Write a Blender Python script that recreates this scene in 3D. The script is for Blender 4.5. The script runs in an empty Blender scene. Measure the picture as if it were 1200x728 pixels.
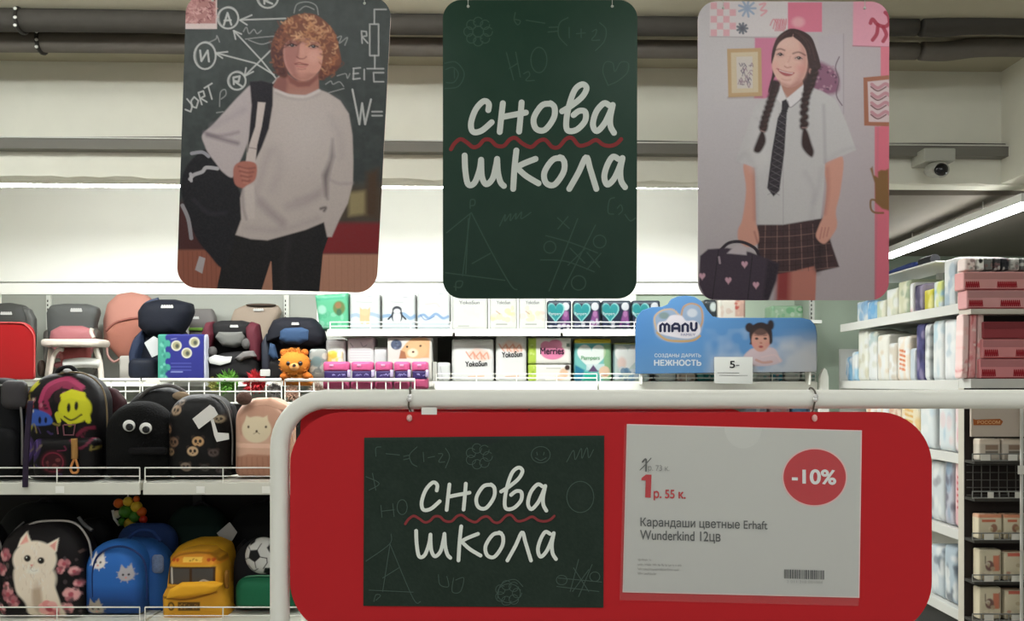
import bpy, bmesh, math, random
import numpy as np
from mathutils import Vector, Matrix
from mathutils.geometry import interpolate_bezier, delaunay_2d_cdt

S = bpy.context.scene
COL = S.collection
random.seed(7)
RNG = np.random.default_rng(7)

# ------------------------------------------------------------------ camera
H = 1.45                      # lens height above the floor, metres
F = 1000.0                    # focal length in pixels of the 1200 x 728 frame
cam_d = bpy.data.cameras.new('camera')
cam_d.sensor_width = 36.0
cam_d.lens = 36.0 * F / 1200.0
cam_d.shift_y = 86.0 / 1200.0
cam_d.clip_start = 0.05
cam = bpy.data.objects.new('camera', cam_d)
cam.location = (0, 0, H)
cam.rotation_euler = (math.pi / 2, 0, 0)
COL.objects.link(cam)
S.camera = cam

# ------------------------------------------------------------------ world, exposure
wd = bpy.data.worlds.new('store_ambient')
wd.use_nodes = True
wd.node_tree.nodes['Background'].inputs[0].default_value = (0.98, 1.0, 0.985, 1)
wd.node_tree.nodes['Background'].inputs[1].default_value = 0.42
S.world = wd
S.view_settings.view_transform = 'Standard'
S.view_settings.look = 'None'
S.view_settings.gamma = 1.0
S.view_settings.use_curve_mapping = False
S.view_settings.exposure = 0.0
TUBE_BACK = 96.0              # radiance of the tube rows
TUBE_AISLE = 30.0
TUBE_MID = 13.0
TUBE_BEAM = 25.0
TUBE_FRONT = 28.0

# ------------------------------------------------------------------ helpers: geometry
K = 1.0                       # photo colour -> paint colour gain of the region being built


def W(u, v, Y):
    """world point at depth Y that the photograph shows at pixel (u, v)"""
    return Vector(((u - 600.0) / F * Y, Y, H + (450.0 - v) / F * Y))


def vz(z, Y):
    return 450.0 - (z - H) / Y * F


def lin(r, g, b, k=None):
    k = K if k is None else k
    o = []
    for x in (r, g, b):
        x = x / 255.0
        x = x / 12.92 if x <= 0.04045 else ((x + 0.055) / 1.055) ** 2.4
        o.append(min(0.92, x * k))
    return tuple(o)


MATS = {}


def mat(name, rgb, rough=0.6, metal=0.0, bump=0.0, scale=60.0, vary=0.0, k=None, coat=0.0, sheen=0.0):
    """procedural principled material; photo colour rgb 0-255"""
    c = lin(*rgb, k=k)
    key = (name, tuple(round(x, 4) for x in c), rough, metal, bump, scale, vary)
    if key in MATS:
        return MATS[key]
    m = bpy.data.materials.new(name)
    m.use_nodes = True
    nt = m.node_tree
    b = nt.nodes['Principled BSDF']
    b.inputs['Base Color'].default_value = (*c, 1)
    b.inputs['Roughness'].default_value = rough
    b.inputs['Metallic'].default_value = metal
    b.inputs['Specular IOR Level'].default_value = .2 if rough >= .4 and not coat else .5
    if coat:
        b.inputs['Coat Weight'].default_value = coat
    if sheen:
        b.inputs['Sheen Weight'].default_value = sheen
    if vary or bump:
        tc = nt.nodes.new('ShaderNodeTexCoord')
        n = nt.nodes.new('ShaderNodeTexNoise')
        n.inputs['Scale'].default_value = scale
        n.inputs['Detail'].default_value = 4
        nt.links.new(tc.outputs['Object'], n.inputs['Vector'])
        if vary:
            mx = nt.nodes.new('ShaderNodeMix')
            mx.data_type = 'RGBA'
            mx.inputs[6].default_value = (*[x * (1 - vary) for x in c], 1)
            mx.inputs[7].default_value = (*[min(.95, x * (1 + vary)) for x in c], 1)
            nt.links.new(n.outputs['Fac'], mx.inputs[0])
            nt.links.new(mx.outputs[2], b.inputs['Base Color'])
        if bump:
            bp = nt.nodes.new('ShaderNodeBump')
            bp.inputs['Strength'].default_value = bump
            bp.inputs['Distance'].default_value = 0.004
            nt.links.new(n.outputs['Fac'], bp.inputs['Height'])
            nt.links.new(bp.outputs['Normal'], b.inputs['Normal'])
    MATS[key] = m
    return m


def mat_print(name='printed_surface', rough=0.5, bump=0.0, scale=200.0):
    key = (name, rough, bump, scale)
    if key in MATS:
        return MATS[key]
    m = bpy.data.materials.new(name)
    m.use_nodes = True
    nt = m.node_tree
    b = nt.nodes['Principled BSDF']
    b.inputs['Roughness'].default_value = rough
    b.inputs['Specular IOR Level'].default_value = .2
    a = nt.nodes.new('ShaderNodeAttribute')
    a.attribute_name = 'ink'
    nt.links.new(a.outputs['Color'], b.inputs['Base Color'])
    if bump:
        tc = nt.nodes.new('ShaderNodeTexCoord')
        n = nt.nodes.new('ShaderNodeTexNoise')
        n.inputs['Scale'].default_value = scale
        n.inputs['Detail'].default_value = 3
        nt.links.new(tc.outputs['Object'], n.inputs['Vector'])
        bp = nt.nodes.new('ShaderNodeBump')
        bp.inputs['Strength'].default_value = bump
        bp.inputs['Distance'].default_value = 0.006
        nt.links.new(n.outputs['Fac'], bp.inputs['Height'])
        nt.links.new(bp.outputs['Normal'], b.inputs['Normal'])
    MATS[key] = m
    return m


def mat_emit(name, rgb, strength):
    m = bpy.data.materials.new(name)
    m.use_nodes = True
    b = m.node_tree.nodes['Principled BSDF']
    b.inputs['Base Color'].default_value = (.9, .9, .9, 1)
    b.inputs['Emission Color'].default_value = (*rgb, 1)
    b.inputs['Emission Strength'].default_value = strength
    return m


def mat_film(name, rgb, alpha, rough=0.25):
    m = bpy.data.materials.new(name)
    m.use_nodes = True
    b = m.node_tree.nodes['Principled BSDF']
    b.inputs['Base Color'].default_value = (*rgb, 1)
    b.inputs['Roughness'].default_value = rough
    b.inputs['Alpha'].default_value = alpha
    return m


def tag(o, label, cat, group=None, kind=None):
    if label:
        o['label'] = label
    if cat:
        o['category'] = cat
    if group:
        o['group'] = group
    if kind:
        o['kind'] = kind
    return o


def thing(name, loc, label, cat, group=None):
    o = bpy.data.objects.new(name, None)
    o.empty_display_size = 0.05
    o.location = loc
    COL.objects.link(o)
    return tag(o, label, cat, group)


def root_loc(o):
    v = Vector(o.location)
    while o.parent:
        o = o.parent
        v += Vector(o.location)
    return v


def put(name, verts, faces, m, parent=None, smooth=False, ink=None):
    """link one mesh object; verts are world coordinates"""
    verts = np.asarray([tuple(v) for v in verts] if not isinstance(verts, np.ndarray) else verts, dtype=float)
    if parent is not None:
        org = np.array(root_loc(parent))
    else:
        mn, mx = verts.min(0), verts.max(0)
        org = np.array(((mn[0] + mx[0]) / 2, (mn[1] + mx[1]) / 2, mn[2]))
    me = bpy.data.meshes.new(name)
    me.from_pydata((verts - org).tolist(), [], faces if isinstance(faces, list) else faces.tolist())
    if ink is not None:
        at = me.color_attributes.new('ink', 'FLOAT_COLOR', 'POINT')
        c4 = np.ones((len(verts), 4), dtype=np.float32)
        c4[:, :3] = ink
        at.data.foreach_set('color', c4.ravel())
    me.update()
    if smooth:
        me.polygons.foreach_set('use_smooth', [True] * len(me.polygons))
    o = bpy.data.objects.new(name, me)
    if m is not None:
        me.materials.append(m)
    COL.objects.link(o)
    if parent is not None:
        o.parent = parent
    else:
        o.location = org
    return o


class MB:
    """collects simple solids into one mesh"""

    def __init__(s):
        s.v, s.f = [], []

    def add(s, vs, fs):
        n = len(s.v)
        s.v += [tuple(v) for v in vs]
        s.f += [[i + n for i in f] for f in fs]
        return s

    def box(s, x0, x1, y0, y1, z0, z1, r=0.0):
        x0, x1 = min(x0, x1), max(x0, x1)
        y0, y1 = min(y0, y1), max(y0, y1)
        z0, z1 = min(z0, z1), max(z0, z1)
        bm = bmesh.new()
        bmesh.ops.create_cube(bm, size=1)
        for v in bm.verts:
            v.co = Vector((x0 if v.co.x < 0 else x1, y0 if v.co.y < 0 else y1, z0 if v.co.z < 0 else z1))
        r = min(r, .45 * min(x1 - x0, y1 - y0, z1 - z0))
        if r > 0:
            bmesh.ops.bevel(bm, geom=bm.edges[:], offset=r, segments=2, affect='EDGES', profile=.5)
        bm.verts.index_update()
        s.add([v.co.copy() for v in bm.verts], [[v.index for v in f.verts] for f in bm.faces])
        bm.free()
        return s

    def hexa(s, p):
        """8 corners: 0-3 bottom ring, 4-7 top ring"""
        return s.add(p, [[3, 2, 1, 0], [4, 5, 6, 7], [0, 1, 5, 4], [1, 2, 6, 5], [2, 3, 7, 6], [3, 0, 4, 7]])

    def tube(s, pts, r, n=8, closed=False):
        pts = [Vector(p) for p in pts]
        m = len(pts)
        rs = r if isinstance(r, (list, tuple)) else [r] * m
        rings = []
        up = None
        for i in range(m):
            if closed:
                t = pts[(i + 1) % m] - pts[i - 1]
            else:
                t = pts[min(i + 1, m - 1)] - pts[max(i - 1, 0)]
            t.normalize()
            if up is None:
                up = Vector((0, 0, 1)) if abs(t.z) < .9 else Vector((0, 1, 0))
            a = t.cross(up)
            if a.length < 1e-5:
                a = t.cross(Vector((1, 0.1, 0)))
            a.normalize()
            b = a.cross(t).normalized()
            up = b
            rings.append([pts[i] + (a * math.cos(q) + b * math.sin(q)) * rs[i]
                          for q in [2 * math.pi * k / n for k in range(n)]])
        vs = [v for rg in rings for v in rg]
        fs = []
        for i in range(m if closed else m - 1):
            j = (i + 1) % m
            for k in range(n):
                fs.append([i * n + k, i * n + (k + 1) % n, j * n + (k + 1) % n, j * n + k])
        if not closed:
            fs.append(list(range(n))[::-1])
            fs.append([(m - 1) * n + k for k in range(n)])
        return s.add(vs, fs)

    def ball(s, c, rx, ry=None, rz=None, n=12, k=8):
        ry = rx if ry is None else ry
        rz = rx if rz is None else rz
        vs = [(c[0], c[1], c[2] - rz)]
        for i in range(1, k):
            a = -math.pi / 2 + math.pi * i / k
            for j in range(n):
                b = 2 * math.pi * j / n
                vs.append((c[0] + rx * math.cos(a) * math.cos(b), c[1] + ry * math.cos(a) * math.sin(b),
                           c[2] + rz * math.sin(a)))
        vs.append((c[0], c[1], c[2] + rz))
        fs = [[0, 1 + (j + 1) % n, 1 + j] for j in range(n)]
        for i in range(k - 2):
            for j in range(n):
                p, q = 1 + i * n, 1 + (i + 1) * n
                fs.append([p + j, p + (j + 1) % n, q + (j + 1) % n, q + j])
        L = len(vs) - 1
        p = 1 + (k - 2) * n
        fs += [[p + j, p + (j + 1) % n, L] for j in range(n)]
        return s.add(vs, fs)

    def prism(s, outline, dy):
        """outline: world points (front), extruded by vector dy"""
        n = len(outline)
        o = [Vector(p) for p in outline]
        d = Vector(dy)
        vs = o + [p + d for p in o]
        fs = [list(range(n)), list(range(n, 2 * n))[::-1]]
        for i in range(n):
            j = (i + 1) % n
            fs.append([i, i + n, j + n, j])
        return s.add(vs, fs)

    def build(s, name, m, parent=None, smooth=False):
        return put(name, s.v, s.f, m, parent, smooth)


def catmull(pts, closed=False, k=6):
    P = np.asarray(pts, float)
    n = len(P)
    if n < 3:
        return P
    out = []
    rng = range(n) if closed else range(n - 1)
    for i in rng:
        if closed:
            p0, p1, p2, p3 = P[i - 1], P[i], P[(i + 1) % n], P[(i + 2) % n]
        else:
            p0, p1, p2, p3 = P[max(i - 1, 0)], P[i], P[i + 1], P[min(i + 2, n - 1)]
        for j in range(k):
            t = j / k
            out.append(.5 * ((2 * p1) + (-p0 + p2) * t + (2 * p0 - 5 * p1 + 4 * p2 - p3) * t * t
                             + (-p0 + 3 * p1 - 3 * p2 + p3) * t ** 3))
    if not closed:
        out.append(P[-1])
    return np.array(out)


def resample(pts, n):
    P = np.asarray(pts, float)
    Q = np.vstack([P, P[:1]])
    d = np.r_[0, np.cumsum(np.hypot(*(Q[1:] - Q[:-1]).T))]
    t = np.linspace(0, d[-1], n, endpoint=False)
    return np.c_[np.interp(t, d, Q[:, 0]), np.interp(t, d, Q[:, 1])]


def rrect(u0, v0, u1, v1, r=3, rt=None, k=8):
    """rounded rectangle outline (clockwise in picture sense); rt = radius of the two top corners"""
    rt = r if rt is None else rt
    lim = .499 * min(abs(u1 - u0), 2 * abs(v1 - v0))
    r, rt = min(r, lim), min(rt, lim)
    out = []
    for cx, cy, rr, a0 in ((u1 - rt, v0 + rt, rt, -90), (u1 - r, v1 - r, r, 0), (u0 + r, v1 - r, r, 90), (u0 + rt, v0 + rt, rt, 180)):
        for i in range(k + 1):
            a = math.radians(a0 + 90 * i / k)
            out.append((cx + rr * math.cos(a), cy + rr * math.sin(a)))
    return out


def oval(cx, cy, rx, ry, n=40, rot=0):
    c, s_ = math.cos(rot), math.sin(rot)
    return [(cx + rx * math.cos(a) * c - ry * math.sin(a) * s_, cy + rx * math.cos(a) * s_ + ry * math.sin(a) * c)
            for a in [2 * math.pi * i / n for i in range(n)]]


# ------------------------------------------------------------------ helpers: flat print colours
def vnoise(U, V, sc, seed=0):
    x, y = np.asarray(U) / sc, np.asarray(V) / sc
    xi, yi = np.floor(x), np.floor(y)
    fx, fy = x - xi, y - yi
    fx, fy = fx * fx * (3 - 2 * fx), fy * fy * (3 - 2 * fy)

    def h(a, b):
        t = np.sin(a * 127.1 + b * 311.7 + seed * 17.3) * 43758.5453
        return t - np.floor(t)
    return (h(xi, yi) * (1 - fx) + h(xi + 1, yi) * fx) * (1 - fy) + (h(xi, yi + 1) * (1 - fx) + h(xi + 1, yi + 1) * fx) * fy


class Paint:
    """a printed design: shapes given in the picture plane, evaluated at any set of surface points"""

    def __init__(s, bg, T=(0, 0, 1)):
        s.bg = lin(*bg)
        s.ops = []
        s.T = T

    def pt(s, pts):
        P = np.asarray(pts, float)
        return np.c_[s.T[0] + P[:, 0] / s.T[2], s.T[1] + P[:, 1] / s.T[2]]

    def _op(s, bb, fn, col, a):
        s.ops.append((bb, fn, col if callable(col) else np.array(lin(*col)), a))
        return s

    def poly(s, pts, col, soft=.8, a=1.0, smooth=False):
        P = s.pt(pts)
        if smooth:
            P = catmull(P, True, 5)
        Q = np.roll(P, -1, 0)

        def fn(U, V):
            d2 = np.full(U.shape, 1e9)
            ins = np.zeros(U.shape, bool)
            for (ax, ay), (bx, by) in zip(P, Q):
                ex, ey = bx - ax, by - ay
                L = ex * ex + ey * ey + 1e-12
                t = np.clip(((U - ax) * ex + (V - ay) * ey) / L, 0, 1)
                d2 = np.minimum(d2, (U - ax - t * ex) ** 2 + (V - ay - t * ey) ** 2)
                if ay != by:
                    c = ((ay > V) != (by > V)) & (U < ex * (V - ay) / (by - ay) + ax)
                    ins ^= c
            d = np.sqrt(d2) * np.where(ins, -1, 1)
            return np.clip(.5 - d / soft, 0, 1)
        return s._op((*P.min(0) - soft, *P.max(0) + soft), fn, col, a)

    def rect(s, x0, y0, x1, y1, col, soft=.8, a=1.0):
        return s.poly([(x0, y0), (x1, y0), (x1, y1), (x0, y1)], col, soft, a)

    def ell(s, cx, cy, rx, ry, col, soft=.8, a=1.0, rot=0.0):
        (cx, cy), = s.pt([(cx, cy)])
        rx, ry = rx / s.T[2], ry / s.T[2]
        R = max(rx, ry) + soft
        co, si = math.cos(rot), math.sin(rot)

        def fn(U, V):
            x, y = U - cx, V - cy
            p, q = x * co + y * si, -x * si + y * co
            d = (np.sqrt((p / rx) ** 2 + (q / ry) ** 2) - 1) * min(rx, ry)
            return np.clip(.5 - d / soft, 0, 1)
        return s._op((cx - R, cy - R, cx + R, cy + R), fn, col, a)

    def line(s, pts, w, col, a=1.0, smooth=True, soft=.7):
        P = s.pt(pts)
        if smooth and len(P) > 2:
            P = catmull(P, False, 5)
        w = w / s.T[2] / 2

        def fn(U, V):
            d2 = np.full(U.shape, 1e9)
            for (ax, ay), (bx, by) in zip(P[:-1], P[1:]):
                ex, ey = bx - ax, by - ay
                L = ex * ex + ey * ey + 1e-12
                t = np.clip(((U - ax) * ex + (V - ay) * ey) / L, 0, 1)
                d2 = np.minimum(d2, (U - ax - t * ex) ** 2 + (V - ay - t * ey) ** 2)
            return np.clip(.5 - (np.sqrt(d2) - w) / soft, 0, 1)
        m = w + soft
        return s._op((*P.min(0) - m, *P.max(0) + m), fn, col, a)

    def ring(s, cx, cy, rx, ry, w, col, a=1.0):
        return s.line(oval(cx, cy, rx, ry, 24) + [(cx + rx, cy)], w, col, a, smooth=False)

    def grain(s, amt, sc, seed=1, col=(0, 0, 0)):
        return s._op(None, lambda U, V: np.clip((vnoise(U, V, sc, seed) + .5 * vnoise(U, V, sc / 2.3, seed + 3) - .45), 0, 1), col, amt)

    def fade(s, axis, p0, p1, col, a=1.0):
        return s._op(None, lambda U, V: np.clip(((U if axis == 'u' else V) - p0) / (p1 - p0), 0, 1), col, a)

    def scatter(s, x0, y0, x1, y1, n, r, cols, a=.8, rnd=1):
        g = random.Random(rnd)
        for i in range(n):
            s.ell(g.uniform(x0, x1), g.uniform(y0, y1), r * g.uniform(.5, 1.2), r * g.uniform(.5, 1.2), g.choice(cols), a=a)
        return s

    def ev(s, U, V):
        U, V = np.asarray(U, float).ravel(), np.asarray(V, float).ravel()
        out = np.tile(np.array(s.bg), (len(U), 1))
        for bb, fn, col, a in s.ops:
            if bb is None:
                idx = np.arange(len(U))
            else:
                idx = np.nonzero((U > bb[0]) & (U < bb[2]) & (V > bb[1]) & (V < bb[3]))[0]
            if not len(idx):
                continue
            m = (fn(U[idx], V[idx]) * a)[:, None]
            out[idx] = out[idx] * (1 - m) + col * m
        return out


# ------------------------------------------------------------------ helpers: solids
def puffy(name, outline, Y, front, back=None, p=4.0, m=None, paint=None, parent=None, n=64, rings=10, mp=None,
          rough=.55, bump=0.0, scale=80., flat_back=False, centre=None):
    """a stuffed or rounded solid whose outline is seen at depth Y; front / back = bulge in metres"""
    back = front if back is None else back
    P = resample(outline, n)
    # keep orientation constant
    area = np.sum(P[:, 0] * np.roll(P[:, 1], -1) - np.roll(P[:, 0], -1) * P[:, 1])
    if area < 0:
        P = P[::-1]
    C = P.mean(0) if centre is None else np.array(centre)
    if mp is None:
        def mp(a, b, c):
            w = W(a, b, Y)
            return (w.x, w.y + c, w.z)
    rr = sorted(set([round(x, 4) for x in np.linspace(0, .94, rings)[1:]] + [.97, .985, .995, 1.0]))
    V, UV = [], []

    def addring(r, side):
        e = (1 - min(1, r) ** p) ** (1 / p)
        c = -front * e if side < 0 else back * e
        for q in P:
            a, b = C + (q - C) * r
            V.append(mp(a, b, c))
            UV.append((a, b))
    V.append(mp(C[0], C[1], -front))
    UV.append(tuple(C))
    for r in rr:
        addring(r, -1)
    br = rr[-2::-1] if not flat_back else []
    for r in br:
        addring(r, 1)
    V.append(mp(C[0], C[1], back if not flat_back else 0))
    UV.append(tuple(C))
    Fc = []
    for k in range(n):
        Fc.append([0, 1 + k, 1 + (k + 1) % n])
    R = len(rr) + len(br)
    for i in range(R - 1):
        a, b = 1 + i * n, 1 + (i + 1) * n
        for k in range(n):
            k2 = (k + 1) % n
            Fc.append([a + k, b + k, b + k2, a + k2])
    a = 1 + (R - 1) * n
    L = len(V) - 1
    for k in range(n):
        Fc.append([a + k, L, a + (k + 1) % n])
    ink = None
    if paint is not None:
        UV = np.array(UV)
        ink = paint.ev(UV[:, 0], UV[:, 1])
        if m is None:
            m = mat_print('printed_cloth' if bump else 'printed_film', rough, bump, scale)
    return put(name, np.array(V), Fc, m, parent, True, ink)


def ribbon(MBo, pts, w, mapf, smooth=True, caps=True):
    """flat stroke with round ends, drawn in picture coordinates on the surface mapf"""
    P = np.asarray(pts, float)
    if smooth and len(P) > 2:
        P = catmull(P, False, 6)
    keep = [0] + [i for i in range(1, len(P)) if np.hypot(*(P[i] - P[i - 1])) > 1e-4]
    P = P[keep]
    T = np.gradient(P, axis=0)
    T /= np.hypot(T[:, 0], T[:, 1])[:, None] + 1e-9
    N = np.c_[-T[:, 1], T[:, 0]] * w / 2
    m = len(P)
    vs = [mapf(*q) + Vector((0, -.000003 * (i % m), 0)) for i, q in enumerate(np.vstack([P + N, P - N]))]
    fs = [[i, i + 1, m + i + 1, m + i] for i in range(m - 1)]
    if caps:
        for end, sgn in ((0, -1), (m - 1, 1)):
            base = len(vs)
            a0 = math.atan2(N[end][1], N[end][0])
            cl = Vector((0, -.000003 * end, 0))
            vs.append(mapf(*P[end]) + cl)
            for i in range(9):
                a = a0 - sgn * math.pi * i / 8
                vs.append(mapf(P[end][0] + w / 2 * math.cos(a), P[end][1] + w / 2 * math.sin(a)) + cl)
            fs += [[base, base + 1 + i, base + 2 + i] for i in range(8)]
    MBo.add(vs, fs)


def at(Y, lift=.0004):
    return lambda u, v: W(u, v, Y - lift)


TXT = {}


def text_mesh(s, bold):
    if (s, bold) not in TXT:
        cu = bpy.data.curves.new('text', 'FONT')
        cu.body = s
        o = bpy.data.objects.new('text', cu)
        COL.objects.link(o)
        oc = o.to_curve(bpy.context.evaluated_depsgraph_get())
        loops = []
        for sp in oc.splines:
            b = sp.bezier_points
            n = len(b)
            pts = []
            for k in range(n):
                p, q = b[k], b[(k + 1) % n]
                straight = (p.handle_right - p.co).length < 1e-6 and (q.handle_left - q.co).length < 1e-6 or p.handle_right_type == 'VECTOR' and q.handle_left_type == 'VECTOR'
                pts += [p.co.to_2d()] if straight else [v.to_2d() for v in interpolate_bezier(p.co, p.handle_right, q.handle_left, q.co, 6)[:-1]]
            P = np.array([tuple(v) for v in pts]) if pts else np.zeros((0, 2))
            if len(P) > 2:
                loops.append(P)
        o.to_curve_clear()
        if bold:                                   # embolden: push every outline point along its outward normal
            ar = [np.sign(np.sum(P[:, 0] * np.roll(P[:, 1], -1) - np.roll(P[:, 0], -1) * P[:, 1])) for P in loops]

            def within(p, Q):
                R = np.roll(Q, -1, 0)
                c = (Q[:, 1] > p[1]) != (R[:, 1] > p[1])
                x = (R[:, 0] - Q[:, 0]) * (p[1] - Q[:, 1]) / (R[:, 1] - Q[:, 1] + 1e-12) + Q[:, 0]
                return np.sum(c & (p[0] < x)) % 2 == 1
            new = []
            for k, P in enumerate(loops):
                hole = any(ar[q] != ar[k] and within(P[0], loops[q]) for q in range(len(loops)))
                T = np.roll(P, -1, 0) - np.roll(P, 1, 0)
                T /= np.hypot(T[:, 0], T[:, 1])[:, None] + 1e-9
                new.append(P + np.c_[-T[:, 1], T[:, 0]] * bold * ar[k] * (1 if hole else -1))
            loops = new
        allp, ed = [], []
        for P in loops:
            n0 = len(allp)
            allp += [Vector(p) for p in P]
            ed += [(n0 + k, n0 + (k + 1) % len(P)) for k in range(len(P))]
        vs2, _, tri, _, _, _ = delaunay_2d_cdt(allp, ed, [], 0, 1e-7)
        V2 = np.array([tuple(v) for v in vs2])
        TR = np.array([list(t) for t in tri])
        Cn = V2[TR].mean(1)
        wn = np.zeros(len(Cn))
        for P in loops:
            Q = np.roll(P, -1, 0)
            for (ax, ay), (bx, by) in zip(P, Q):
                if ay == by:
                    continue
                x = (bx - ax) * (Cn[:, 1] - ay) / (by - ay) + ax
                up = (ay <= Cn[:, 1]) & (by > Cn[:, 1]) & (x > Cn[:, 0])
                dn = (by <= Cn[:, 1]) & (ay > Cn[:, 1]) & (x > Cn[:, 0])
                wn += up.astype(float) - dn.astype(float)
        vs = np.c_[V2, np.zeros(len(V2))]
        fs = TR[np.abs(wn) > .5].tolist()
        bpy.data.objects.remove(o)
        bpy.data.curves.remove(cu)
        TXT[(s, bold)] = (vs, fs)
    return TXT[(s, bold)]


def text(name, s, u0, v0, u1, v1, Y, m, parent=None, bold=0.0, mapf=None, slope=0.0, shear=0.0, lift=.0006):
    """lettering fitted to the box u0..u1, v0..v1 of the picture plane at depth Y"""
    vs, fs = text_mesh(s, bold)
    x0, y0 = vs[:, 0].min(), vs[:, 1].min()
    sx, sy = np.ptp(vs[:, 0]), np.ptp(vs[:, 1])
    mapf = mapf or at(Y, lift)
    out = []
    for x, y, _ in vs:
        a, b = (x - x0) / sx, (y - y0) / sy
        u = u0 + a * (u1 - u0) + b * shear
        v = v1 + b * (v0 - v1) + slope * (u - u0)
        out.append(mapf(u, v))
    return put(name, out, fs, m, parent)


def heart(cx, cy, w, h, n=40):
    out = []
    for i in range(n):
        t = 2 * math.pi * i / n
        x = 16 * math.sin(t) ** 3
        y = 13 * math.cos(t) - 5 * math.cos(2 * t) - 2 * math.cos(3 * t) - math.cos(4 * t)
        out.append((cx + x / 32 * w, cy - (y + 2) / 29 * h))
    return out

# ------------------------------------------------------------------ the setting
HC = 1.352                    # ceiling above the lens


def yb(x):
    return 3.635 + .03 * x


K = 1.15
m_plaster = mat('painted_concrete', (206, 205, 192), .85, bump=.35, scale=9, vary=.05)
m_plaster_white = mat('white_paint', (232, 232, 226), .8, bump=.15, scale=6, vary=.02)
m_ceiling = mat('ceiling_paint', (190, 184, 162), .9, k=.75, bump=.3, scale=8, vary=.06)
m_green_wall = mat('grey_green_wall_paint', (150, 163, 147), .8, bump=.08, scale=12, vary=.03)
m_floor = mat('floor_tile', (150, 146, 138), .35, vary=.08, scale=3)


def structure(mb, name, m, parent=None):
    o = mb.build(name, m, parent)
    o['kind'] = 'structure'
    return o


structure(MB().box(-4, 4, -3, 6, -.1, 0), 'floor', m_floor)
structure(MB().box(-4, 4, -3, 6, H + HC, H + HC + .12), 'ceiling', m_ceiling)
structure(MB().box(-4, 1.45, 5.76, 5.9, 0, H + HC), 'wall_back', m_plaster_white)
structure(MB().box(1.45, 4, 5.76, 5.9, 0, H + HC), 'wall_end', m_green_wall)
structure(MB().box(-4.12, -4, -3, 6, 0, H + HC), 'wall_left', m_plaster)
structure(MB().box(4, 4.12, -3, 6, 0, H + HC), 'wall_right', m_plaster)


def slant(mb, x0, x1, dy0, dy1, z0, z1):
    """box across the room following the slight skew of the beam"""
    p = []
    for z in (z0, z1):
        for (x, d) in ((x0, dy0), (x1, dy0), (x1, dy1), (x0, dy1)):
            p.append(Vector((x, yb(x) + d, H + z)))
    return mb.hexa(p)


def beam_mesh():
    """cross beam with a chipped, slightly wavy lower edge"""
    n = 120
    g = random.Random(3)
    vs, fs = [], []
    for i in range(n + 1):
        x = -4 + 8 * i / n
        e = .868 + g.uniform(-.006, .006)
        y = yb(x)
        vs += [(x, y, H + HC), (x, y, H + e), (x, y + .02, H + .862), (x, y + .12, H + .866), (x, y + .12, H + HC)]
    for i in range(n):
        for k in range(5):
            a, b = i * 5 + k, i * 5 + (k + 1) % 5
            fs.append([a, b, b + 5, a + 5])
    fs += [[0, 4, 3, 2, 1], [n * 5 + k for k in range(5)]]
    return vs, fs


o = put('trim_1', *beam_mesh(), m_plaster)
o['kind'] = 'structure'
# longitudinal beam meeting it at the right
structure(MB().box(2.12, 2.5, 1.4, yb(2.3) - .002, H + .868, H + HC), 'trim_2', m_plaster)
# lowered ceiling over the right aisle
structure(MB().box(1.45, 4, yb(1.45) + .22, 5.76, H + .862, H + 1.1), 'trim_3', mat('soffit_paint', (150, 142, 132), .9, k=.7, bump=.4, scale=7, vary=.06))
# ledge panels above the wall shelving
structure(MB().box(-4, 1.45, 5.69, 5.76, H + .682, H + .842), 'trim_4', m_plaster_white)
structure(MB().box(-4, 1.45, 5.71, 5.76, H + .60, H + .676), 'trim_5', m_plaster_white)
# grey green board behind the end of the wall shelving
structure(MB().box(.72, 1.9, 5.735, 5.758, .1, H + .598), 'trim_6', m_green_wall)

# cable tray under the beam, along its face
K = 1.0
m_tray = mat('grey_painted_metal', (112, 110, 102), .5, vary=.04, scale=15)
t = thing('cable_tray', (0, yb(0) - .06, H + .985), 'long grey cable tray running along the face of the cross beam', 'cable tray')
mb = MB()
slant(mb, -3.95, 3.95, -.055, -.004, .972, 1.014)
mb.build('channel', m_tray, t)
mb = MB()
slant(mb, -3.95, 3.95, -.06, -.004, 1.0145, 1.020)
mb.build('cover_lip', mat('tray_lip_paint', (205, 205, 196), .5), t)
mb = MB()
mb.tube([(x, yb(x) - .03, H + 1.026 + .003 * math.sin(x * 4)) for x in np.linspace(-3.9, 3.9, 50)], .005, 6)
mb.build('cable', mat('dark_cable', (70, 68, 62), .6), t)

# two insulated pipes under the ceiling
K = .9
m_pipe1 = mat('dark_pipe_insulation', (66, 63, 58), .75, bump=.3, scale=25, vary=.12)
m_pipe2 = mat('grey_pipe_insulation', (106, 101, 94), .8, bump=.3, scale=25, vary=.12)
m_steel = mat('pipe_clip_steel', (215, 215, 210), .35, metal=.6)


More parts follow.
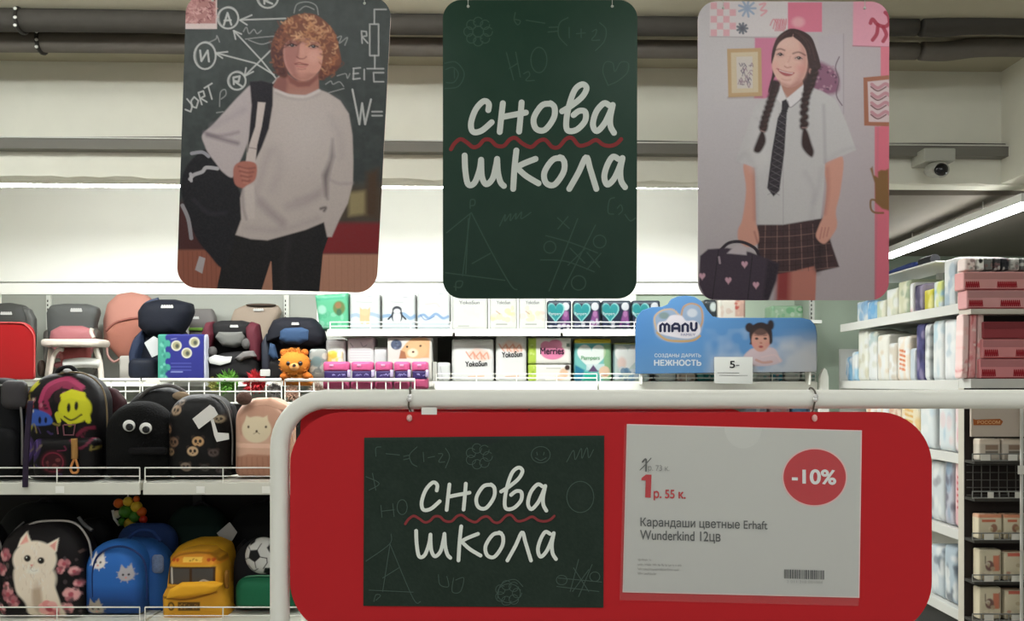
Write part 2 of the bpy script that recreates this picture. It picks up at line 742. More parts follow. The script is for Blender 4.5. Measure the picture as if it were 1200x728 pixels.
def pipe_thing(label, dy, segs, m, clips, clipname='clip'):
    t = thing('ceiling_pipe', (0, yb(0) - dy, H + 1.2), label, 'pipe', None)
    for s_ in segs:
        pts, rs = [], []
        for (x, v, r) in s_:
            Y = yb(x) - dy
            pts.append((x, Y, H + (450 - v) / F * Y))
            rs.append(r)
        C = catmull(pts, False, 6)
        rr = np.interp(np.linspace(0, len(rs) - 1, len(C)), range(len(rs)), rs)
        MB().tube(C, list(rr), 16).build('pipe_run', m, t, True)
    for (x, v, r) in clips:
        Y = yb(x) - dy
        z = H + (450 - v) / F * Y
        mb = MB()
        ringp = [(x, Y + (r + .002) * math.cos(a), z + (r + .002) * math.sin(a)) for a in np.linspace(0, 2 * math.pi, 17)[:-1]]
        mb.tube(ringp, .008, 6, closed=True)
        c = mb.build('clamp', mat('dark_clamp', (48, 46, 42), .5), t, True)
        b = MB()
        for q in (-.9, -.2, .6):
            b.ball((x + .004, Y - r - .006, z + q * r), .007, .004, .006)
        b.build('bolt', m_steel, c, True)
        MB().tube([(x, Y, z + r), (x, Y, H + HC - .001)], .004, 6).build('hanger_rod', m_steel, t)
    return t


def ux(u, dy):               # world x of pixel column u on the skewed plane yb - dy
    x = 0
    for _ in range(8):
        x = (u - 600) / F * (yb(x) - dy)
    return x


pipe_thing('upper dark insulated pipe running just under the ceiling', .50,
           [[(-3.9, 20, .040), (ux(0, .5), 23.5, .040), (ux(300, .5), 27, .038), (ux(800, .5), 31, .034), (ux(1074, .5), 32, .031)],
            [(ux(1079, .5), 32, .033), (ux(1105, .5), 31, .037), (ux(1150, .5), 28, .038), (ux(1260, .5), 31, .036)]], m_pipe1,
           [(ux(25, .5), 24, .040)])
pipe_thing('lower grey insulated pipe running below and behind the dark pipe', .34,
           [[(-3.9, 48, .038), (ux(0, .34), 49, .038), (ux(300, .34), 53, .036), (ux(800, .34), 58, .034), (ux(1074, .34), 60, .033)],
            [(ux(1079, .34), 60, .035), (ux(1110, .34), 60, .037), (ux(1160, .34), 55, .037), (ux(1260, .34), 57, .036)]], m_pipe2,
           [(ux(49, .34), 49.5, .038)])

# ------------------------------------------------------------------ lamps
m_house = mat('lamp_housing', (225, 225, 220), .5)


def tube_light(p0, p1, w, h, strength, label, group=None, prot=.25):
    p0, p1 = Vector(p0), Vector(p1)
    d = (p1 - p0).normalized()
    sd = Vector((-d.y, d.x, 0))
    mid = (p0 + p1) / 2
    t = thing('tube_light', mid, label, 'ceiling lamp', group)

    def bar(a, b, hw, z0, z1):
        p = [a - sd * hw, b - sd * hw, b + sd * hw, a + sd * hw]
        return MB().hexa([q + Vector((0, 0, z0)) for q in p] + [q + Vector((0, 0, z1)) for q in p])
    bar(p0, p1, w * .5, h * prot, h).build('housing', m_house, t)
    bar(p0 + d * .01, p1 - d * .01, w * .48, 0, h * prot - .001).build('diffuser', mat_emit('lit_diffuser', (.975, 1, .985), strength), t)
    for q in (.25, .75):
        c = p0.lerp(p1, q) + Vector((0, 0, h))
        z = H + (.862 if (c.x > 1.5 and c.y > 3.9) else HC)
        MB().tube([c, (c.x, c.y, z)], .004, 6).build('hanger_rod', m_steel, t)
    return t


YT = 4.5
tube_light((-3.2, YT - .03, H + 1.044), (1.40, YT + .05, H + 1.050), .10, .05, TUBE_BACK,
           'long lit white tube lamp running across the store behind the cross beam', None, .28)
tube_light((2.20, 3.62, H + .76), (2.31, 5.28, H + .775), .075, .05, TUBE_AISLE,
           'lit tube lamp slanting over the packed shelves at the right')
for k, (x0, y0) in enumerate(((-2.5, 1.9), (.3, 1.9), (-2.5, -.6), (.3, -.6))):
    tube_light((x0, y0, H + 1.24), (x0 + 2.2, y0, H + 1.24), .09, .06, TUBE_MID if k < 2 else TUBE_FRONT,
               ('lit tube lamp overhead in front of the posters, left end', 'lit tube lamp overhead in front of the posters, right end',
                'lit tube lamp overhead behind the viewer, left end', 'lit tube lamp overhead behind the viewer, right end')[k], 'tube lamps overhead', .6)

for k, (x0, L) in enumerate(((-3.5, 2.4), (-1.05, 1.7))):
    tube_light((x0, 2.685, H + 1.236), (x0 + L, 2.69, H + 1.236), .065, .045, TUBE_BEAM,
               ('lit tube lamp above and behind the posters, left end', 'lit tube lamp above and behind the posters, right end')[k], 'tube lamps overhead', .6)

# ------------------------------------------------------------------ security camera on the beam
K = .9
Yc = yb(ux(1098, .06)) - .09
m_camw = mat('camera_housing_plastic', (176, 176, 165), .45)
p = W(1098, 175, Yc)
t = thing('security_camera', (p.x, Yc, W(0, 213, Yc).z), 'small white dome security camera on a square box below the cable tray', 'camera')
a_, b_ = W(1079, 191, Yc), W(1116, 175.5, Yc)
MB().box(a_.x, b_.x, Yc - .03, yb(2) - .002, a_.z, b_.z, .006).build('mounting_box', m_camw, t)
c_ = W(1097, 199, Yc)
MB().ball(c_, .047, .05, .032, 20, 12).build('dome_body', m_camw, t, True)
mb = MB()
mb.ball((c_.x + .002, c_.y - .034, c_.z - .008), .030, .024, .028, 20, 12)
mb.build('lens', mat('camera_lens_glass', (25, 25, 27), .1), t, True)
mb = MB()
mb.tube([(c_.x + .002 + .033 * math.cos(q), c_.y - .036, c_.z - .008 + .03 * math.sin(q)) for q in np.linspace(0, 2 * math.pi, 25)[:-1]], .004, 6, closed=True)
mb.build('lens_ring', m_camw, t, True)

# ------------------------------------------------------------------ hanging posters
K = 1.0
Z = 4.046                     # design coordinates of the two photo posters: 4.046 units per pixel


def grid_print(name, corners, Yt, Ybm, nx, ny, r, paint, parent, rough=.42, m=None):
    """fine flat print; corners TL TR BR BL in pixels; r = corner radius in pixels"""
    TL, TR, BR, BL = [np.array(c, float) for c in corners]
    w = np.linalg.norm(TR - TL)
    h = np.linalg.norm(BL - TL)
    s, t_ = np.meshgrid(np.linspace(0, w, nx), np.linspace(0, h, ny))
    if r:
        for cx, cy, sx, sy in ((r, r, -1, -1), (w - r, r, 1, -1), (w - r, h - r, 1, 1), (r, h - r, -1, 1)):
            dx, dy = (s - cx) * sx, (t_ - cy) * sy
            d = np.hypot(dx, dy)
            mk = (dx > 0) & (dy > 0) & (d > r)
            f = np.where(mk, r / np.maximum(d, 1e-6), 1)
            s = np.where(mk, cx + (s - cx) * f, s)
            t_ = np.where(mk, cy + (t_ - cy) * f, t_)
    a, b = (s / w)[..., None], (t_ / h)[..., None]
    P = (TL * (1 - a) + TR * a) * (1 - b) + (BL * (1 - a) + BR * a) * b
    U, V = P[..., 0].ravel(), P[..., 1].ravel()
    Yv = (Yt + (Ybm - Yt) * b[..., 0]).ravel()
    verts = np.c_[(U - 600) / F * Yv, Yv - .0007, H + (450 - V) / F * Yv]
    i = np.arange(ny - 1)[:, None] * nx + np.arange(nx - 1)[None, :]
    faces = np.stack([i, i + nx, i + nx + 1, i + 1], -1).reshape(-1, 4)
    return put(name, verts, faces, m or mat_print('printed_board', rough), parent, False, paint.ev(U, V))


def quad_map(corners, Yt, Ybm, lift=0.0):
    TL, TR, BR, BL = [np.array(c, float) for c in corners]

    def f(a, b):
        p = (TL * (1 - a) + TR * a) * (1 - b) + (BL * (1 - a) + BR * a) * b
        return W(p[0], p[1], Yt + (Ybm - Yt) * b - lift)
    return f


def board(label, corners, Yt, Ybm, r, edge_rgb, front_mat=None, name='hanging_poster'):
    TL, TR, BR, BL = [np.array(c, float) for c in corners]
    w, h = np.linalg.norm(TR - TL), np.linalg.norm(BL - TL)
    f = quad_map(corners, Yt, Ybm)
    out = [f(x / w, y / h) for x, y in rrect(0, 0, w, h, r, k=8)]
    c = f(.5, 1)
    t = thing(name, c, label, 'poster')
    MB().prism(out, (0, .004, 0)).build('board', mat('foam_board_edge', edge_rgb, .5), t)
    for a in (.13, .87):
        p = f(a, 8 / h)
        mb = MB()
        mb.tube([p + Vector((0, -.004, -.004)), p + Vector((0, -.004, .012)), (p.x, p.y, H + HC - .001)], .0011, 5)
        mb.build('cord', mat('clear_nylon_cord', (190, 190, 185), .3), t)
        MB().ball(p + Vector((0, -.003, 0)), .0045, .003, .0045, 8, 6).build('eyelet', mat('poster_eyelet', (200, 205, 200), .3, metal=.4), t, True)
    return t


# ---- poster with the boy
CB = ((218.5, -8), (459, -3), (441, 343.5), (207, 337))
P = Paint((58, 64, 63), (200, 0, Z))
P.fade('v', 60, 260, (44, 48, 50), .7)
P.grain(.22, 9, 2, (95, 102, 100))
ch = (186, 186, 184)
P.rect(70, -60, 220, 138, (205, 186, 184))
P.rect(70, -60, 214, 112, (168, 118, 116))
g = random.Random(4)
for i in range(70):
    x, y = g.uniform(75, 210), g.uniform(-20, 108)
    P.line([(x, y), (x + g.uniform(-22, 22), y + g.uniform(-14, 14)), (x + g.uniform(-16, 16), y + g.uniform(-16, 16))], 5, g.choice([(205, 160, 155), (120, 66, 70), (190, 140, 138)]), .8)
for cx, cy, rx, ry in ((272, 86, 49, 50), (460, -12, 50, 50), (163, 265, 51, 63), (314, 384, 42, 42)):
    P.ring(cx, cy, rx, ry, 8, ch, .85)
    P.ring(cx + 4, cy - 2, rx - 3, ry + 3, 4, ch, .5)
for ln in ([(252, 120), (270, 62), (288, 118)], [(256, 98), (285, 96)], [(140, 240), (146, 290), (176, 240), (182, 292)], [(443, -10), (445, 18)],
           [(443, -8), (478, -12), (448, 4), (482, 18)], [(300, 400), (298, 368), (328, 362), (322, 388), (300, 384), (338, 410)]):
    P.line(ln, 9, ch, .9, smooth=False)
for ln in ([(545, 88), (330, 95)], [(385, 72), (328, 96), (362, 118)], [(500, 372), (430, 285), (300, 146)], [(308, 186), (299, 146), (336, 162)],
           [(482, 232), (352, 360)], [(358, 322), (350, 362), (392, 340)], [(490, 355), (400, 300), (216, 252)], [(270, 246), (212, 252), (246, 276)],
           [(485, 395), (515, 362)]):
    P.line(ln, 7, ch, .85, smooth=False)
for ln in ([(585, 62), (600, 20), (650, 10), (690, 28), (700, 70)], [(610, 50), (640, 30), (680, 45)], [(355, 186), (420, 178), (492, 172)],
           [(370, 190), (430, 210), (480, 196)], [(345, 150), (360, 130), (372, 160), (395, 140), (410, 160), (430, 145)],
           [(185, 200), (215, 185), (220, 170), (232, 200)], [(232, 506), (236, 440), (258, 425), (262, 450), (240, 470)], [(218, 535), (250, 530)],
           [(788, 180), (810, 172), (800, 205), (838, 178), (826, 215)], [(735, 400), (760, 385), (770, 400), (800, 388), (820, 410)], [(750, 440), (822, 420)],
           [(790, 360), (830, 350), (838, 372), (850, 350)]):
    P.line(ln, 5, ch, .45)
for ln in ([(70, 520), (95, 530), (104, 500), (78, 470)], [(98, 478), (112, 460), (132, 478), (122, 512), (100, 505), (98, 478)],
           [(148, 496), (132, 440), (155, 432), (162, 456), (142, 466), (172, 484)], [(196, 470), (178, 408)], [(160, 418), (196, 396)]):
    P.line(ln, 7, ch, .9, smooth=False)
for ln in ([(1022, 45), (966, 45), (966, 112)], [(944, 115), (986, 115), (986, 264), (944, 264), (944, 115)], [(968, 264), (968, 325)], [(932, 326), (1010, 326)],
           [(908, 205), (905, 148), (928, 150), (930, 170), (908, 175), (935, 205)], [(868, 325), (866, 376)], [(866, 325), (900, 322)], [(866, 350), (890, 348)], [(866, 376), (898, 372)],
           [(918, 330), (918, 378)], [(1010, 345), (962, 345), (964, 388), (1010, 388)]):
    P.line(ln, 7, ch, .75, smooth=False)
P.line([(862, 425), (895, 590), (908, 490), (922, 590), (950, 472)], 9, ch, .85, smooth=False)
P.line([(955, 530), (1003, 530)], 7, ch, .8)
P.line([(955, 549), (1003, 549)], 7, ch, .8)
# lower background
P.poly([(30, 960), (300, 960), (300, 1200), (30, 1200)], (70, 38, 38), soft=10)
P.poly([(30, 1185), (300, 1185), (300, 1420), (30, 1420)], (140, 84, 68), soft=3)
P.poly([(700, 880), (1010, 880), (1010, 1056), (700, 1056)], (78, 64, 50), soft=14, a=.8)
P.poly([(845, 915), (925, 905), (930, 1015), (845, 1025)], (146, 132, 96), soft=6)
P.poly([(930, 820), (985, 800), (980, 1030), (925, 1020)], (72, 54, 38), soft=8)
P.poly([(690, 1056), (1010, 1056), (1010, 1206), (690, 1206)], (122, 36, 40), soft=6)
P.poly([(690, 1206), (1010, 1206), (1010, 1420), (690, 1420)], (172, 124, 104), soft=3)
P.poly([(420, 1200), (500, 1200), (500, 1420), (420, 1420)], (165, 118, 98))
for x in range(60, 240, 22):
    P.line([(x, 1195), (x + 4, 1400)], 3, (105, 58, 46), .6)
for x in range(720, 980, 30):
    P.line([(x, 1212), (x + 2, 1400)], 3, (150, 104, 86), .5)
# trousers
P.poly([(308, 1112), (460, 1136), (640, 1086), (727, 1050), (748, 1125), (722, 1200), (706, 1376), (704, 1420), (485, 1420), (478, 1240), (474, 1240), (430, 1380), (425, 1420), (212, 1420), (225, 1340), (242, 1260)], (27, 25, 27))
P.line([(560, 1130), (540, 1250), (545, 1380)], 30, (44, 41, 43), .5, soft=8)
# bag
P.poly([(52, 860), (75, 790), (130, 730), (180, 712), (240, 790), (300, 850), (340, 950), (338, 1040), (312, 1110), (255, 1270), (180, 1205), (120, 1125), (78, 1010), (54, 930)], (27, 26, 31), soft=2, smooth=True)
P.line([(92, 850), (110, 830), (150, 815), (170, 795), (222, 800)], 17, (178, 174, 178), .9)
P.line([(95, 825), (98, 858)], 14, (178, 174, 178), .9)
P.line([(100, 728), (150, 722), (180, 742)], 16, (160, 158, 166), .8)
P.line([(56, 975), (84, 1040), (98, 1130)], 18, (150, 146, 152), .85)
P.poly([(136, 1215), (165, 1225), (150, 1298), (116, 1280)], (168, 160, 162))
P.line([(110, 950), (180, 1010), (260, 1010)], 10, (50, 48, 56), .7, soft=6)
# neck (design units of the head close-up)
TZ, TH = P.T, (300, 5, 6.067)
P.T = TH
P.poly([(150, 528), (215, 490), (280, 540), (370, 545), (445, 490), (448, 600), (424, 636), (330, 655), (210, 640), (118, 596)], (160, 108, 96), soft=2)
P.poly([(110, 600), (150, 528), (215, 495), (225, 560), (215, 640)], (126, 78, 74), soft=5, a=.8)
P.poly([(215, 495), (250, 520), (310, 552), (370, 548), (445, 495), (440, 530), (380, 585), (300, 590), (240, 560)], (118, 66, 60), soft=3, a=.75)
P.T = TZ
# sweater: back arm, torso, arm
sw = (181, 169, 165)
P.poly([(500, 425), (560, 447), (640, 452), (702, 424), (745, 440), (805, 478), (845, 540), (862, 640), (866, 760), (864, 870), (840, 965), (800, 1042), (764, 1124), (742, 1124), (727, 1054), (640, 1090), (540, 1118), (460, 1140), (380, 1134), (308, 1114), (335, 1040), (330, 940), (345, 880), (360, 760), (365, 600), (380, 450), (470, 400)], sw, soft=2)
P.poly([(390, 405), (330, 450), (258, 528), (200, 592), (150, 640), (162, 690), (178, 725), (215, 775), (246, 815), (292, 842), (316, 790), (345, 730), (375, 640), (400, 520)], (178, 166, 167), soft=2, smooth=True)
P.line([(160, 628), (230, 645), (320, 628)], 10, (120, 108, 116), .7, soft=5)
P.line([(175, 640), (260, 665), (318, 680)], 12, (70, 60, 72), .75, soft=6)
P.line([(200, 600), (280, 560), (350, 520)], 14, (150, 140, 144), .5, soft=10)
P.line([(500, 428), (560, 452), (640, 458), (704, 430)], 9, (205, 196, 194), .9, soft=3)
P.line([(500, 442), (560, 466), (640, 472), (712, 444)], 5, (150, 138, 138), .6, soft=4)
# sleeve shadow and folds
P.poly([(768, 660), (752, 760), (720, 830), (733, 930), (744, 945), (746, 850), (775, 740)], (72, 62, 68), soft=6, a=.75)
P.line([(862, 868), (800, 872), (752, 850)], 7, (146, 134, 138), .6, soft=5)
P.line([(712, 990), (735, 985), (728, 1000)], 10, (52, 44, 48), .9, soft=3)
for ln, w_, a_ in (([(560, 980), (640, 960), (720, 900)], 26, .4), ([(430, 960), (500, 1030), (530, 1060)], 24, .5), ([(400, 900), (440, 980), (530, 1052)], 12, .45),
                   ([(600, 950), (660, 935), (700, 925)], 16, .35), ([(500, 700), (520, 800), (480, 900)], 40, .2), ([(760, 560), (800, 640), (808, 740)], 26, .28),
                   ([(360, 1080), (520, 1092), (700, 1036)], 8, .4), ([(420, 870), (440, 800), (470, 720)], 22, .35)):
    P.line(ln, w_, (138, 124, 128), a_, soft=12)
P.poly([(560, 560), (720, 540), (740, 700), (600, 760)], (198, 188, 186), soft=60, a=.5, smooth=True)
# strap
P.poly([(375, 388), (430, 384), (486, 398), (484, 500), (466, 610), (432, 700), (400, 765), (362, 720), (372, 640), (384, 500)], (30, 26, 34), soft=2)
P.poly([(414, 484), (450, 487), (432, 600), (410, 690), (402, 772), (356, 768), (372, 690), (402, 600)], (192, 178, 174), soft=1.5)
P.line([(372, 700), (406, 706)], 6, (140, 126, 126), .8)
P.poly([(352, 880), (396, 878), (400, 1036), (366, 1042), (356, 960)], (190, 178, 174), soft=3)
P.line([(340, 900), (345, 990), (360, 1040)], 8, (120, 108, 112), .6, soft=4)
# hand
P.poly([(298, 800), (325, 770), (378, 766), (408, 786), (402, 850), (362, 880), (338, 892), (304, 870)], (166, 104, 92), soft=2, smooth=True)
for k in range(4):
    P.line([(322 + k * 6, 790 + k * 22), (360 + k * 2, 800 + k * 20), (400 - k * 8, 796 + k * 20)], 6, (110, 62, 54), .75, soft=3)
    P.line([(330 + k * 6, 800 + k * 22), (365, 810 + k * 20)], 5, (194, 132, 116), .6, soft=3)
# head
P.T = TH
HAIR = [(345, 66), (425, 76), (500, 128), (560, 200), (588, 300), (606, 400), (590, 450), (548, 492), (480, 528), (448, 520), (440, 400), (300, 300), (215, 400), (222, 512), (165, 508), (124, 430), (106, 330), (128, 232), (170, 158), (244, 90)]
FACE = [(198, 310), (225, 262), (300, 238), (400, 250), (462, 300), (474, 370), (462, 450), (424, 502), (372, 540), (312, 542), (256, 508), (214, 445), (196, 375)]
P.poly(HAIR, (118, 70, 52), soft=1.5, smooth=True)
P.poly([(106, 330), (124, 430), (165, 508), (222, 512), (215, 400), (200, 320), (160, 260)], (78, 44, 42), soft=4, a=.85, smooth=True)
P.poly([(470, 420), (448, 520), (480, 528), (548, 492), (600, 440), (560, 440)], (92, 48, 38), soft=4, a=.8, smooth=True)
P.poly(FACE, (198, 142, 128), soft=1.4, smooth=True)
P.poly([(196, 300), (240, 270), (300, 260), (300, 380), (285, 430), (300, 540), (256, 508), (214, 445), (196, 375)], (150, 96, 92), soft=6, a=.75)
P.poly([(250, 505), (300, 490), (380, 490), (430, 495), (372, 542), (312, 544)], (150, 98, 88), soft=4, a=.6)
P.ell(410, 370, 40, 45, (214, 160, 146), 6, .6)
P.ell(330, 500, 28, 16, (196, 140, 128), 4, .5)
P.poly([(205, 262), (300, 236), (400, 246), (468, 300), (440, 290), (300, 272), (225, 300)], (122, 74, 60), soft=4, a=.7)
for ex, ey, sx in ((256, 292, 1), (408, 300, 1)):
    P.ell(ex, ey - 6, 40, 18, (138, 88, 80), 3.5, .7)
    P.ell(ex, ey + 2, 26, 9, (176, 150, 142), 1.2, .8)
    P.ell(ex + 2, ey, 15, 12, (40, 36, 40), .9)
    P.line([(ex - 32, ey + 2), (ex - 4, ey - 10), (ex + 32, ey + 2)], 9, (58, 34, 34), .95)
    P.line([(ex - 24, ey + 14), (ex, ey + 17), (ex + 26, ey + 10)], 5, (144, 92, 86), .6)
    P.ell(ex - 2, ey - 3, 3, 3, (196, 190, 190), .7, .8)
P.line([(306, 262), (300, 320), (292, 372)], 14, (138, 86, 80), .65, soft=2.5)
P.line([(292, 376), (312, 388), (340, 386), (358, 374)], 8, (116, 66, 62), .85, soft=1.4)
P.ell(332, 345, 14, 30, (204, 150, 136), 3, .6)
P.ell(338, 372, 16, 9, (196, 140, 126), 2, .6)
P.line([(276, 424), (308, 416), (326, 421), (370, 430)], 9, (138, 74, 72), .9, soft=1.2)
P.line([(280, 428), (326, 430), (368, 434)], 5, (92, 44, 46), .9)
P.line([(290, 440), (326, 447), (360, 440)], 11, (176, 110, 104), .85, soft=1.4)
P.line([(300, 460), (326, 464), (352, 459)], 7, (142, 90, 82), .6, soft=2)


def inside(x, y, Q):
    c = False
    for (ax, ay), (bx, by) in zip(Q, Q[1:] + Q[:1]):
        if (ay > y) != (by > y) and x < (bx - ax) * (y - ay) / (by - ay) + ax:
            c = not c
    return c


g = random.Random(11)
n_ = 0
while n_ < 420:
    x, y = g.uniform(105, 605), g.uniform(66, 528)
    fringe = 200 < x < 470 and 140 < y < 262 + 14 * math.sin(x * .09)
    if not inside(x, y, HAIR) or (inside(x, y, FACE) and not fringe) or (y > 300 and 196 < x < 470):
        n_ += 1
        continue
    lit = .5 + .5 * min(1, max(-1, (x - 330) / 200 - (y - 250) / 220 + .25))
    L = g.uniform(16, 30)
    b = 1.57 + g.uniform(-.9, .9) + (x - 345) * -.0022
    c_ = g.choice([(216, 164, 124), (190, 134, 94), (168, 108, 74), (142, 86, 60), (104, 58, 44)]) if lit > .55 else g.choice([(150, 92, 66), (112, 62, 50), (84, 46, 40), (66, 36, 36)])
    P.line([(x, y), (x + L * math.cos(b), y + L * math.sin(b)), (x + 1.5 * L * math.cos(b + 1.0), y + 1.5 * L * math.sin(b + 1.0))], g.uniform(7, 13), c_, .6, soft=1.6)
    n_ += 1
P.line([(345, 66), (330, 110), (322, 150)], 14, (104, 54, 48), .6, soft=3)
P.T = TZ
P.grain(.10, 1.3, 9, (90, 84, 84))
t = board('hanging poster of a curly haired boy with a backpack before a chalkboard', CB, 2.56, 2.64, 24, (214, 190, 180))
grid_print('print', CB, 2.56, 2.64, 300, 440, 24, P, t)

# ---- poster with the girl
K = .84
CG = ((818, 1.5), (1042, 2), (1041.5, 352), (818, 352))
P = Paint((196, 190, 193), (805, 0, Z))
P.fade('u', 860, 1050, (176, 160, 165), .8)
P.fade('v', 100, 330, (170, 158, 162), .7)
P.rect(108, 0, 480, 172, (212, 204, 206))
P.line([(108, 174), (480, 182)], 5, (160, 150, 152), .6)
for i in range(4):
    for j in range(5):
        if (i + j) % 2 == 0:
            P.rect(112 + i * 30, 12 + j * 32, 142 + i * 30, 44 + j * 32, (220, 164, 172), a=.9)
g = random.Random(5)
for cx, cy, r_, cl in ((285, 40, 40, (150, 166, 192)), (262, 135, 24, (96, 100, 112))):
    for k in range(9):
        a = 2 * math.pi * k / 9
        P.line([(cx, cy), (cx + r_ * math.cos(a), cy + r_ * math.sin(a))], 11, cl, .9)
for k in range(6):
    P.line([(395 + k * 14, 120 + (k % 2) * 16), (410 + k * 12, 92), (425 + k * 9, 112), (418 + k * 8, 146)], 7, (206, 130, 142), .8)
P.line([(345, 22), (372, 18), (350, 48), (378, 52), (352, 74)], 9, (222, 150, 160), .8)
P.rect(478, 12, 640, 152, (216, 122, 146))
P.ell(528, 105, 30, 24, (228, 170, 178), 4, .9)
P.poly([(322, 180), (440, 180), (440, 470), (318, 466)], (204, 122, 152), soft=2)
P.poly([(190, 232), (352, 228), (356, 456), (196, 462)], (190, 158, 118))
P.poly([(208, 250), (336, 246), (338, 438), (212, 442)], (206, 188, 160))
P.poly([(234, 270), (310, 268), (312, 418), (238, 420)], (206, 196, 190))
for k in range(26):
    x, y = g.uniform(240, 300), g.uniform(300, 405)
    P.line([(x, y), (x + 8, y + g.uniform(-20, 20)), (x + 14, y)], 4, g.choice([(96, 84, 110), (140, 110, 130)]), .8)
P.line([(196, 464), (356, 460)], 6, (130, 100, 80), .6, soft=3)
P.poly([(620, 168), (742, 160), (742, 540), (640, 540)], (186, 176, 182), soft=2)
P.poly([(600, 300), (650, 300), (715, 350), (710, 440), (600, 430)], (138, 92, 116), soft=5, smooth=True)
P.scatter(610, 310, 705, 430, 26, 7, [(92, 56, 82), (176, 136, 154)], .8, 3)
P.line([(722, 270), (704, 320), (720, 380), (708, 450), (735, 500)], 6, (104, 84, 96), .8)
P.line([(742, 160), (742, 540)], 4, (150, 140, 146), .7)
P.poly([(788, 0), (970, 0), (970, 222), (786, 218)], (222, 156, 174), soft=1)
P.line([(786, 218), (970, 224)], 6, (160, 96, 112), .7)
for ln in ([(870, 110), (880, 92), (905, 118), (940, 126), (960, 110)], [(905, 118), (900, 160), (880, 190)], [(930, 130), (945, 165), (930, 196)], [(940, 60), (955, 75), (960, 100)]):
    P.line(ln, 18, (164, 44, 66), .9)
P.rect(918, 222, 975, 640, (216, 120, 138))
P.rect(890, 600, 980, 1430, (212, 108, 126), soft=1.5)
P.line([(905, 600), (892, 1420)], 6, (168, 110, 122), .6, soft=3)
P.poly([(836, 368), (970, 356), (970, 600), (840, 596)], (160, 102, 78))
P.poly([(856, 388), (970, 376), (970, 580), (862, 578)], (206, 184, 186))
for k in range(4):
    P.line([(876, 400 + k * 44), (905, 418 + k * 44), (940, 398 + k * 44), (960, 410 + k * 44)], 16, (186, 130, 140), .9)
    P.line([(872, 412 + k * 44), (905, 432 + k * 44), (944, 412 + k * 44)], 6, (96, 44, 52), .9)
# brown cat ornament
P.poly([(868, 800), (880, 790), (886, 830), (905, 842), (905, 815), (920, 806), (940, 808), (955, 800), (960, 1000), (925, 990), (892, 960), (890, 870)], (128, 92, 54), soft=2)
P.line([(895, 950), (872, 950), (872, 990), (890, 1008), (930, 1010)], 10, (128, 92, 54), .9)
# legs, skirt
P.poly([(430, 1250), (615, 1250), (608, 1430), (428, 1430)], (182, 116, 104), soft=2)
P.poly([(428, 1250), (490, 1250), (484, 1430), (420, 1430)], (140, 56, 56), soft=8)
P.poly([(330, 1060), (640, 1036), (662, 1090), (722, 1266), (612, 1292), (604, 1262), (500, 1288), (430, 1300), (340, 1300)], (66, 45, 47), soft=2)
for k in range(12):
    x = 340 + k * 28
    P.line([(x + 4, 1064), (x + 8 + (k - 6) * 2, 1284 if x < 600 else (1270 if x < 680 else 1200))], 4, (152, 118, 112) if k % 2 else (40, 26, 30), .55)
for k in range(8):
    y = 1085 + k * 28
    P.line([(336, y + 12), (500, y + 6), (655 + k * 7, y - 14)], 4, (146, 112, 106) if k % 2 else (36, 24, 28), .5)
P.poly([(604, 1040), (640, 1036), (668, 1150), (620, 1290), (604, 1262)], (40, 28, 32), soft=12, a=.7)

# arms
sk = (206, 150, 134)
P.poly([(268, 780), (322, 790), (328, 1040), (340, 1110), (336, 1155), (290, 1172), (246, 1144), (242, 1090), (262, 1040), (280, 900)], sk, soft=2, smooth=True)
P.line([(318, 800), (322, 1040)], 10, (160, 104, 94), .5, soft=6)
P.line([(320, 1100), (334, 1150)], 6, (140, 84, 76), .7, soft=3)
P.poly([(650, 780), (738, 745), (728, 900), (706, 1000), (712, 1060), (700, 1100), (652, 1156), (612, 1124), (626, 1070), (650, 1010), (662, 880)], sk, soft=2, smooth=True)
P.line([(664, 800), (668, 900), (652, 1010)], 12, (160, 100, 92), .55, soft=7)
for k in range(3):
    P.line([(640 + k * 16, 1080), (630 + k * 16, 1132 - k * 6)], 4, (150, 92, 84), .7, soft=2)
# shirt
P.poly([(440, 425), (560, 405), (640, 432), (706, 474), (755, 580), (802, 712), (655, 772), (648, 900), (634, 1036), (455, 1066), (330, 1066), (322, 796), (228, 762), (272, 650), (322, 500)], (193, 189, 190), soft=2)
P.line([(648, 500), (652, 640), (655, 770)], 8, (146, 138, 144), .6, soft=5)
P.line([(322, 800), (330, 900), (332, 1060)], 8, (158, 150, 154), .5, soft=6)
P.line([(456, 720), (456, 1060)], 4, (164, 158, 162), .7)
for ln in ([(560, 820), (600, 900), (590, 1030)], [(640, 800), (620, 900), (600, 960)], [(330, 560), (380, 620), (380, 720)], [(240, 760), (280, 730), (320, 790)], [(660, 765), (730, 720), (795, 700)]):
    P.line(ln, 12, (170, 162, 168), .5, soft=8)
P.poly([(345, 560), (420, 540), (400, 760), (330, 780)], (220, 216, 216), soft=30, a=.5)
# neck, collar
P.poly([(448, 380), (560, 370), (552, 412), (478, 470), (446, 425)], (176, 126, 112), soft=4)
P.poly([(428, 412), (446, 405), (470, 470), (452, 500), (426, 470)], (214, 208, 210), soft=1.5)
P.poly([(556, 398), (560, 450), (492, 508), (472, 468)], (218, 212, 214), soft=1.5)
P.line([(560, 452), (492, 510), (478, 480)], 4, (120, 110, 118), .8)
# tie
P.poly([(450, 480), (470, 470), (484, 505), (474, 530), (462, 720), (438, 905), (410, 932), (380, 892), (402, 720), (430, 560), (448, 525)], (46, 40, 46), soft=1.5)
for k in range(13):
    y = 540 + k * 30
    P.line([(436 - k * 4, y), (474 - k * 3, y + 26)], 4, (112, 104, 110), .6)
    P.line([(474 - k * 3, y), (430 - k * 4, y + 24)], 3, (96, 88, 98), .5)
P.line([(448, 524), (476, 530)], 4, (24, 20, 26), .9)
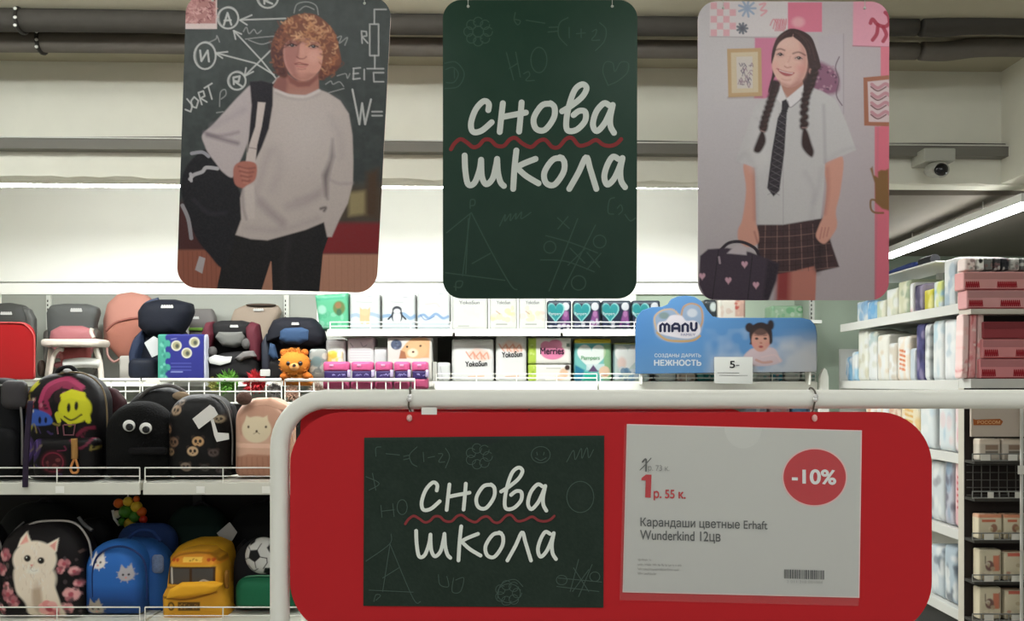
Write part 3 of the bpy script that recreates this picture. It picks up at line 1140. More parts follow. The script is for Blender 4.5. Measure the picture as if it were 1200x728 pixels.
# hair and face (design units of the head close-up)
TZ = P.T
P.T = (885, 25, 7.28)
P.poly([(312, 64), (400, 84), (478, 138), (520, 240), (548, 340), (560, 392), (520, 440), (500, 560), (420, 600), (400, 500), (300, 300), (170, 470), (120, 600), (112, 580), (146, 440), (138, 320), (152, 230), (186, 144), (246, 88)], (58, 36, 36), soft=1.3, smooth=True)
P.poly([(322, 128), (250, 150), (190, 205), (162, 290), (142, 370), (158, 440), (198, 510), (240, 552), (300, 564), (375, 535), (420, 475), (442, 400), (446, 320), (430, 245), (386, 180)], (220, 176, 164), soft=1.3, smooth=True)
P.poly([(386, 180), (430, 245), (446, 320), (442, 400), (420, 475), (375, 535), (300, 564), (360, 470), (400, 380), (390, 270)], (192, 138, 130), soft=6, a=.75)
P.poly([(210, 520), (300, 545), (400, 500), (380, 545), (300, 572), (235, 556)], (168, 112, 104), soft=4, a=.6)
P.ell(170, 385, 24, 34, (226, 166, 156), 6, .6)
P.ell(385, 400, 40, 34, (212, 142, 136), 8, .6)
P.ell(260, 190, 70, 40, (228, 190, 180), 8, .6)
P.ell(478, 428, 20, 28, (204, 150, 142), 1.5)
P.line([(468, 420), (480, 430), (474, 446)], 5, (160, 100, 94), .7)
P.line([(176, 246), (212, 236), (250, 248)], 13, (96, 62, 62), .75, soft=1.6)
P.line([(322, 276), (372, 264), (426, 290)], 13, (96, 60, 62), .75, soft=1.6)
for ex, ey, rx_ in ((212, 283, 27), (370, 314, 30)):
    P.ell(ex, ey + 2, rx_ + 8, 20, (188, 136, 130), 2.5, .7)
    P.ell(ex, ey + 2, rx_, 11, (198, 172, 168), 1.2, .9)
    P.ell(ex + 3, ey, 16, 13, (46, 28, 32), .9)
    P.line([(ex - rx_, ey + 2), (ex, ey - 12), (ex + rx_, ey + 6)], 7, (60, 36, 40), .9)
    P.ell(ex - 1, ey - 4, 3, 3, (230, 220, 216), .6)
P.line([(300, 300), (282, 345), (262, 376)], 9, (200, 146, 138), .6, soft=2)
P.line([(250, 384), (272, 396), (306, 390)], 8, (160, 98, 94), .8, soft=1.4)
P.ell(270, 368, 12, 14, (232, 192, 180), 2, .6)
P.poly([(186, 402), (240, 422), (290, 434), (336, 438), (306, 464), (260, 468), (216, 444)], (170, 90, 94), soft=1.3, smooth=True)
P.line([(206, 418), (250, 434), (300, 444), (318, 443)], 9, (222, 198, 194), .85)
P.line([(186, 400), (178, 408)], 5, (150, 92, 90), .7)
P.line([(226, 492), (262, 504), (300, 498)], 7, (184, 130, 124), .6, soft=2.5)
P.poly([(322, 128), (250, 148), (188, 205), (160, 300), (140, 360), (138, 320), (152, 230), (186, 144), (246, 90), (312, 66)], (60, 38, 38), soft=1.4, smooth=True)
P.poly([(312, 66), (400, 84), (478, 138), (520, 240), (550, 350), (520, 420), (470, 400), (448, 330), (430, 245), (386, 180), (322, 128)], (60, 38, 38), soft=1.4, smooth=True)
P.line([(324, 112), (320, 130)], 5, (196, 150, 142), .7)
for ln in ([(300, 84), (230, 130), (180, 210)], [(340, 90), (430, 170), (470, 280)], [(370, 96), (470, 190), (510, 330)], [(260, 100), (200, 150), (160, 240)]):
    P.line(ln, 8, (92, 62, 60), .5, soft=1.5)
P.T = TZ
# braids
for path, w0 in (([(420, 395), (416, 420), (408, 445), (392, 500), (372, 560), (360, 612)], 36), ([(606, 340), (586, 400), (566, 450), (556, 520), (556, 600)], 38)):
    C = catmull(path, False, 5)
    for k, (x, y) in enumerate(C):
        P.ell(x + (6 if k % 2 else -6), y, w0 * .42, 17, (48, 30, 30), 3, rot=.6 if k % 2 else -.6)
        if k % 2:
            P.line([(x - 12, y + 6), (x + 12, y - 6)], 5, (92, 62, 56), .6, soft=3)
P.poly([(352, 622), (370, 640), (372, 680), (345, 724), (316, 716), (330, 670)], (48, 30, 30), soft=3, smooth=True)
P.poly([(550, 612), (570, 620), (590, 680), (602, 720), (590, 746), (556, 716), (542, 680)], (50, 30, 30), soft=3, smooth=True)
P.line([(350, 620), (370, 626)], 6, (150, 120, 118), .8)
P.line([(546, 606), (570, 606)], 6, (150, 120, 118), .8)
# satchel
P.line([(160, 1185), (200, 1152), (260, 1148), (320, 1176), (340, 1210)], 15, (44, 34, 44), 1)
P.poly([(62, 1214), (100, 1182), (190, 1176), (300, 1196), (392, 1232), (436, 1250), (420, 1330), (384, 1430), (90, 1420), (56, 1350)], (62, 50, 64), soft=2)
P.poly([(382, 1236), (436, 1250), (424, 1330), (388, 1420), (360, 1420)], (42, 32, 44), soft=4)
P.poly([(206, 1186), (238, 1160), (282, 1176), (282, 1210), (190, 1202)], (190, 178, 184), soft=2)
for ln in ([(150, 1186), (120, 1420)], [(310, 1210), (288, 1420)]):
    P.line(ln, 5, (34, 26, 36), .9)
P.line([(152, 1220), (156, 1248)], 10, (176, 156, 166), .8)
for cx, cy in ((72, 1312), (196, 1332), (273, 1256), (327, 1354)):
    P.poly([(x, y) for x, y in heart(cx, cy, 30, 34, 20)], (206, 160, 176), soft=1.5)
P.grain(.07, 1.3, 5, (120, 110, 112))
t = board('hanging poster of a girl with two braids, tie and satchel', CG, 2.6, 2.6, 22, (200, 180, 182))
grid_print('print', CG, 2.6, 2.6, 300, 460, 22, P, t)

# ---- the two-word slogan: strokes measured on the middle poster
T3 = lambda pts: [(505 + x / Z, y / Z) for x, y in pts]
T4 = lambda pts: [(505 + x / Z, 170 + y / Z) for x, y in pts]
WORDS = [T3(q) for q in (
    [(272, 522), (274, 492), (250, 480), (212, 520), (190, 585), (200, 625), (240, 620), (288, 580)],
    [(341, 490), (333, 560), (326, 626)], [(334, 556), (390, 545), (450, 534)], [(430, 486), (424, 560), (418, 624)],
    [(570, 492), (526, 500), (488, 560), (498, 610), (540, 616), (582, 560), (586, 510), (566, 490)],
    [(622, 528), (668, 500), (718, 458), (738, 418), (718, 400), (684, 424), (658, 490), (642, 570), (648, 618), (690, 616), (730, 575), (732, 532), (704, 526), (676, 546)],
    [(846, 500), (820, 490), (784, 530), (768, 590), (786, 622), (820, 590), (846, 540), (862, 498)], [(862, 498), (850, 560), (852, 600), (868, 630)])] + \
    [T4(q) for q in (
        [(160, 50), (163, 120), (176, 186), (206, 180), (230, 120), (238, 70)], [(238, 72), (242, 150), (262, 186), (292, 160), (308, 100), (314, 66)], [(314, 68), (318, 130), (330, 176), (346, 194)],
        [(405, 26), (396, 110), (390, 208)], [(496, 66), (440, 88), (402, 108)], [(404, 104), (450, 146), (510, 182)],
        [(622, 62), (578, 70), (538, 130), (546, 180), (586, 188), (628, 130), (632, 80), (612, 58)],
        [(656, 208), (700, 130), (736, 58), (754, 110), (784, 208)],
        [(888, 66), (862, 56), (836, 96), (822, 150), (836, 188), (868, 160), (896, 100), (908, 62)], [(908, 64), (898, 120), (902, 170), (920, 200)])]
WAVE = T3([(95, 708), (112, 680), (140, 660), (168, 674), (200, 698), (228, 690), (252, 664), (282, 664), (310, 690), (345, 692), (374, 662), (402, 655), (436, 682), (476, 697), (510, 670), (542, 664), (575, 697), (606, 697), (640, 660), (670, 655), (702, 690), (742, 684), (782, 664), (816, 686), (850, 692), (880, 682), (902, 660)])
FAINT = []
for k in range(8):
    a = 2 * math.pi * k / 8
    FAINT.append((T3(oval(224 + 46 * math.cos(a), 150 + 46 * math.sin(a), 22, 22, 10)), 1.2))
FAINT += [(T3(q), 1.3) for q in (oval(224, 150, 26, 26, 12), [(400, 60), (395, 95), (412, 118), (424, 100), (400, 92)], [(452, 96), (500, 104), (540, 110)], [(560, 130), (605, 128)], [(556, 152), (600, 148)],
    [(650, 84), (610, 110), (606, 170), (645, 216)], [(655, 130), (656, 180)], [(690, 160), (732, 156)], [(712, 138), (712, 178)], [(765, 150), (785, 140), (780, 165), (762, 190), (800, 190)], [(800, 108), (830, 140), (822, 195), (780, 240)],
    [(358, 250), (392, 380)], [(402, 248), (424, 365)], [(372, 325), (412, 300)], oval(512, 285, 38, 60, 16) + [(550, 285)], [(440, 350), (462, 340), (468, 358), (450, 382), (490, 382)],
    [(840, 405), (815, 340), (828, 295), (862, 300), (872, 340), (900, 296), (935, 300), (930, 345), (885, 385), (840, 405)],
    [(66, 300), (120, 296), (158, 350), (130, 410), (66, 420)], [(70, 330), (105, 320), (130, 350), (110, 390), (72, 392)], [(110, 330), (112, 370)])]
FAINT += [(T4(q), 1.4) for q in ([(190, 322), (75, 416)], [(186, 326), (150, 620)], [(178, 350), (165, 610)], [(192, 322), (290, 512), (378, 664), (408, 686)], [(70, 606), (350, 642)], [(282, 514), (196, 562)],
    [(186, 300), (188, 262), (208, 262), (206, 285), (188, 288)], [(118, 690), (120, 650), (150, 648), (140, 675), (110, 672)], [(326, 384), (352, 330), (350, 362), (378, 326), (376, 360), (404, 324), (402, 352), (430, 318), (428, 350), (474, 320)],
    [(696, 350), (560, 692)], [(780, 380), (628, 684)], [(545, 430), (660, 462), (790, 512)], [(520, 545), (640, 552), (775, 602)], oval(564, 485, 28, 28, 14) + [(592, 485)], oval(800, 458, 30, 30, 14) + [(830, 458)], oval(700, 654, 34, 34, 14) + [(734, 654)],
    [(600, 345), (655, 395)], [(650, 340), (602, 398)], [(660, 490), (730, 560)], [(732, 490), (650, 570)], [(740, 510), (800, 580)], [(806, 514), (740, 590)], [(870, 250), (846, 262), (840, 320), (866, 328)], [(884, 300), (900, 284), (908, 310), (890, 330)], [(920, 330), (945, 360), (970, 346)])]

K = .76
CM = ((519, 0), (747, 0), (746, 350), (519, 350))
P = Paint((32, 64, 49))
P.fade('v', 60, 330, (22, 50, 39), .6)  # lamp falloff painted into the print, darker towards the bottom
P.grain(.16, 26, 4, (56, 82, 70))
P.grain(.08, 1.6, 6, (60, 84, 72))
t = board('hanging dark green chalkboard poster lettered in white between two photo posters', CM, 2.6, 2.6, 22, (58, 70, 64))
grid_print('print', CM, 2.6, 2.6, 120, 180, 22, P, t)


def strokes(name, lst, m, parent, mapf, keepbox=None):
    mb = MB()
    for i_, (q, w_) in enumerate(lst):
        if keepbox:
            q = [(min(max(x, keepbox[0]), keepbox[2]), min(max(y, keepbox[1]), keepbox[3])) for x, y in q]
        step = Vector((0, -.00002 * i_, 0))
        ribbon(mb, q, w_, lambda a, b: mapf(a, b) + step)
    o = mb.build(name, m, parent)
    return o


m_chalk = mat('white_chalk_ink', (226, 232, 226), .6)
m_faint = mat('faint_chalk_ink', (62, 90, 78), .6)
m_redw = mat('red_chalk_ink', (146, 52, 54), .6)
strokes('faint_drawing', FAINT, m_faint, t, at(2.6, .0012), (520, 1, 745, 349))['kind'] = 'stuff'
strokes('red_wavy_line', [(WAVE, 4.6)], m_redw, t, at(2.6, .0016))
strokes('lettering', [(q, 6.9) for q in WORDS], m_chalk, t, at(2.6, .002))

# ------------------------------------------------------------------ near sign: pipe frame, red boards, cards
K = 1.75
YS = 1.08
YP = 1.09
m_pipe = mat('white_powder_coat', (196, 197, 188), .4, k=1.7)
m_red = mat('red_plastic_board', (153, 26, 31), .45, vary=.03, scale=4)
m_red_edge = mat('red_board_edge', (120, 20, 26), .5)

p0 = W(328, 468, YP)
t = thing('sign_frame', (p0.x, YP, 0), 'white bent pipe frame of the price stand running across the picture', 'frame')
rp = .0122
pts = [Vector((p0.x, YP, 0)), Vector((p0.x, YP, .6))]
R = 56 / F * YP
pts += [Vector((p0.x, YP, p0.z - R - .05))]
for i in range(11):
    a = math.pi - math.pi / 2 * i / 10
    pts.append(Vector((p0.x + R + R * math.cos(a), YP, p0.z - R + R * math.sin(a))))
xe = W(1560, 0, YP).x
for q in np.linspace(p0.x + R + .1, xe - .1, 8):
    pts.append(Vector((q, YP, p0.z)))
for i in range(9):
    a = math.pi / 2 * (1 - i / 8)
    pts.append(Vector((xe - .06 + .06 * math.cos(a), YP, p0.z - .06 + .06 * math.sin(a))))
pts += [Vector((xe, YP, .6)), Vector((xe, YP, 0))]
MB().tube(pts, rp, 24).build('pipe', m_pipe, t, True)
for x in (p0.x, xe):
    mb = MB()
    mb.tube([(x, YP, 0), (x, YP, .012)], .05, 20)
    mb.build('foot_plate', m_pipe, t, True)

# front board
zt = W(0, 483, YS).z
zb = W(0, 742, YS).z


def red_board(label, u0, u1, v0, v1, Y, rt, rb, name='red_sign_board'):
    out = rrect(u0, v0, u1, v1, rb, rt, k=14)
    t = thing(name, W((u0 + u1) / 2, v1, Y), label, 'sign')
    mb = MB()
    mb.prism([W(a, b, Y) for a, b in out], (0, .005, 0))
    mb.build('panel', m_red, t)
    return t


ob = red_board('large red board with rounded corners hanging from the pipe frame', 340, 1092, 483, 744, YS, 62, 62)
# hanging ties
for (u, dv) in ((480, 0), (954, 0)):
    w0 = W(u, 490, YS)
    mb = MB()
    rr_ = rp + .0025
    loop = [Vector((w0.x + .001 * math.sin(3 * a), YP + rr_ * math.cos(a), p0.z + rr_ * math.sin(a))) for a in np.linspace(0, 2 * math.pi, 25)[:-1]]
    mb.tube(loop, .0012, 6, closed=True)
    mb.tube([loop[18], (w0.x, YS + .0025, w0.z + .004), (w0.x, YS - .003, w0.z)], .0012, 6)
    tie = mb.build('wire_tie', mat('dark_wire', (74, 70, 62), .5), ob, True)
    b = MB()
    for q, r_ in ((loop[3], .0032), (loop[11], .0030), (loop[12], .0034), (loop[18], .003)):
        b.ball(q, r_)
    b.build('chain_bead', mat('nickel_bead', (225, 225, 220), .25, metal=.5), tie, True)
    MB().ball((w0.x, YS - .002, w0.z), .0036, .003, .0046).build('hook_end', mat('pink_white_plastic', (216, 150, 146), .4), ob, True)
w0, w1 = W(494, 486, YS), W(512, 477.5, YS)
MB().box(w0.x, w1.x, YS - .0006, YS + .0002, w0.z, w1.z).build('tape_tab', mat('paper_tape', (216, 196, 186), .6), ob)

# second board on the far side of the frame
bk = red_board('second red board hanging behind the front one, only its top edge showing', 352, 876, 479.5, 728, 1.105, 20, 20)
MB().tube([(W(620, 0, 1.105).x, 1.105, W(0, 481, 1.105).z), (W(620, 0, 1.1).x, 1.095, p0.z - rp * .6)], .001, 5).build('wire_tie', mat('dark_wire', (74, 70, 62), .5), bk)

# ---- green slogan card
G4 = ((427, 513), (708, 510.5), (707, 712), (426, 710))
P = Paint((25, 36, 29))
P.grain(.14, 22, 3, (48, 60, 54))
P.grain(.10, 1.4, 8, (66, 78, 72))
P.ell(567, 509, 21, 12, (28, 36, 33))
P.line([(427, 514), (708, 511.5)], 1.6, (60, 64, 58), .7)
gc = thing('slogan_card', W(566, 711, YS), 'dark green card with white handwritten slogan pinned on the red board', 'card')
f = quad_map(G4, YS, YS, .0)
o_ = [f(a, b) for a, b in ((0, 0), (1, 0), (1, 1), (0, 1))]
MB().prism([p + Vector((0, -.0014, 0)) for p in o_], (0, .001, 0)).build('card_back', mat('card_edge', (60, 70, 64), .6), gc)
grid_print('print', G4, YS - .0012, YS - .0012, 140, 100, 0, P, gc, .35)
S2 = lambda pts: [(310 + x / 2.527, 440 + y / 2.527) for x, y in pts]
ff = []
for cx, cy in ((635, 240), (722, 645)):
    for k in range(7):
        a = 2 * math.pi * k / 7
        ff.append((S2(oval(cx + 26 * math.cos(a), cy + 24 * math.sin(a), 14, 14, 9)), .8))
ff += [(S2(q), .9) for q in (oval(818, 235, 28, 24, 14) + [(846, 235)], [(806, 228), (808, 236)], [(828, 228), (826, 236)], [(802, 244), (818, 252), (834, 244)],
      [(895, 256), (915, 222), (920, 250), (938, 216), (940, 246), (955, 214), (960, 244), (974, 220)], [(330, 240), (330, 215), (345, 212)], [(360, 232), (400, 236)], [(412, 240), (430, 236)], [(412, 250), (430, 246)],
      [(452, 212), (430, 235), (436, 260), (452, 270)], [(470, 228), (472, 256)], [(484, 244), (504, 240)], [(515, 232), (528, 234), (516, 256), (534, 256)], [(536, 216), (548, 240), (536, 274)],
      oval(935, 360, 40, 46, 16) + [(975, 360)], [(375, 470), (370, 500), (300, 550)], [(372, 500), (350, 640)], [(372, 500), (440, 660), (462, 670)], [(310, 636), (440, 642)], [(398, 570), (350, 600)],
      [(324, 670), (330, 650), (344, 652), (330, 666)], [(515, 590), (520, 620), (545, 625), (540, 595)], [(560, 600), (556, 640), (580, 640), (590, 600), (566, 606)],
      [(930, 545), (905, 640)], [(970, 560), (930, 655)], [(870, 600), (1000, 612)], [(865, 625), (990, 640)], oval(880, 606, 16, 14, 10) + [(896, 606)], oval(978, 596, 15, 14, 10) + [(993, 596)],
      [(915, 570), (960, 640)], [(960, 575), (912, 640)], [(300, 300), (340, 320), (310, 340)], [(320, 290), (330, 340)], [(345, 385), (348, 420)], [(380, 380), (384, 418)], [(348, 402), (384, 398)], oval(408, 390, 15, 22, 10) + [(423, 390)],
      oval(724, 645, 34, 28, 14) + [(758, 645)], [(690, 660), (700, 620), (740, 604), (765, 625)])]
strokes('faint_drawing', ff, mat('faint_chalk_on_card', (60, 74, 68), .6), gc, at(YS, .0028), (429, 515, 705, 709))['kind'] = 'stuff'
CMAP = lambda pts: [(492 + (u - 549.5) * .872, 546.5 + (v - 97) * .888) for u, v in pts]
strokes('red_wavy_line', [([(475 + (u - 528.5) * .875, 609.5 + (v - 169) * .78) for u, v in WAVE], 3.0)], mat('red_ink_on_card', (112, 46, 48), .6), gc, at(YS, .0031))
strokes('lettering', [(CMAP(q), 4.4) for q in WORDS], mat('white_ink_on_card', (186, 190, 184), .6), gc, at(YS, .0034))

# ---- white price card
PC = ((734.5, 497), (1009.5, 504.5), (1006.5, 700.5), (729.5, 694))
P = Paint((168, 169, 165))
P.fade('v', 500, 700, (156, 156, 154), .6)
P.grain(.06, 30, 2, (150, 148, 150))
pc = thing('price_card', W(870, 700, YS), 'white price card with discount circle in a clear pocket on the red board', 'card')
f = quad_map(PC, YS, YS)
MB().prism([f(a, b) + Vector((0, -.0016, 0)) for a, b in ((0, 0), (1, 0), (1, 1), (0, 1))], (0, .001, 0)).build('card_back', mat('paper_edge', (205, 170, 168), .6), pc)
grid_print('print', ((735.3, 498.2), (1008.5, 505.6), (1005.6, 699.4), (730.4, 693)), YS - .0014, YS - .0014, 90, 70, 0, P, pc, .5)
SL = .026


def cm(lift):
    def f(u, v):
        return W(u, v + (u - 735) * SL, YS - lift)
    return f


def ct(name, s, u0, v0, u1, v1, m, bold=0.0, shear=0.0, lift=.0031):
    d = (u0 - 735) * SL
    return text(name, s, u0, v0 - d, u1, v1 - d, YS, m, pc, bold, cm(lift), shear=shear)


m_ink = mat('dark_grey_ink', (72, 74, 74), .6)
m_ink2 = mat('grey_ink', (112, 113, 111), .6)
m_ink3 = mat('pale_grey_ink', (136, 136, 134), .6)
m_rink = mat('red_ink', (160, 34, 42), .55)
strokes('old_price', [([(753, 541.5), (757, 538.5), (757, 552)], 2.0)], m_ink, pc, at(YS, .0031))
ct('old_price', 'р. 73 к.', 759.5, 545, 784.5, 553.5, m_ink2)
strokes('strike_line', [([(750, 551), (756, 545), (763, 537)], 1.0)], m_ink, pc, at(YS, .0033))
mb = MB()
mb.add([W(a, b, YS - .0031) for a, b in ((751.5, 563), (752, 560), (757, 556.3), (763.5, 556.5), (762.6, 583.5), (756, 583.2), (756.8, 563.4))], [[0, 1, 2, 6], [2, 3, 4, 5, 6]])
mb.build('price', m_rink, pc)
ct('price', 'р. 55 к.', 766, 573.5, 803.5, 586.5, m_rink, .025)
ct('product_name', 'Карандаши цветные Erhaft', 750.5, 606.5, 899.5, 619.5, m_ink, .012)
ct('product_name', 'Wunderkind 12цв', 750, 621, 844.5, 635, m_ink, .012)
mb = MB()
g = random.Random(8)
for k, L in enumerate((14, 50, 47, 22)):
    v = 656.5 + k * 5.3
    u = 747.5
    while u < 747.5 + L:
        w_ = g.uniform(.9, 2.2)
        ribbon(mb, [(u, v + g.uniform(-.9, .2) - 1), (u + w_ * .5, v + g.uniform(-.2, 1.1)), (u + w_, v - .6)], .75, lambda a, b: W(a, b + (a - 747) * SL, YS - .003), caps=False)
        u += w_ + (g.random() < .16) * 1.6
o_ = mb.build('small_print', m_ink3, pc)
o_['kind'] = 'stuff'
mb = MB()
u = 919.0
while u < 966:
    w_ = g.choice((.45, .8, 1.2))
    mb.add([W(u, 667.5 + (u - 919) * SL, YS - .003), W(u + w_, 667.5 + (u - 919) * SL, YS - .003), W(u + w_, 678.2 + (u - 919) * SL, YS - .003), W(u, 678.2 + (u - 919) * SL, YS - .003)], [[0, 1, 2, 3]])
    u += w_ + g.choice((.4, .6, .9))
o_ = mb.build('barcode', m_ink, pc)
o_['kind'] = 'stuff'
ct('barcode_digits', '2 011 310 001004', 922, 680, 964, 683.2, m_ink3)
c_ = MB()
ov = oval(954.7, 559.5, 36.6, 32.8, 60, rot=.0)
c_.add([W(a, b, YS - .0029) for a, b in ov], [list(range(60))])
c_.build('discount_circle', m_rink, pc)
mb = MB()
ra = [W(a, b, YS - .00285) for a, b in oval(954.7, 559.5, 38.2, 34.3, 60)]
mb.add(ra, [list(range(60))])
mb.build('circle_rim', mat('pale_pink_ink', (206, 158, 156), .6), pc)
text('discount', '-10%', 928, 549.5, 980, 567.5, YS, mat('white_ink', (214, 196, 194), .6), pc, .03, at(YS, .0035), slope=.02)
# clear pocket over the card, with a thumb notch at the top edge
m_clear = mat_film('clear_pocket_film', (.62, .60, .58), .10, .3)
top = [(732, 498.5), (849, 501.2)] + [(871 - 22 * math.cos(a), 501.6 + 24 * math.sin(a)) for a in np.linspace(.05, math.pi - .05, 17)] + [(893, 502.3), (1009.5, 505.5)]
outl = top + [(1006, 710.5), (726, 703.5)]
mb = MB()
mb.add([W(a, b, YS - .0040) for a, b in outl], [list(range(len(outl)))])
mb.build('clear_pocket', m_clear, ob)

# ------------------------------------------------------------------ near shelving with the backpacks
K = 1.5
YL = 3.2
m_shelf = mat('white_shelf_metal', (200, 200, 190), .45, vary=.03, scale=8, k=1.25)
m_wire = mat('white_wire', (205, 205, 198), .4, k=1.4)
m_dark = mat('dark_back_panel', (28, 27, 27), .8)
Z1 = W(0, 566, YL).z          # upper backpack shelf
Z2 = W(0, 730, YL).z          # lower backpack shelf
XR = -.79
t = thing('backpack_shelving', ((-2.65 + XR) / 2, 3.5, 0), 'white shelving unit with two rows of backpacks at the left', 'shelving')
BU = t
mb = MB()
mb.box(-2.65, XR, 3.80, 3.82, .05, W(0, 474, 3.8).z)
mb.build('back_panel', m_dark, t)
seam = W(165.5, 0, YL).x
for z, nm in ((Z1, 0), (Z2, 1)):
    for x0, x1 in ((-2.65, seam - .006), (seam + .006, XR)):
        MB().box(x0, x1, YL + .012, 3.80, z - .03, z - .002).build('shelf_board', m_shelf, t)
        MB().box(x0, x1, YL, YL + .012, z - .045, z, .002).build('price_rail', m_shelf, t)
        mb = MB()
        v0 = z + .003
        for dz in (.0555, .0235):
            mb.tube([(x0 + .004, YL + .01, z + dz), (x1 - .004, YL + .01, z + dz)], .0027 if dz > .05 else .002, 6)
        n_ = max(2, int(abs(x1 - x0) / .31))
        for k in range(n_ + 1):
            x = x0 + .004 + (x1 - x0 - .008) * (k if 0 < k < n_ else k) / n_
            mb.tube([(x, YL + .01, z), (x, YL + .01, z + .055)], .0023, 6)
        mb.build('wire_fence', m_wire, t)
MB().box(-2.65, XR, 3.25, 3.8, .02, .12).build('base_plinth', m_shelf, t)
MB().box(XR, XR + .02, YL + .1, 3.82, .0, W(0, 474, 3.8).z).build('end_panel', m_shelf, t)
for x in (-2.4, seam, -.85):
    MB().box(x - .02, x + .02, 3.77, 3.80, .05, W(0, 470, 3.8).z).build('upright', mat('dark_upright', (46, 45, 44), .5), t)
for u, v in ((70, 574), (235, 574), (312, 574)):
    a_, b_ = W(u - 5, v - 4, YL - .001), W(u + 5, v + 4, YL - .001)
    MB().box(a_.x, b_.x, YL - .0015, YL - .0002, b_.z, a_.z).build('rail_label', mat('pale_label', (214, 212, 200), .5), t)

m_zip = mat('zip_grey', (96, 94, 92), .5)
m_black = mat('black_nylon', (9, 9, 11), .75, bump=.25, scale=60)
m_strap = mat('dark_webbing', (30, 29, 32), .8)


def vb(z, Y):
    return vz(z, Y)


def tubepx(name, pts, Y, r, m, parent, n=8, smooth=True):
    C = catmull(pts, False, 6) if smooth and len(pts) > 2 else np.array(pts, float)
    return MB().tube([W(p[0], p[1], Y if not callable(Y) else Y(p[0], p[1])) for p in C], r, n).build(name, m, parent, True)


def dome(u0, v0, u1, v1, rt=.46, rb=8):
    return rrect(u0, v0, u1, v1, rb, min(rt * (u1 - u0), .9 * (v1 - v0)), k=14)


def backpack(label, u0, v0, u1, z, Y, depth, paint=None, m=None, rt=.42, n=120, rings=34, p=3.2, bump=.35, scale=45., group='children\'s backpacks on the shelves', outline=None, name='backpack', back=None):
    v1 = vb(z, Y) - .3
    t = thing(name, (W((u0 + u1) / 2, 0, Y).x, Y, z), label, 'backpack', group)
    puffy('body', outline or dome(u0, v0, u1, v1, rt), Y, depth, back or .08, p, m, paint, t, n, rings, bump=bump, scale=scale)
    return t


# leftmost black bag
Y = 3.36
b = backpack('plain black backpack cut by the left edge of the picture, upper shelf', -52, 443, 37, Z1, Y, .10, m=m_black, rt=.35)
tubepx('zip', [(-40, 540), (-42, 480), (-10, 452), (22, 468), (26, 545)], Y - .09, .004, m_zip, b)
puffy('pocket', dome(-36, 500, 24, 556, .3), Y - .08, .05, .0, 4, m_black, parent=b)
puffy('painted_sheen', rrect(4, 446, 33, 480, 8), Y - .07, .035, 0, 3, mat('sheen_grey_nylon', (48, 46, 48), .55), parent=b)  # paler piece standing in for the sheen on the black nylon
# dark strap hanging over the rail
t = tubepx('hanging_strap', [(36, 470), (33, 500), (31, 530), (30, 552), (29.5, 571)], 3.19, .010, mat('plum_webbing', (38, 30, 46), .8), None)
tag(t, 'dark plum strap dangling over the upper wire rail at the left', 'strap')

# graffiti backpack
K = .85
Y = 3.37
P = Paint((13, 10, 12))
P.poly([(70, 458), (84, 446), (104, 448), (112, 460), (106, 474), (92, 478), (90, 470), (100, 464), (96, 456), (82, 458), (76, 470), (80, 484), (74, 488), (64, 476)], (140, 42, 76), smooth=True)
P.line([(66, 470), (72, 452), (92, 444), (110, 454)], 5, (176, 60, 100), .9)
P.ell(90, 464, 9, 9, (40, 22, 26))
P.scatter(66, 455, 104, 478, 14, 2.5, [(190, 110, 130), (30, 20, 22)], .8)
P.ell(104, 478, 17, 17, (206, 206, 40), 1.5)
P.poly([(88, 462), (100, 456), (114, 460), (116, 470), (100, 466), (90, 470)], (216, 214, 40))
P.line([(88, 492), (86, 484), (98, 492), (100, 496)], 5, (200, 200, 44))
P.line([(116, 480), (118, 492)], 5, (206, 206, 40))
P.ell(98.5, 477, 2, 5.2, (24, 22, 18))
P.ell(106.5, 475, 2, 5, (24, 22, 18))
P.line([(94, 487), (102, 491), (112, 485)], 2, (40, 36, 20), .9)
P.poly([(44, 492), (52, 480), (66, 480), (78, 486), (78, 496), (44, 498)], (60, 94, 180), 1.5, smooth=True)
P.ell(66, 491, 1.8, 4, (20, 20, 40))
P.ell(73, 491, 1.6, 3.4, (20, 20, 40))
P.poly([(42, 456), (56, 446), (61, 450), (54, 458), (44, 460)], (196, 190, 48), 1)
P.scatter(42, 458, 58, 482, 12, 3, [(206, 196, 170), (60, 40, 30), (190, 60, 60)], .8, 2)
P.line([(108, 508), (114, 502), (122, 500)], 4, (150, 40, 72), .9)
P.line([(92, 514), (104, 524), (114, 516), (112, 508)], 3, (110, 34, 58), .9)
P.poly([(42, 512), (54, 510), (60, 522), (54, 536), (44, 540)], (62, 44, 92), 2, smooth=True)
P.ring(50, 523, 5, 9, 1.5, (104, 76, 150), .8)
P.ell(74, 540, 15, 14, (64, 22, 30), 3, .9)
P.ring(74, 540, 12, 11, 1.5, (130, 40, 60), .9)
P.scatter(66, 533, 82, 548, 8, 2.5, [(120, 60, 60), (40, 18, 22)], .8, 5)
P.line([(46, 505), (50, 499), (56, 498), (52, 504), (46, 510)], 3, (180, 184, 66), .9)
P.line([(45, 540), (50, 546)], 3, (150, 140, 110), .8)
P.rect(44, 497, 124, 510, (12, 10, 12), a=.45)
g = random.Random(21)
for k in range(16):
    x, y = g.uniform(46, 122), g.uniform(448, 554)
    if (x - 104) ** 2 + (y - 478) ** 2 < 420 or (x < 80 and 478 < y < 498):
        continue
    P.line([(x, y), (x + g.uniform(-6, 6), y + g.uniform(-5, 5)), (x + g.uniform(-8, 8), y + g.uniform(-3, 8))], g.uniform(1.2, 2.6), g.choice([(128, 40, 76), (70, 52, 104), (150, 134, 66), (92, 32, 44), (130, 116, 96)]), .7)
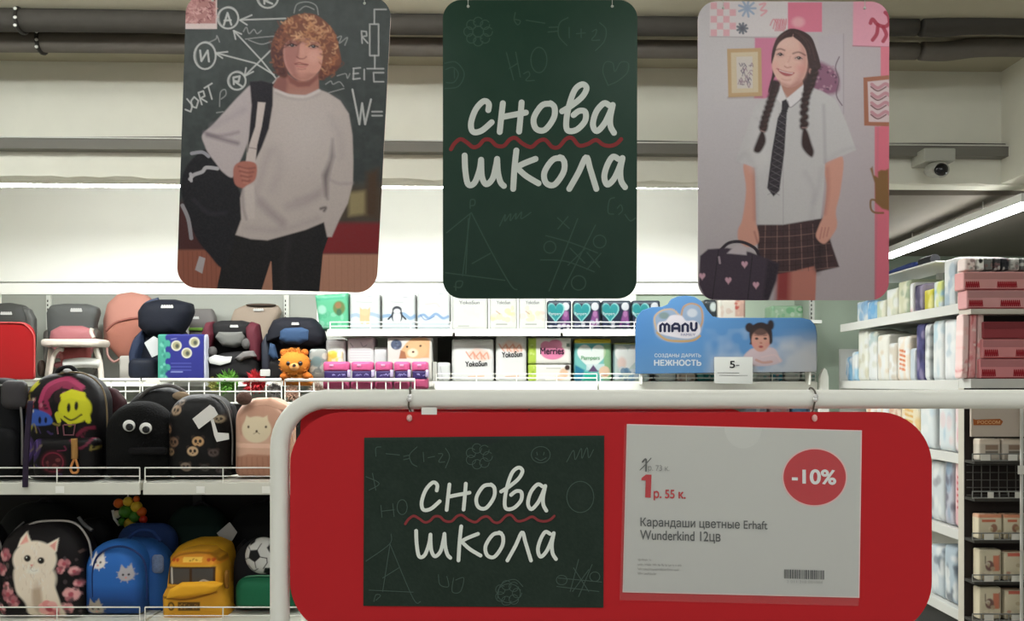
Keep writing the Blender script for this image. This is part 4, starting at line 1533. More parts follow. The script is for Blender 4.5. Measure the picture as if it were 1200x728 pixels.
b = backpack('black backpack with pink, yellow and blue smiley graffiti print', 39, 437, 128, Z1, Y, .12, paint=P, n=170, rings=60, rt=.40, bump=.2)
tubepx('zip', [(42, 530), (42, 480), (50, 452), (72, 438), (98, 438), (118, 452), (125, 478), (126, 530)], Y - .055, .0035, mat('gold_zip', (120, 104, 78), .4), b)
tubepx('handle', [(66, 441), (70, 433), (84, 431), (92, 440)], Y - .03, .009, m_black, b)
puffy('side_panel', [(120, 452), (136, 456), (147, 470), (140, 500), (136, 550), (122, 552)], Y + .11, .05, .05, 3, mat('dark_red_print_cloth', (52, 22, 26), .8, vary=.4, scale=40), parent=b)
puffy('front_pocket', rrect(46, 512, 120, vb(Z1, Y) - 1, 8), Y - .07, .075, 0, 4, None, P, b, 120, 40, bump=.2, scale=45)
puffy('patch', oval(79, 435, 5, 3), Y - .05, .012, 0, 2, mat('white_charm', (180, 178, 176), .5), parent=b)
mb = MB()
for q in ([(67, 500), (68, 509)], [(74, 498), (75, 510), (86, 510), (88, 498), (75, 498)]):
    mb.tube([W(x, y, Y - .128) for x, y in q], .003, 6)
mb.build('buckle', mat('pink_buckle', (130, 84, 92), .4), b)
mb = MB()
mb.tube([W(x, y, Y - .152) for x, y in catmull([(87, 514), (87.5, 528), (87.5, 538)], False, 4)], .012, 8)
mb.build('key_fob', mat('ochre_fabric_fob', (172, 128, 72), .7), b, True)
mb = MB()
mb.tube([W(x, y, Y - .155) for x, y in catmull([(87.5, 537), (83, 548), (85, 554), (91, 553), (91, 546), (88, 537)], False, 5)], .0045, 8)
mb.build('fob_loop', mat('orange_cord', (214, 146, 86), .6), b, True)

# plush backpack with googly eyes
Y = 3.355
b = backpack('fluffy black backpack with two googly eyes', 129, 470, 206, Z1, Y, .115, m=mat('black_plush', (11, 11, 11), .95, bump=.9, scale=120), rt=.48, p=2.4)
mb = MB()
g = random.Random(2)
for k in range(500):
    a, r_ = g.uniform(0, 2 * math.pi), g.uniform(0, 1) ** .5
    u, v = 168 + 38 * r_ * math.cos(a), 512 + 40 * r_ * math.sin(a)
    e = (1 - min(1, r_) ** 2.4) ** (1 / 2.4)
    q = W(u, v, Y - .113 * e)
    d = Vector((g.uniform(-.006, .006), -.012, g.uniform(-.010, .002)))
    mb.add([q + Vector((-.0015, 0, 0)), q + Vector((.0015, 0, 0)), q + d], [[0, 1, 2]])
mb.build('fur', mat('black_plush_fur', (14, 13, 14), .95), b)['kind'] = 'stuff'
K = 1.3
for u, v in ((151.5, 499), (171, 502)):
    e = puffy('googly_eye', oval(u, v, 7.2, 6.8, 28), Y - .113, .012, 0, 3, mat('white_eye_plastic', (190, 190, 186), .2), parent=b, n=28, rings=4)
    puffy('pupil', oval(u + .2, v + 1.6, 4.4, 4.2, 24), Y - .1235, .004, 0, 4, mat('black_eye_plastic', (16, 16, 18), .15), parent=e, n=24, rings=3)
puffy('mouth_seam', rrect(150, 524, 196, 533, 4), Y - .103, .02, 0, 3, mat('black_plush', (15, 14, 15), .95, bump=.9, scale=120), parent=b)

# black bag behind
K = 1.5
Y = 3.64
b = backpack('black quilted backpack mostly hidden behind the googly eyed one', 150, 454, 232, Z1, Y, .08, m=mat('black_quilted', (12, 12, 13), .6, bump=.8, scale=30), rt=.45)
tubepx('handle', [(164, 466), (176, 456), (198, 452), (214, 458), (222, 468)], Y - .06, .008, mat('grey_trim', (72, 70, 68), .6), b)
puffy('patch', oval(212, 464, 10, 5), Y - .07, .015, 0, 2, mat('beige_patch', (120, 104, 84), .7), parent=b)

# panda backpack
Y = 3.40
P = Paint((11, 10, 11))


def panda(cx, cy, r, rot=0, tone=(150, 122, 92)):
    P.ell(cx - r * .8, cy - r * .7, r * .4, r * .4, (40, 32, 28))
    P.ell(cx + r * .8, cy - r * .7, r * .4, r * .4, (40, 32, 28))
    P.ell(cx, cy, r, r * .86, tone, 1.2)
    P.ell(cx - r * .38, cy - r * .05, r * .26, r * .32, (34, 26, 22))
    P.ell(cx + r * .38, cy - r * .05, r * .26, r * .32, (34, 26, 22))
    P.ell(cx, cy + r * .36, r * .16, r * .12, (34, 26, 22))


for cx, cy, r_, tn in ((219, 480, 6.5, (132, 112, 92)), (208, 502, 6, (126, 96, 70)), (217, 516, 6.5, (96, 74, 58)), (213, 527, 5, (120, 98, 74)), (246, 515, 6.5, (160, 128, 92)),
                       (240, 526, 6.2, (164, 138, 108)), (231, 544, 6, (112, 98, 88)), (267, 490, 5, (124, 112, 92)), (262, 528, 5, (70, 60, 58)), (224, 471, 4, (100, 88, 78)), (252, 545, 5, (60, 56, 54)), (268, 548, 4, (60, 54, 56))):
    panda(cx, cy, r_, 0, tn)
b = backpack('black backpack printed with tan panda heads, white tags on it', 205, 462, 274, Z1, Y, .13, paint=P, n=150, rings=50, rt=.4, bump=.4)
puffy('side_pocket', [(264, 470), (274, 474), (279, 500), (279, 556), (266, 558)], Y + .02, .05, .05, 3, m_black, parent=b)
tubepx('zip', [(207, 545), (206, 500), (212, 478), (230, 466), (252, 466), (266, 478), (272, 505), (272, 545)], Y - .06, .003, m_zip, b)
Kk, K = K, 1.25
tagm = mat('white_paper_tag', (196, 194, 190), .6)
for pts in ([(225.5, 491), (246, 474.5), (251, 478), (255.5, 486), (233, 503)],):
    t = MB().prism([W(u, v, Y - .148) for u, v in pts], (0, .001, 0)).build('paper_tag', tagm, None)
    tag(t, 'large white paper tag lying across the panda backpack', 'tag')
mb = MB()
mb.prism([W(u, v, Y - .144) for u, v in ((247, 492), (250, 491), (255, 507), (268, 508), (268.5, 515), (254, 518), (251, 511))], (0, .001, 0))
tag(mb.build('paper_tag', tagm, None), 'bent narrow white strip tag below the large tag on the panda backpack', 'tag')
K = Kk

# pink cat backpack
K = 1.2
Y = 3.40
P = Paint((190, 152, 132))
P.poly([(284, 482), (300, 472), (322, 472), (336, 486), (336, 505), (322, 510), (290, 508)], (176, 136, 116), 3)
P.line([(281, 500), (284, 482), (300, 470), (322, 470), (338, 486)], 2, (214, 176, 158), .9)
P.ell(309, 502, 17, 15, (200, 186, 158), 2)
P.poly([(295, 495), (297, 486), (304, 490)], (200, 186, 158), 1.5)
P.poly([(314, 490), (321, 486), (323, 495)], (200, 186, 158), 1.5)
for u, v in ((300, 499), (309.5, 504), (320, 499)):
    P.ell(u, v, 1.3, 1.5, (70, 56, 44))
P.line([(306, 507), (309.5, 505), (313, 507)], .8, (110, 90, 74), .8)
P.line([(282, 520), (338, 521)], 5, (212, 176, 156), .8)
P.poly([(284, 534), (300, 530), (336, 532), (338, 560), (282, 560)], (160, 116, 96), 2)
for k in range(9):
    P.line([(286 + k * 6, 534), (284 + k * 6.4, 556)], 1.6, (140, 98, 82), .6)
b = backpack('pink beige backpack with a pale cat face, beside the sign pole', 280, 466, 345, Z1, Y, .10, paint=P, n=150, rings=50, rt=.4, bump=.12)
puffy('top_panel', [(284, 478), (300, 468), (318, 466), (336, 474), (344, 484), (326, 478), (306, 473)], Y - .05, .03, .02, 3, mat('peach_cloth', (206, 164, 142), .8), parent=b)
tubepx('piping', [(282, 540), (281, 498), (285, 482), (300, 470), (322, 469), (340, 486), (345, 520)], Y - .06, .004, mat('pale_pink_piping', (220, 186, 168), .7), b)
K = 1.4
t = puffy('pompom_charm', oval(286, 467, 9, 8), 3.30, .03, .03, 2, mat('brown_faux_fur', (78, 58, 52), .95, bump=.9, scale=90))
tag(t, 'small brown fur ball on top of the pink cat backpack', 'charm')

# ------------- lower row
K = 1.55
Y = 3.34
b = backpack('black backpack cut by the left edge, lower shelf', -70, 606, 4, Z2, Y, .10, m=m_black, rt=.4)
tubepx('zip', [(2.5, 716), (3.5, 665), (0, 636), (-12, 616)], Y - .04, .0035, mat('pale_zip', (120, 116, 112), .4), b)

P = Paint((15, 12, 14))
fl = [((22, 645), 8), ((17, 662), 8), ((26, 690), 9), ((32, 698), 8), ((90, 655), 7), ((100, 664), 6), ((97, 690), 9), ((86, 662), 5), ((14, 708), 8), ((92, 706), 8), ((24, 680), 5), ((104, 678), 5)]
g = random.Random(6)
for (cx, cy), r_ in fl:
    for k in range(6):
        a = k * 1.05 + g.uniform(-.3, .3)
        P.ell(cx + r_ * .5 * math.cos(a), cy + r_ * .5 * math.sin(a), r_ * .48, r_ * .42, g.choice([(150, 92, 98), (176, 120, 122), (116, 64, 72), (190, 140, 140)]), 1.5, .9)
    P.ell(cx, cy, r_ * .3, r_ * .3, (150, 70, 80), 1.5)
P.scatter(14, 640, 106, 714, 50, 2.4, [(66, 56, 58), (52, 38, 44), (86, 70, 66)], .7, 7)
wf = (200, 188, 172)
P.poly([(37, 636), (40, 626), (46, 618), (54, 632)], wf, 1.5)
P.poly([(70, 633), (83, 626), (82, 640), (76, 648)], wf, 1.5)
P.poly([(40, 633), (46, 622), (51, 633)], (196, 138, 126), 1.5)
P.poly([(73, 635), (81, 629), (80, 640)], (188, 130, 120), 1.5)
P.poly([(34, 668), (38, 660), (74, 660), (80, 680), (86, 700), (86, 718), (50, 718), (46, 700), (36, 686)], wf, 2.5, smooth=True)
P.ell(57, 650, 25, 21, wf, 2.5)
P.ell(41, 668, 8, 12, wf, 4, .9)
P.ell(74, 672, 8, 12, wf, 4, .9)
for k in range(90):
    a = g.uniform(0, 6.28)
    x, y = 57 + 22 * g.random() * math.cos(a), 664 + 38 * g.random() * math.sin(a)
    if y > 630:
        P.line([(x, y), (x + g.uniform(-2, 2), y + g.uniform(2, 5))], .9, g.choice([(222, 212, 200), (176, 160, 142), (206, 196, 182)]), .5)
P.poly([(54, 684), (64, 682), (66, 700), (58, 716), (54, 700)], (160, 140, 120), 4, .7)
P.ell(60, 690, 5, 14, (150, 128, 108), 5, .5)
for ex, ey in ((49, 648.5), (64.5, 651)):
    P.ell(ex, ey, 4.2, 3.9, (120, 104, 86), 1.5, .8)
    P.ell(ex, ey, 3.4, 3.4, (24, 22, 20), 1)
    P.ell(ex - 1, ey - 1, .8, .8, (200, 200, 196), .7)
P.poly([(52, 655.5), (56, 655.5), (54, 658)], (190, 126, 116), 1)
P.line([(54, 658), (53, 661), (56, 663), (60, 662)], .9, (130, 96, 84), .8)
P.ell(55, 663, 7, 3, (220, 206, 194), 3, .6)
for k in range(7):
    a = k * .9
    P.ell(72 + 7 * math.cos(a), 707 + 6 * math.sin(a), 5.5, 4.8, g.choice([(196, 128, 126), (176, 96, 102), (210, 150, 146)]), 1.5)
P.ell(72, 707, 4, 3.6, (150, 60, 70), 2)
b = backpack('black backpack with a white kitten and pink flowers printed on it', 9, 610, 109, Z2, Y, .10, paint=P, n=200, rings=80, rt=.4, p=4, bump=.06)
tubepx('piping', [(11, 714), (13, 660), (20, 632), (34, 616), (52, 611), (84, 612), (100, 626), (107, 650), (108, 712)], Y - .055, .0042, mat('grey_piping', (136, 132, 130), .6), b)
tubepx('piping', [(5, 700), (8, 650), (14, 626), (28, 612)], Y - .02, .003, mat('dark_grey_piping', (84, 82, 82), .6), b)
tubepx('handle', [(92, 606), (98, 614), (108, 622)], Y - .03, .007, mat('grey_webbing', (70, 70, 72), .8), b)
puffy('side_body', [(100, 608), (120, 606), (130, 622), (134, 660), (130, 704), (104, 704)], Y + .27, .05, .05, 3, m_black, parent=b)

# toy net hanging behind
K = 1.5
Y = 3.66
t = thing('toy_pack', (W(151, 0, Y).x, Y, W(0, 621, Y).z), 'bag of green, orange and yellow plastic toys at the back of the lower shelf', 'toys')
m_t = [mat('orange_plastic', (206, 96, 30), .35), mat('green_plastic', (62, 122, 34), .35), mat('yellow_plastic', (206, 172, 48), .35), mat('red_plastic', (190, 50, 34), .35), mat('light_plastic', (206, 200, 176), .35)]
for u, v, r_, k in ((139, 590, 6, 0), (150, 588, 6, 2), (160, 594, 7, 2), (147, 600, 8, 1), (158, 606, 7, 1), (137, 603, 5, 4), (166, 600, 6, 0), (168, 609, 5, 3), (152, 614, 7, 2), (143, 612, 5, 1), (160, 585, 4, 0)):
    w_ = W(u, v, Y)
    MB().ball(w_, r_ * Y / F * .95, None, None, 12, 8).build('toy_piece', m_t[k], t, True)
mb = MB()
mb.tube([W(x, y, Y - .01) for x, y in ((132, 598), (134, 608), (140, 616))], .006, 6)
mb.build('white_cap', mat('white_plastic', (216, 210, 200), .3), t)
mb = MB()
mb.tube([W(150, 583, Y), W(150, 578, Y), (W(150, 583, Y).x, Y, Z1 - .032)], .003, 6)
mb.build('hang_cord', m_wire, t)

# blue backpack
K = 1.5
Y = 3.35
P = Paint((40, 92, 160))
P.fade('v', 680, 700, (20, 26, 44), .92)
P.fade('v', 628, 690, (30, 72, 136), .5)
for cx, cy, r_, c_ in ((127, 654, 8.5, (196, 190, 186)), (159, 668, 8.5, (150, 146, 150)), (123, 708, 9, (146, 136, 124))):
    for k in range(9):
        a = k * .7
        P.line([(cx, cy), (cx + r_ * 1.25 * math.cos(a), cy + r_ * 1.1 * math.sin(a))], 1.3, c_, .7)
    P.ell(cx, cy, r_, r_ * .85, c_, 1.5)
    P.poly([(cx - r_ * .8, cy - r_ * .4), (cx - r_ * .6, cy - r_ * 1.4), (cx, cy - r_ * .7)], c_, 1.2)
    P.poly([(cx + r_ * .1, cy - r_ * .7), (cx + r_ * .6, cy - r_ * 1.5), (cx + r_ * .9, cy - r_ * .3)], c_, 1.2)
    P.ell(cx - r_ * .35, cy, 1.3, 1.3, (50, 46, 50))
    P.ell(cx + r_ * .35, cy, 1.3, 1.3, (50, 46, 50))
    P.ell(cx, cy + r_ * .4, 1.2, .9, (190, 120, 110))
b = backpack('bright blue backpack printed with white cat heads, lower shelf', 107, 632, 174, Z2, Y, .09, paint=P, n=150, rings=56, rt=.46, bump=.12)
tubepx('zip', [(109, 700), (109, 668), (116, 650), (134, 641), (152, 643), (168, 656), (172, 680), (172, 704)], Y - .082, .004, mat('navy_zip', (22, 40, 84), .5), b)
puffy('top_panel', dome(112, 630, 205, 714, .42), Y + .10, .10, .07, 3, mat('blue_nylon', (38, 82, 146), .7, bump=.2, scale=40), parent=b)
puffy('back_panel', dome(140, 613, 208, 714, .3), Y + .24, .06, .04, 3, mat('dark_blue_nylon', (26, 44, 84), .8), parent=b)
tubepx('handle', [(150, 632), (162, 622), (178, 622), (188, 634)], Y + .03, .008, mat('navy_webbing', (24, 44, 88), .8), b)
puffy('print_patch', rrect(178, 650, 192, 672, 5), Y + .015, .012, 0, 2, mat('pale_star_print', (98, 112, 140), .7, vary=.5, scale=120), parent=b)

# yellow bus backpack
K = 1.3
Y = 3.36
P = Paint((196, 142, 40))
P.poly([(205, 652), (214, 644), (250, 642), (262, 652), (266, 657), (204, 656)], (200, 130, 36), 1.5)
P.line([(207, 656), (220, 646), (250, 644), (264, 654)], 2, (120, 74, 20), .7)
for u in (213, 217.5, 253, 258):
    P.ell(u, 651.5, 1.9, 2, (176, 74, 26))
P.rect(224, 648, 246, 654, (228, 178, 74), a=.9)
P.scatter(226, 649.5, 244, 652.5, 12, .8, [(150, 96, 30)], .7, 2)
P.rect(207, 659, 261, 679, (60, 40, 22), 1)
P.rect(209, 661, 232, 678, (70, 66, 62), 1)
P.rect(235, 661, 258.5, 678, (66, 64, 62), 1)
P.line([(211, 661), (212, 677)], 2.4, (186, 180, 170), .8)
P.line([(241, 678), (248, 674), (256, 677)], 2, (176, 170, 160), .8)
P.line([(202, 684), (230, 680), (262, 681)], 2, (150, 100, 30), .8)
P.line([(199, 694), (228, 696), (262, 688)], 2.4, (120, 76, 20), .8)
P.rect(219, 699, 244, 709, (66, 48, 24), 1, .9)
P.scatter(221, 701, 243, 707, 26, .8, [(176, 130, 52)], .8, 4)
P.ell(211, 704, 4, 5, (60, 42, 22), 1, .9)
P.ell(211, 704, 2.2, 2.8, (196, 146, 50), 1, .9)
b = backpack('yellow school bus shaped backpack with dark windscreen, lower shelf', 199, 640, 270, Z2, Y, .09, paint=P, n=180, rings=70, p=5,
             outline=[(198, 722), (197, 694), (202, 684), (205, 660), (207, 650), (216, 643), (232, 640), (250, 641), (262, 650), (267, 664), (268, 684), (272, 700), (272, 722)], bump=.06)
puffy('roof', [(206, 648), (216, 636), (234, 630), (256, 630), (270, 636), (276, 656), (276, 722), (208, 722)], Y + .11, .11, .07, 4, mat('yellow_cloth', (192, 142, 34), .7, bump=.1), parent=b)
puffy('bonnet', [(197, 700), (201, 690), (214, 682), (250, 681), (262, 684), (258, 690), (250, 694), (222, 698)], Y - .085, .04, .01, 4, mat('yellow_cloth', (206, 150, 36), .7, bump=.1), parent=b)
for u in (204, 266):
    puffy('side_mirror', rrect(u - 2, 668, u + 2.4, 690, 2), Y - .06, .02, .01, 2, mat('bus_trim', (120, 80, 26), .6), parent=b)
K = 1.25
t = MB().prism([W(u, v, 3.56) for u, v in ((254, 625), (269, 612), (278, 624), (272, 634), (260, 634))], (0, .001, 0)).build('paper_tag', mat('grey_paper_tag', (150, 148, 146), .6), None)
tag(t, 'grey paper tag sticking up behind the yellow bus backpack', 'tag')
tag(tubepx('tag_string', [(262, 630), (258, 644), (256, 668)], lambda u, v: 3.555 - (v - 630) * .0001, .0012, m_wire, None), 'thin string of the grey tag behind the bus backpack', 'string')

# football backpack
K = 1.5
Y = 3.42
b = backpack('dark backpack with a black and white football and green pocket beside the pole', 276, 628, 352, Z2, Y, .07, m=mat('navy_black_nylon', (18, 18, 22), .75, bump=.3, scale=60), rt=.46)
P = Paint((176, 176, 174))
cx, cy, rb_ = 309, 651, 21


def pent(px, py, r_, a0):
    P.poly([(px + r_ * math.cos(a0 + k * 1.2566), py + r_ * math.sin(a0 + k * 1.2566)) for k in range(5)], (22, 22, 24), 1)


pent(302, 648.5, 7.8, .2)
for a in np.arange(5) * 1.2566 + .2:
    P.line([(302 + 7 * math.cos(a), 648.5 + 7 * math.sin(a)), (302 + 15 * math.cos(a), 648.5 + 15 * math.sin(a))], 1.0, (40, 40, 42))
for px, py, a0 in ((322, 640, .7), (317, 668, .4), (288, 664, .9), (296, 632, .3), (330, 655, .3)):
    pent(px, py, 6, a0)
for ln in ([(302 + 15 * math.cos(.2), 648.5 + 15 * math.sin(.2)), (317, 657), (312, 664)], [(306, 664), (300, 668), (294, 660)]):
    P.line(ln, 1, (40, 40, 42), smooth=False)
puffy('ball_print', oval(cx, cy, rb_, rb_ + .5, 48), Y - .055, .05, .0, 2.2, None, P, b, 90, 34, rough=.4)
puffy('front_pocket', rrect(279, 675, 350, vb(Z2, Y) - 1, 5, 12), Y - .055, .06, 0, 4, mat('green_nylon', (24, 84, 58), .7, bump=.25, scale=60), parent=b)
tubepx('piping', [(281, 712), (281, 690), (286, 678), (302, 675), (345, 676)], Y - .075, .0035, mat('pale_green_piping', (86, 134, 108), .6), b)
puffy('side_panel', [(279, 640), (286, 632), (292, 640), (288, 680), (287, 708), (280, 708)], Y + .10, .05, .05, 3, mat('navy_black_nylon', (24, 22, 26), .75, bump=.3, scale=60), parent=b)
# dark bags at the back of the lower shelf
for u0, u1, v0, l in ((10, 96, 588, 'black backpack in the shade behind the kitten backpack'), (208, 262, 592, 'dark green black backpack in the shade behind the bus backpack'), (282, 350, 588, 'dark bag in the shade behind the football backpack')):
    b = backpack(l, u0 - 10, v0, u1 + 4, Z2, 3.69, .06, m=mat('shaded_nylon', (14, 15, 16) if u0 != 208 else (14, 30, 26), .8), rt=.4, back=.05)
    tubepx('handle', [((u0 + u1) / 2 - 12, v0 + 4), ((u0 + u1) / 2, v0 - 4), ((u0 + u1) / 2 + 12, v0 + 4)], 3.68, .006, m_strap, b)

# ------------------------------------------------------------------ far wall shelving
K = 1.0
YF = 5.15
ZS = W(0, 447, YF).z          # main shelf
ZU = W(0, 386, YF).z          # upper shelf of the nappy bays
ZD = W(0, 520, YF).z          # the shelf below
m_fshelf = mat('white_far_shelf', (226, 228, 220), .45, k=.95)
m_fback = mat('dimmed_shelf_back', (205, 208, 198), .6, k=.45)  # weaker light on the left bays is put into this darker tone
m_fwire = mat('white_basket_wire', (214, 214, 206), .4, k=.95)
x_l, x_m, x_r = -3.4, W(508, 0, YF).x, W(958, 0, YF).x
t = thing('wall_shelving', ((x_l + x_r) / 2, 5.45, 0), 'long white wall shelving with wire baskets, child seats and nappy packs', 'shelving')
WS = t
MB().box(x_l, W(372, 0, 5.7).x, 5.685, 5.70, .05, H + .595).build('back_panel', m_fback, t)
MB().box(W(372, 0, 5.7).x, W(745, 0, 5.7).x, 5.685, 5.70, .05, H + .595).build('back_panel', mat('shelf_back_white', (222, 224, 216), .6), t)
MB().box(x_l, x_r, YF + .02, 5.685, ZS - .03, ZS).build('shelf_board', m_fshelf, t)
MB().box(x_l, x_r, YF + .02, 5.685, ZD - .03, ZD).build('shelf_board', m_fshelf, t)
MB().box(x_l, x_r, YF + .02, 5.685, .08, .12).build('base_board', m_fshelf, t)
MB().box(W(383, 0, YF).x, W(852, 0, YF).x, YF + .03, 5.685, ZU - .02, ZU).build('shelf_board', m_fshelf, t)
for a_, b_ in ((383, 530), (533, 657), (660, 852)):
    MB().box(W(a_, 0, YF).x, W(b_, 0, YF).x, YF + .016, YF + .029, ZU - .04, ZU + .002, .002).build('price_rail', m_fshelf, t)
for a_, b_ in ((509, 700), (702, 958)):
    MB().box(W(a_, 0, YF).x, W(b_, 0, YF).x, YF - .005, YF + .019, ZS - .055, ZS - .004, .003).build('price_rail', m_fshelf, t)
# wire fences
for a_, b_, z in ((511, 700, ZS), (704, 957, ZS), (386, 528, ZU), (640, 848, ZU)):
    mb = MB()
    xa, xb = W(a_, 0, YF).x, W(b_, 0, YF).x
    for dz in (.02, .045):
        mb.tube([(xa, YF + .024, z + dz), (xb, YF + .024, z + dz)], .003, 5)
    k = max(2, int((xb - xa) / .24))
    for i in range(k + 1):
        x = xa + (xb - xa) * i / k
        mb.tube([(x, YF + .024, z), (x, YF + .024, z + .047)], .003, 5)
    mb.build('wire_fence', m_fwire, t)
# wire baskets under the child seats
zb_, zt_ = W(0, 472, YF).z, W(0, 445.5, YF).z
for a_, b_ in ((-90, 164), (167, 330), (334, 486)):
    xa, xb = W(a_, 0, YF - .1).x, W(b_, 0, YF - .1).x
    yb_ = YF - .1
    mb = MB()
    mb.tube([(xa, yb_, zt_), (xb, yb_, zt_)], .012, 6)
    bsk = mb.build('basket_rail', m_fwire, t)
    mb = MB()
    for z in (zb_, (zb_ + zt_) / 2):
        mb.tube([(xa, yb_, z), (xb, yb_, z)], .0045, 5)
    k = int((xb - xa) / .085)
    for i in range(k + 1):
        x = xa + (xb - xa) * i / k
        mb.tube([(x, yb_, zb_), (x, yb_, zt_)], .004, 5)
        mb.tube([(x, yb_, zb_), (x, YF + .02, zb_)], .003, 4)
    mb.build('wire_grid', m_fwire, bsk)['kind'] = 'stuff'
a_, b_ = W(171, 449.5, 5.03), W(187, 443.5, 5.03)
MB().box(a_.x, b_.x, 5.028, 5.034, a_.z, b_.z, .001).build('price_label', mat('cream_price_label', (206, 204, 180), .5), t)
# perforated uprights
m_slot = mat('slot_shadow_black', (20, 20, 18), .8)
for u in (58, 336, 522, 652, 951):
    x = W(u, 0, 5.68).x
    up = MB().box(x - .016, x + .016, 5.668, 5.684, .05, H + .59).build('upright', mat('shelf_upright', (150, 152, 144) if u == 522 else (190, 192, 184), .5), t)
    mb = MB()
    for k in range(24):
        z = H - .1 + k * .028
        for sx in ((-.005,) if u != 522 else (-.006, .006)):
            mb.box(x + sx - .003, x + sx + .003, 5.665, 5.669, z, z + .014)
    mb.build('slots', m_slot, up)['kind'] = 'stuff'
# grey sheet painted as the shade of the gap behind the second upright
MB().box(W(513, 0, 5.67).x, W(531, 0, 5.67).x, 5.66, 5.667, W(0, 440, 5.66).z, W(0, 396, 5.66).z).build('gap_shade_sheet', mat('gap_shade_grey', (96, 98, 92), .7), t)

# ---------------- child seats and the high chair
K = .62
m_tagw = mat('white_logo_print', (206, 206, 202), .5)


def logo(u0, v0, u1, v1, Y, parent, m=None):
    mb = MB()
    n = 5
    w_ = (u1 - u0) / n
    for k in range(n):
        ribbon(mb, [(u0 + k * w_ + .2, v1), (u0 + (k + .4) * w_, v0), (u0 + (k + .8) * w_, v1)], abs(v1 - v0) * .6, at(Y, 0), caps=False)
    mb.build('logo', m or m_tagw, parent)


def seat_thing(label, u, Y, z=None, cat='child seat', name='child_car_seat', group=None):
    return thing(name, (W(u, 0, Y).x, Y, ZS if z is None else z), label, cat, group)


BOT = vz(ZS, 5.3)
# far left grey high chair back
Y = 5.35
t = seat_thing('grey padded chair back behind the red panel at the left edge', 14, Y, cat='high chair', name='high_chair')
mg = mat('dark_grey_leatherette', (70, 71, 68), .5, bump=.2, scale=30)
puffy('backrest', [(-20, 446), (-24, 372), (-10, 357), (14, 355), (30, 358), (41, 372), (41, 396), (38, 446)], Y, .07, .05, 4, mg, None, t)
puffy('headrest_wing', [(28, 360), (36, 362), (42, 374), (42, 392), (36, 392), (32, 372)], Y - .06, .03, .03, 3, mat('grey_piped_leatherette', (86, 87, 84), .5), parent=t)
logo(1, 366, 14, 369, Y - .074, t)
# red rounded panel
K = .6
t = thing('red_sign', (W(10, 0, 4.95).x, 4.95, zt_), 'red rounded sign panel standing on the basket rail at the left edge', 'sign')
mp_ = mat('red_sign_plastic', (166, 26, 30), .4)
puffy('panel', rrect(-44, 377.5, 41, 444.8, 3, 17), 4.95, .012, .012, 12, mp_, parent=t, n=96)
tubepx('rim', [(-30, 378.5), (20, 378.5), (31, 382), (38, 390), (40.3, 400), (40.3, 443)], 4.936, .004, mat('pink_red_rim', (206, 84, 80), .4), t)
K = .62
# high chair with pink seat
Y = 5.45
t = seat_thing('high chair with grey back, pink seat and white tray', 88, Y, cat='high chair', name='high_chair')
mg2 = mat('mid_grey_leatherette', (92, 94, 92), .5, bump=.2, scale=30)
puffy('backrest', [(60, 404), (58, 386), (57, 366), (62, 358), (80, 356), (104, 356.5), (115, 360), (117, 366), (113, 380), (112, 404)], Y, .06, .05, 4, mg2, None, t)
logo(83, 362, 96, 365.5, Y - .064, t)
puffy('side_frame', [(54, 388), (60, 384), (62, 404), (58, 440), (54, 430)], Y, .05, .05, 3, mat('grey_plastic', (96, 92, 86), .5), parent=t)
puffy('side_frame', [(112, 384), (117, 388), (118, 430), (112, 440)], Y, .05, .05, 3, mat('grey_plastic', (96, 92, 86), .5), parent=t)
mpk = mat('dusty_pink_vinyl', (176, 110, 114), .5)
puffy('seat_back', [(59, 400), (61, 388), (72, 382), (96, 382), (108, 386), (112, 402), (104, 420), (66, 420)], Y - .12, .05, .06, 3, mpk, parent=t)
puffy('seat_cushion', [(70, 406), (104, 406), (106, 424), (90, 428), (74, 426)], Y - .2, .06, .05, 3, mat('coral_pink_vinyl', (206, 110, 108), .5), parent=t)
mwp = mat('white_tray_plastic', (226, 216, 202), .35)
puffy('tray', rrect(54, 398, 124, 407, 4), Y - .3, .10, .10, 5, mwp, parent=t)
for (a_, b_, c_) in (((60, 408), (58, 425), (55, 446)), ((112, 408), (117, 425), (119, 446))):
    tubepx('frame_tube', [a_, b_, c_], Y - .3, .017, mwp, t)
tubepx('frame_tube', [(58, 442), (62, 420), (68, 410), (74, 410)], Y - .34, .013, mwp, t)
tubepx('foot_bar', [(76, 427), (96, 425), (118, 426)], Y - .30, .03, mat('white_plastic', (226, 226, 220), .35), t)
tubepx('armrest', [(108, 385), (107, 390), (110, 396)], Y - .2, .012, mwp, t)
puffy('wheel', oval(49, 432, 3.5, 10), Y - .3, .03, .03, 3, mat('dark_wheel', (62, 50, 42), .5), parent=t)
puffy('harness_pad', oval(70, 428, 7, 4), Y - .28, .02, .02, 2, mpk, parent=t)
# pink round shells
Y = 5.60
t = seat_thing('pink round padded shell standing between the high chair and the navy seat', 150, Y, cat='baby bouncer', name='baby_bouncer')
puffy('upper_shell', [(124, 400), (123, 376), (128, 356), (140, 345), (156, 342.5), (172, 346), (182, 354), (184, 380), (180, 402), (150, 410)], Y, .08, .05, 3, mat('salmon_pink_fabric', (206, 146, 130), .7, bump=.1), parent=t)
puffy('lower_shell', [(124, 388), (136, 378), (160, 373), (178, 374), (180, 400), (160, 424), (140, 420), (128, 406)], Y - .07, .05, .06, 2.5, mat('clay_pink_fabric', (184, 120, 102), .7, bump=.15), parent=t)
tubepx('edge_piping', [(124, 388), (134, 379), (150, 374), (170, 372)], Y - .10, .008, mat('dark_pink_piping', (166, 104, 92), .7), t)
tubepx('leg', [(126, 404), (126, 416), (133, 424), (140, 421)], Y - .16, .008, mat('pink_wire', (206, 160, 150), .4), t)
tubepx('leg', [(141, 422), (142.5, 435), (142, 447)], Y - .14, .009, mwp, t)
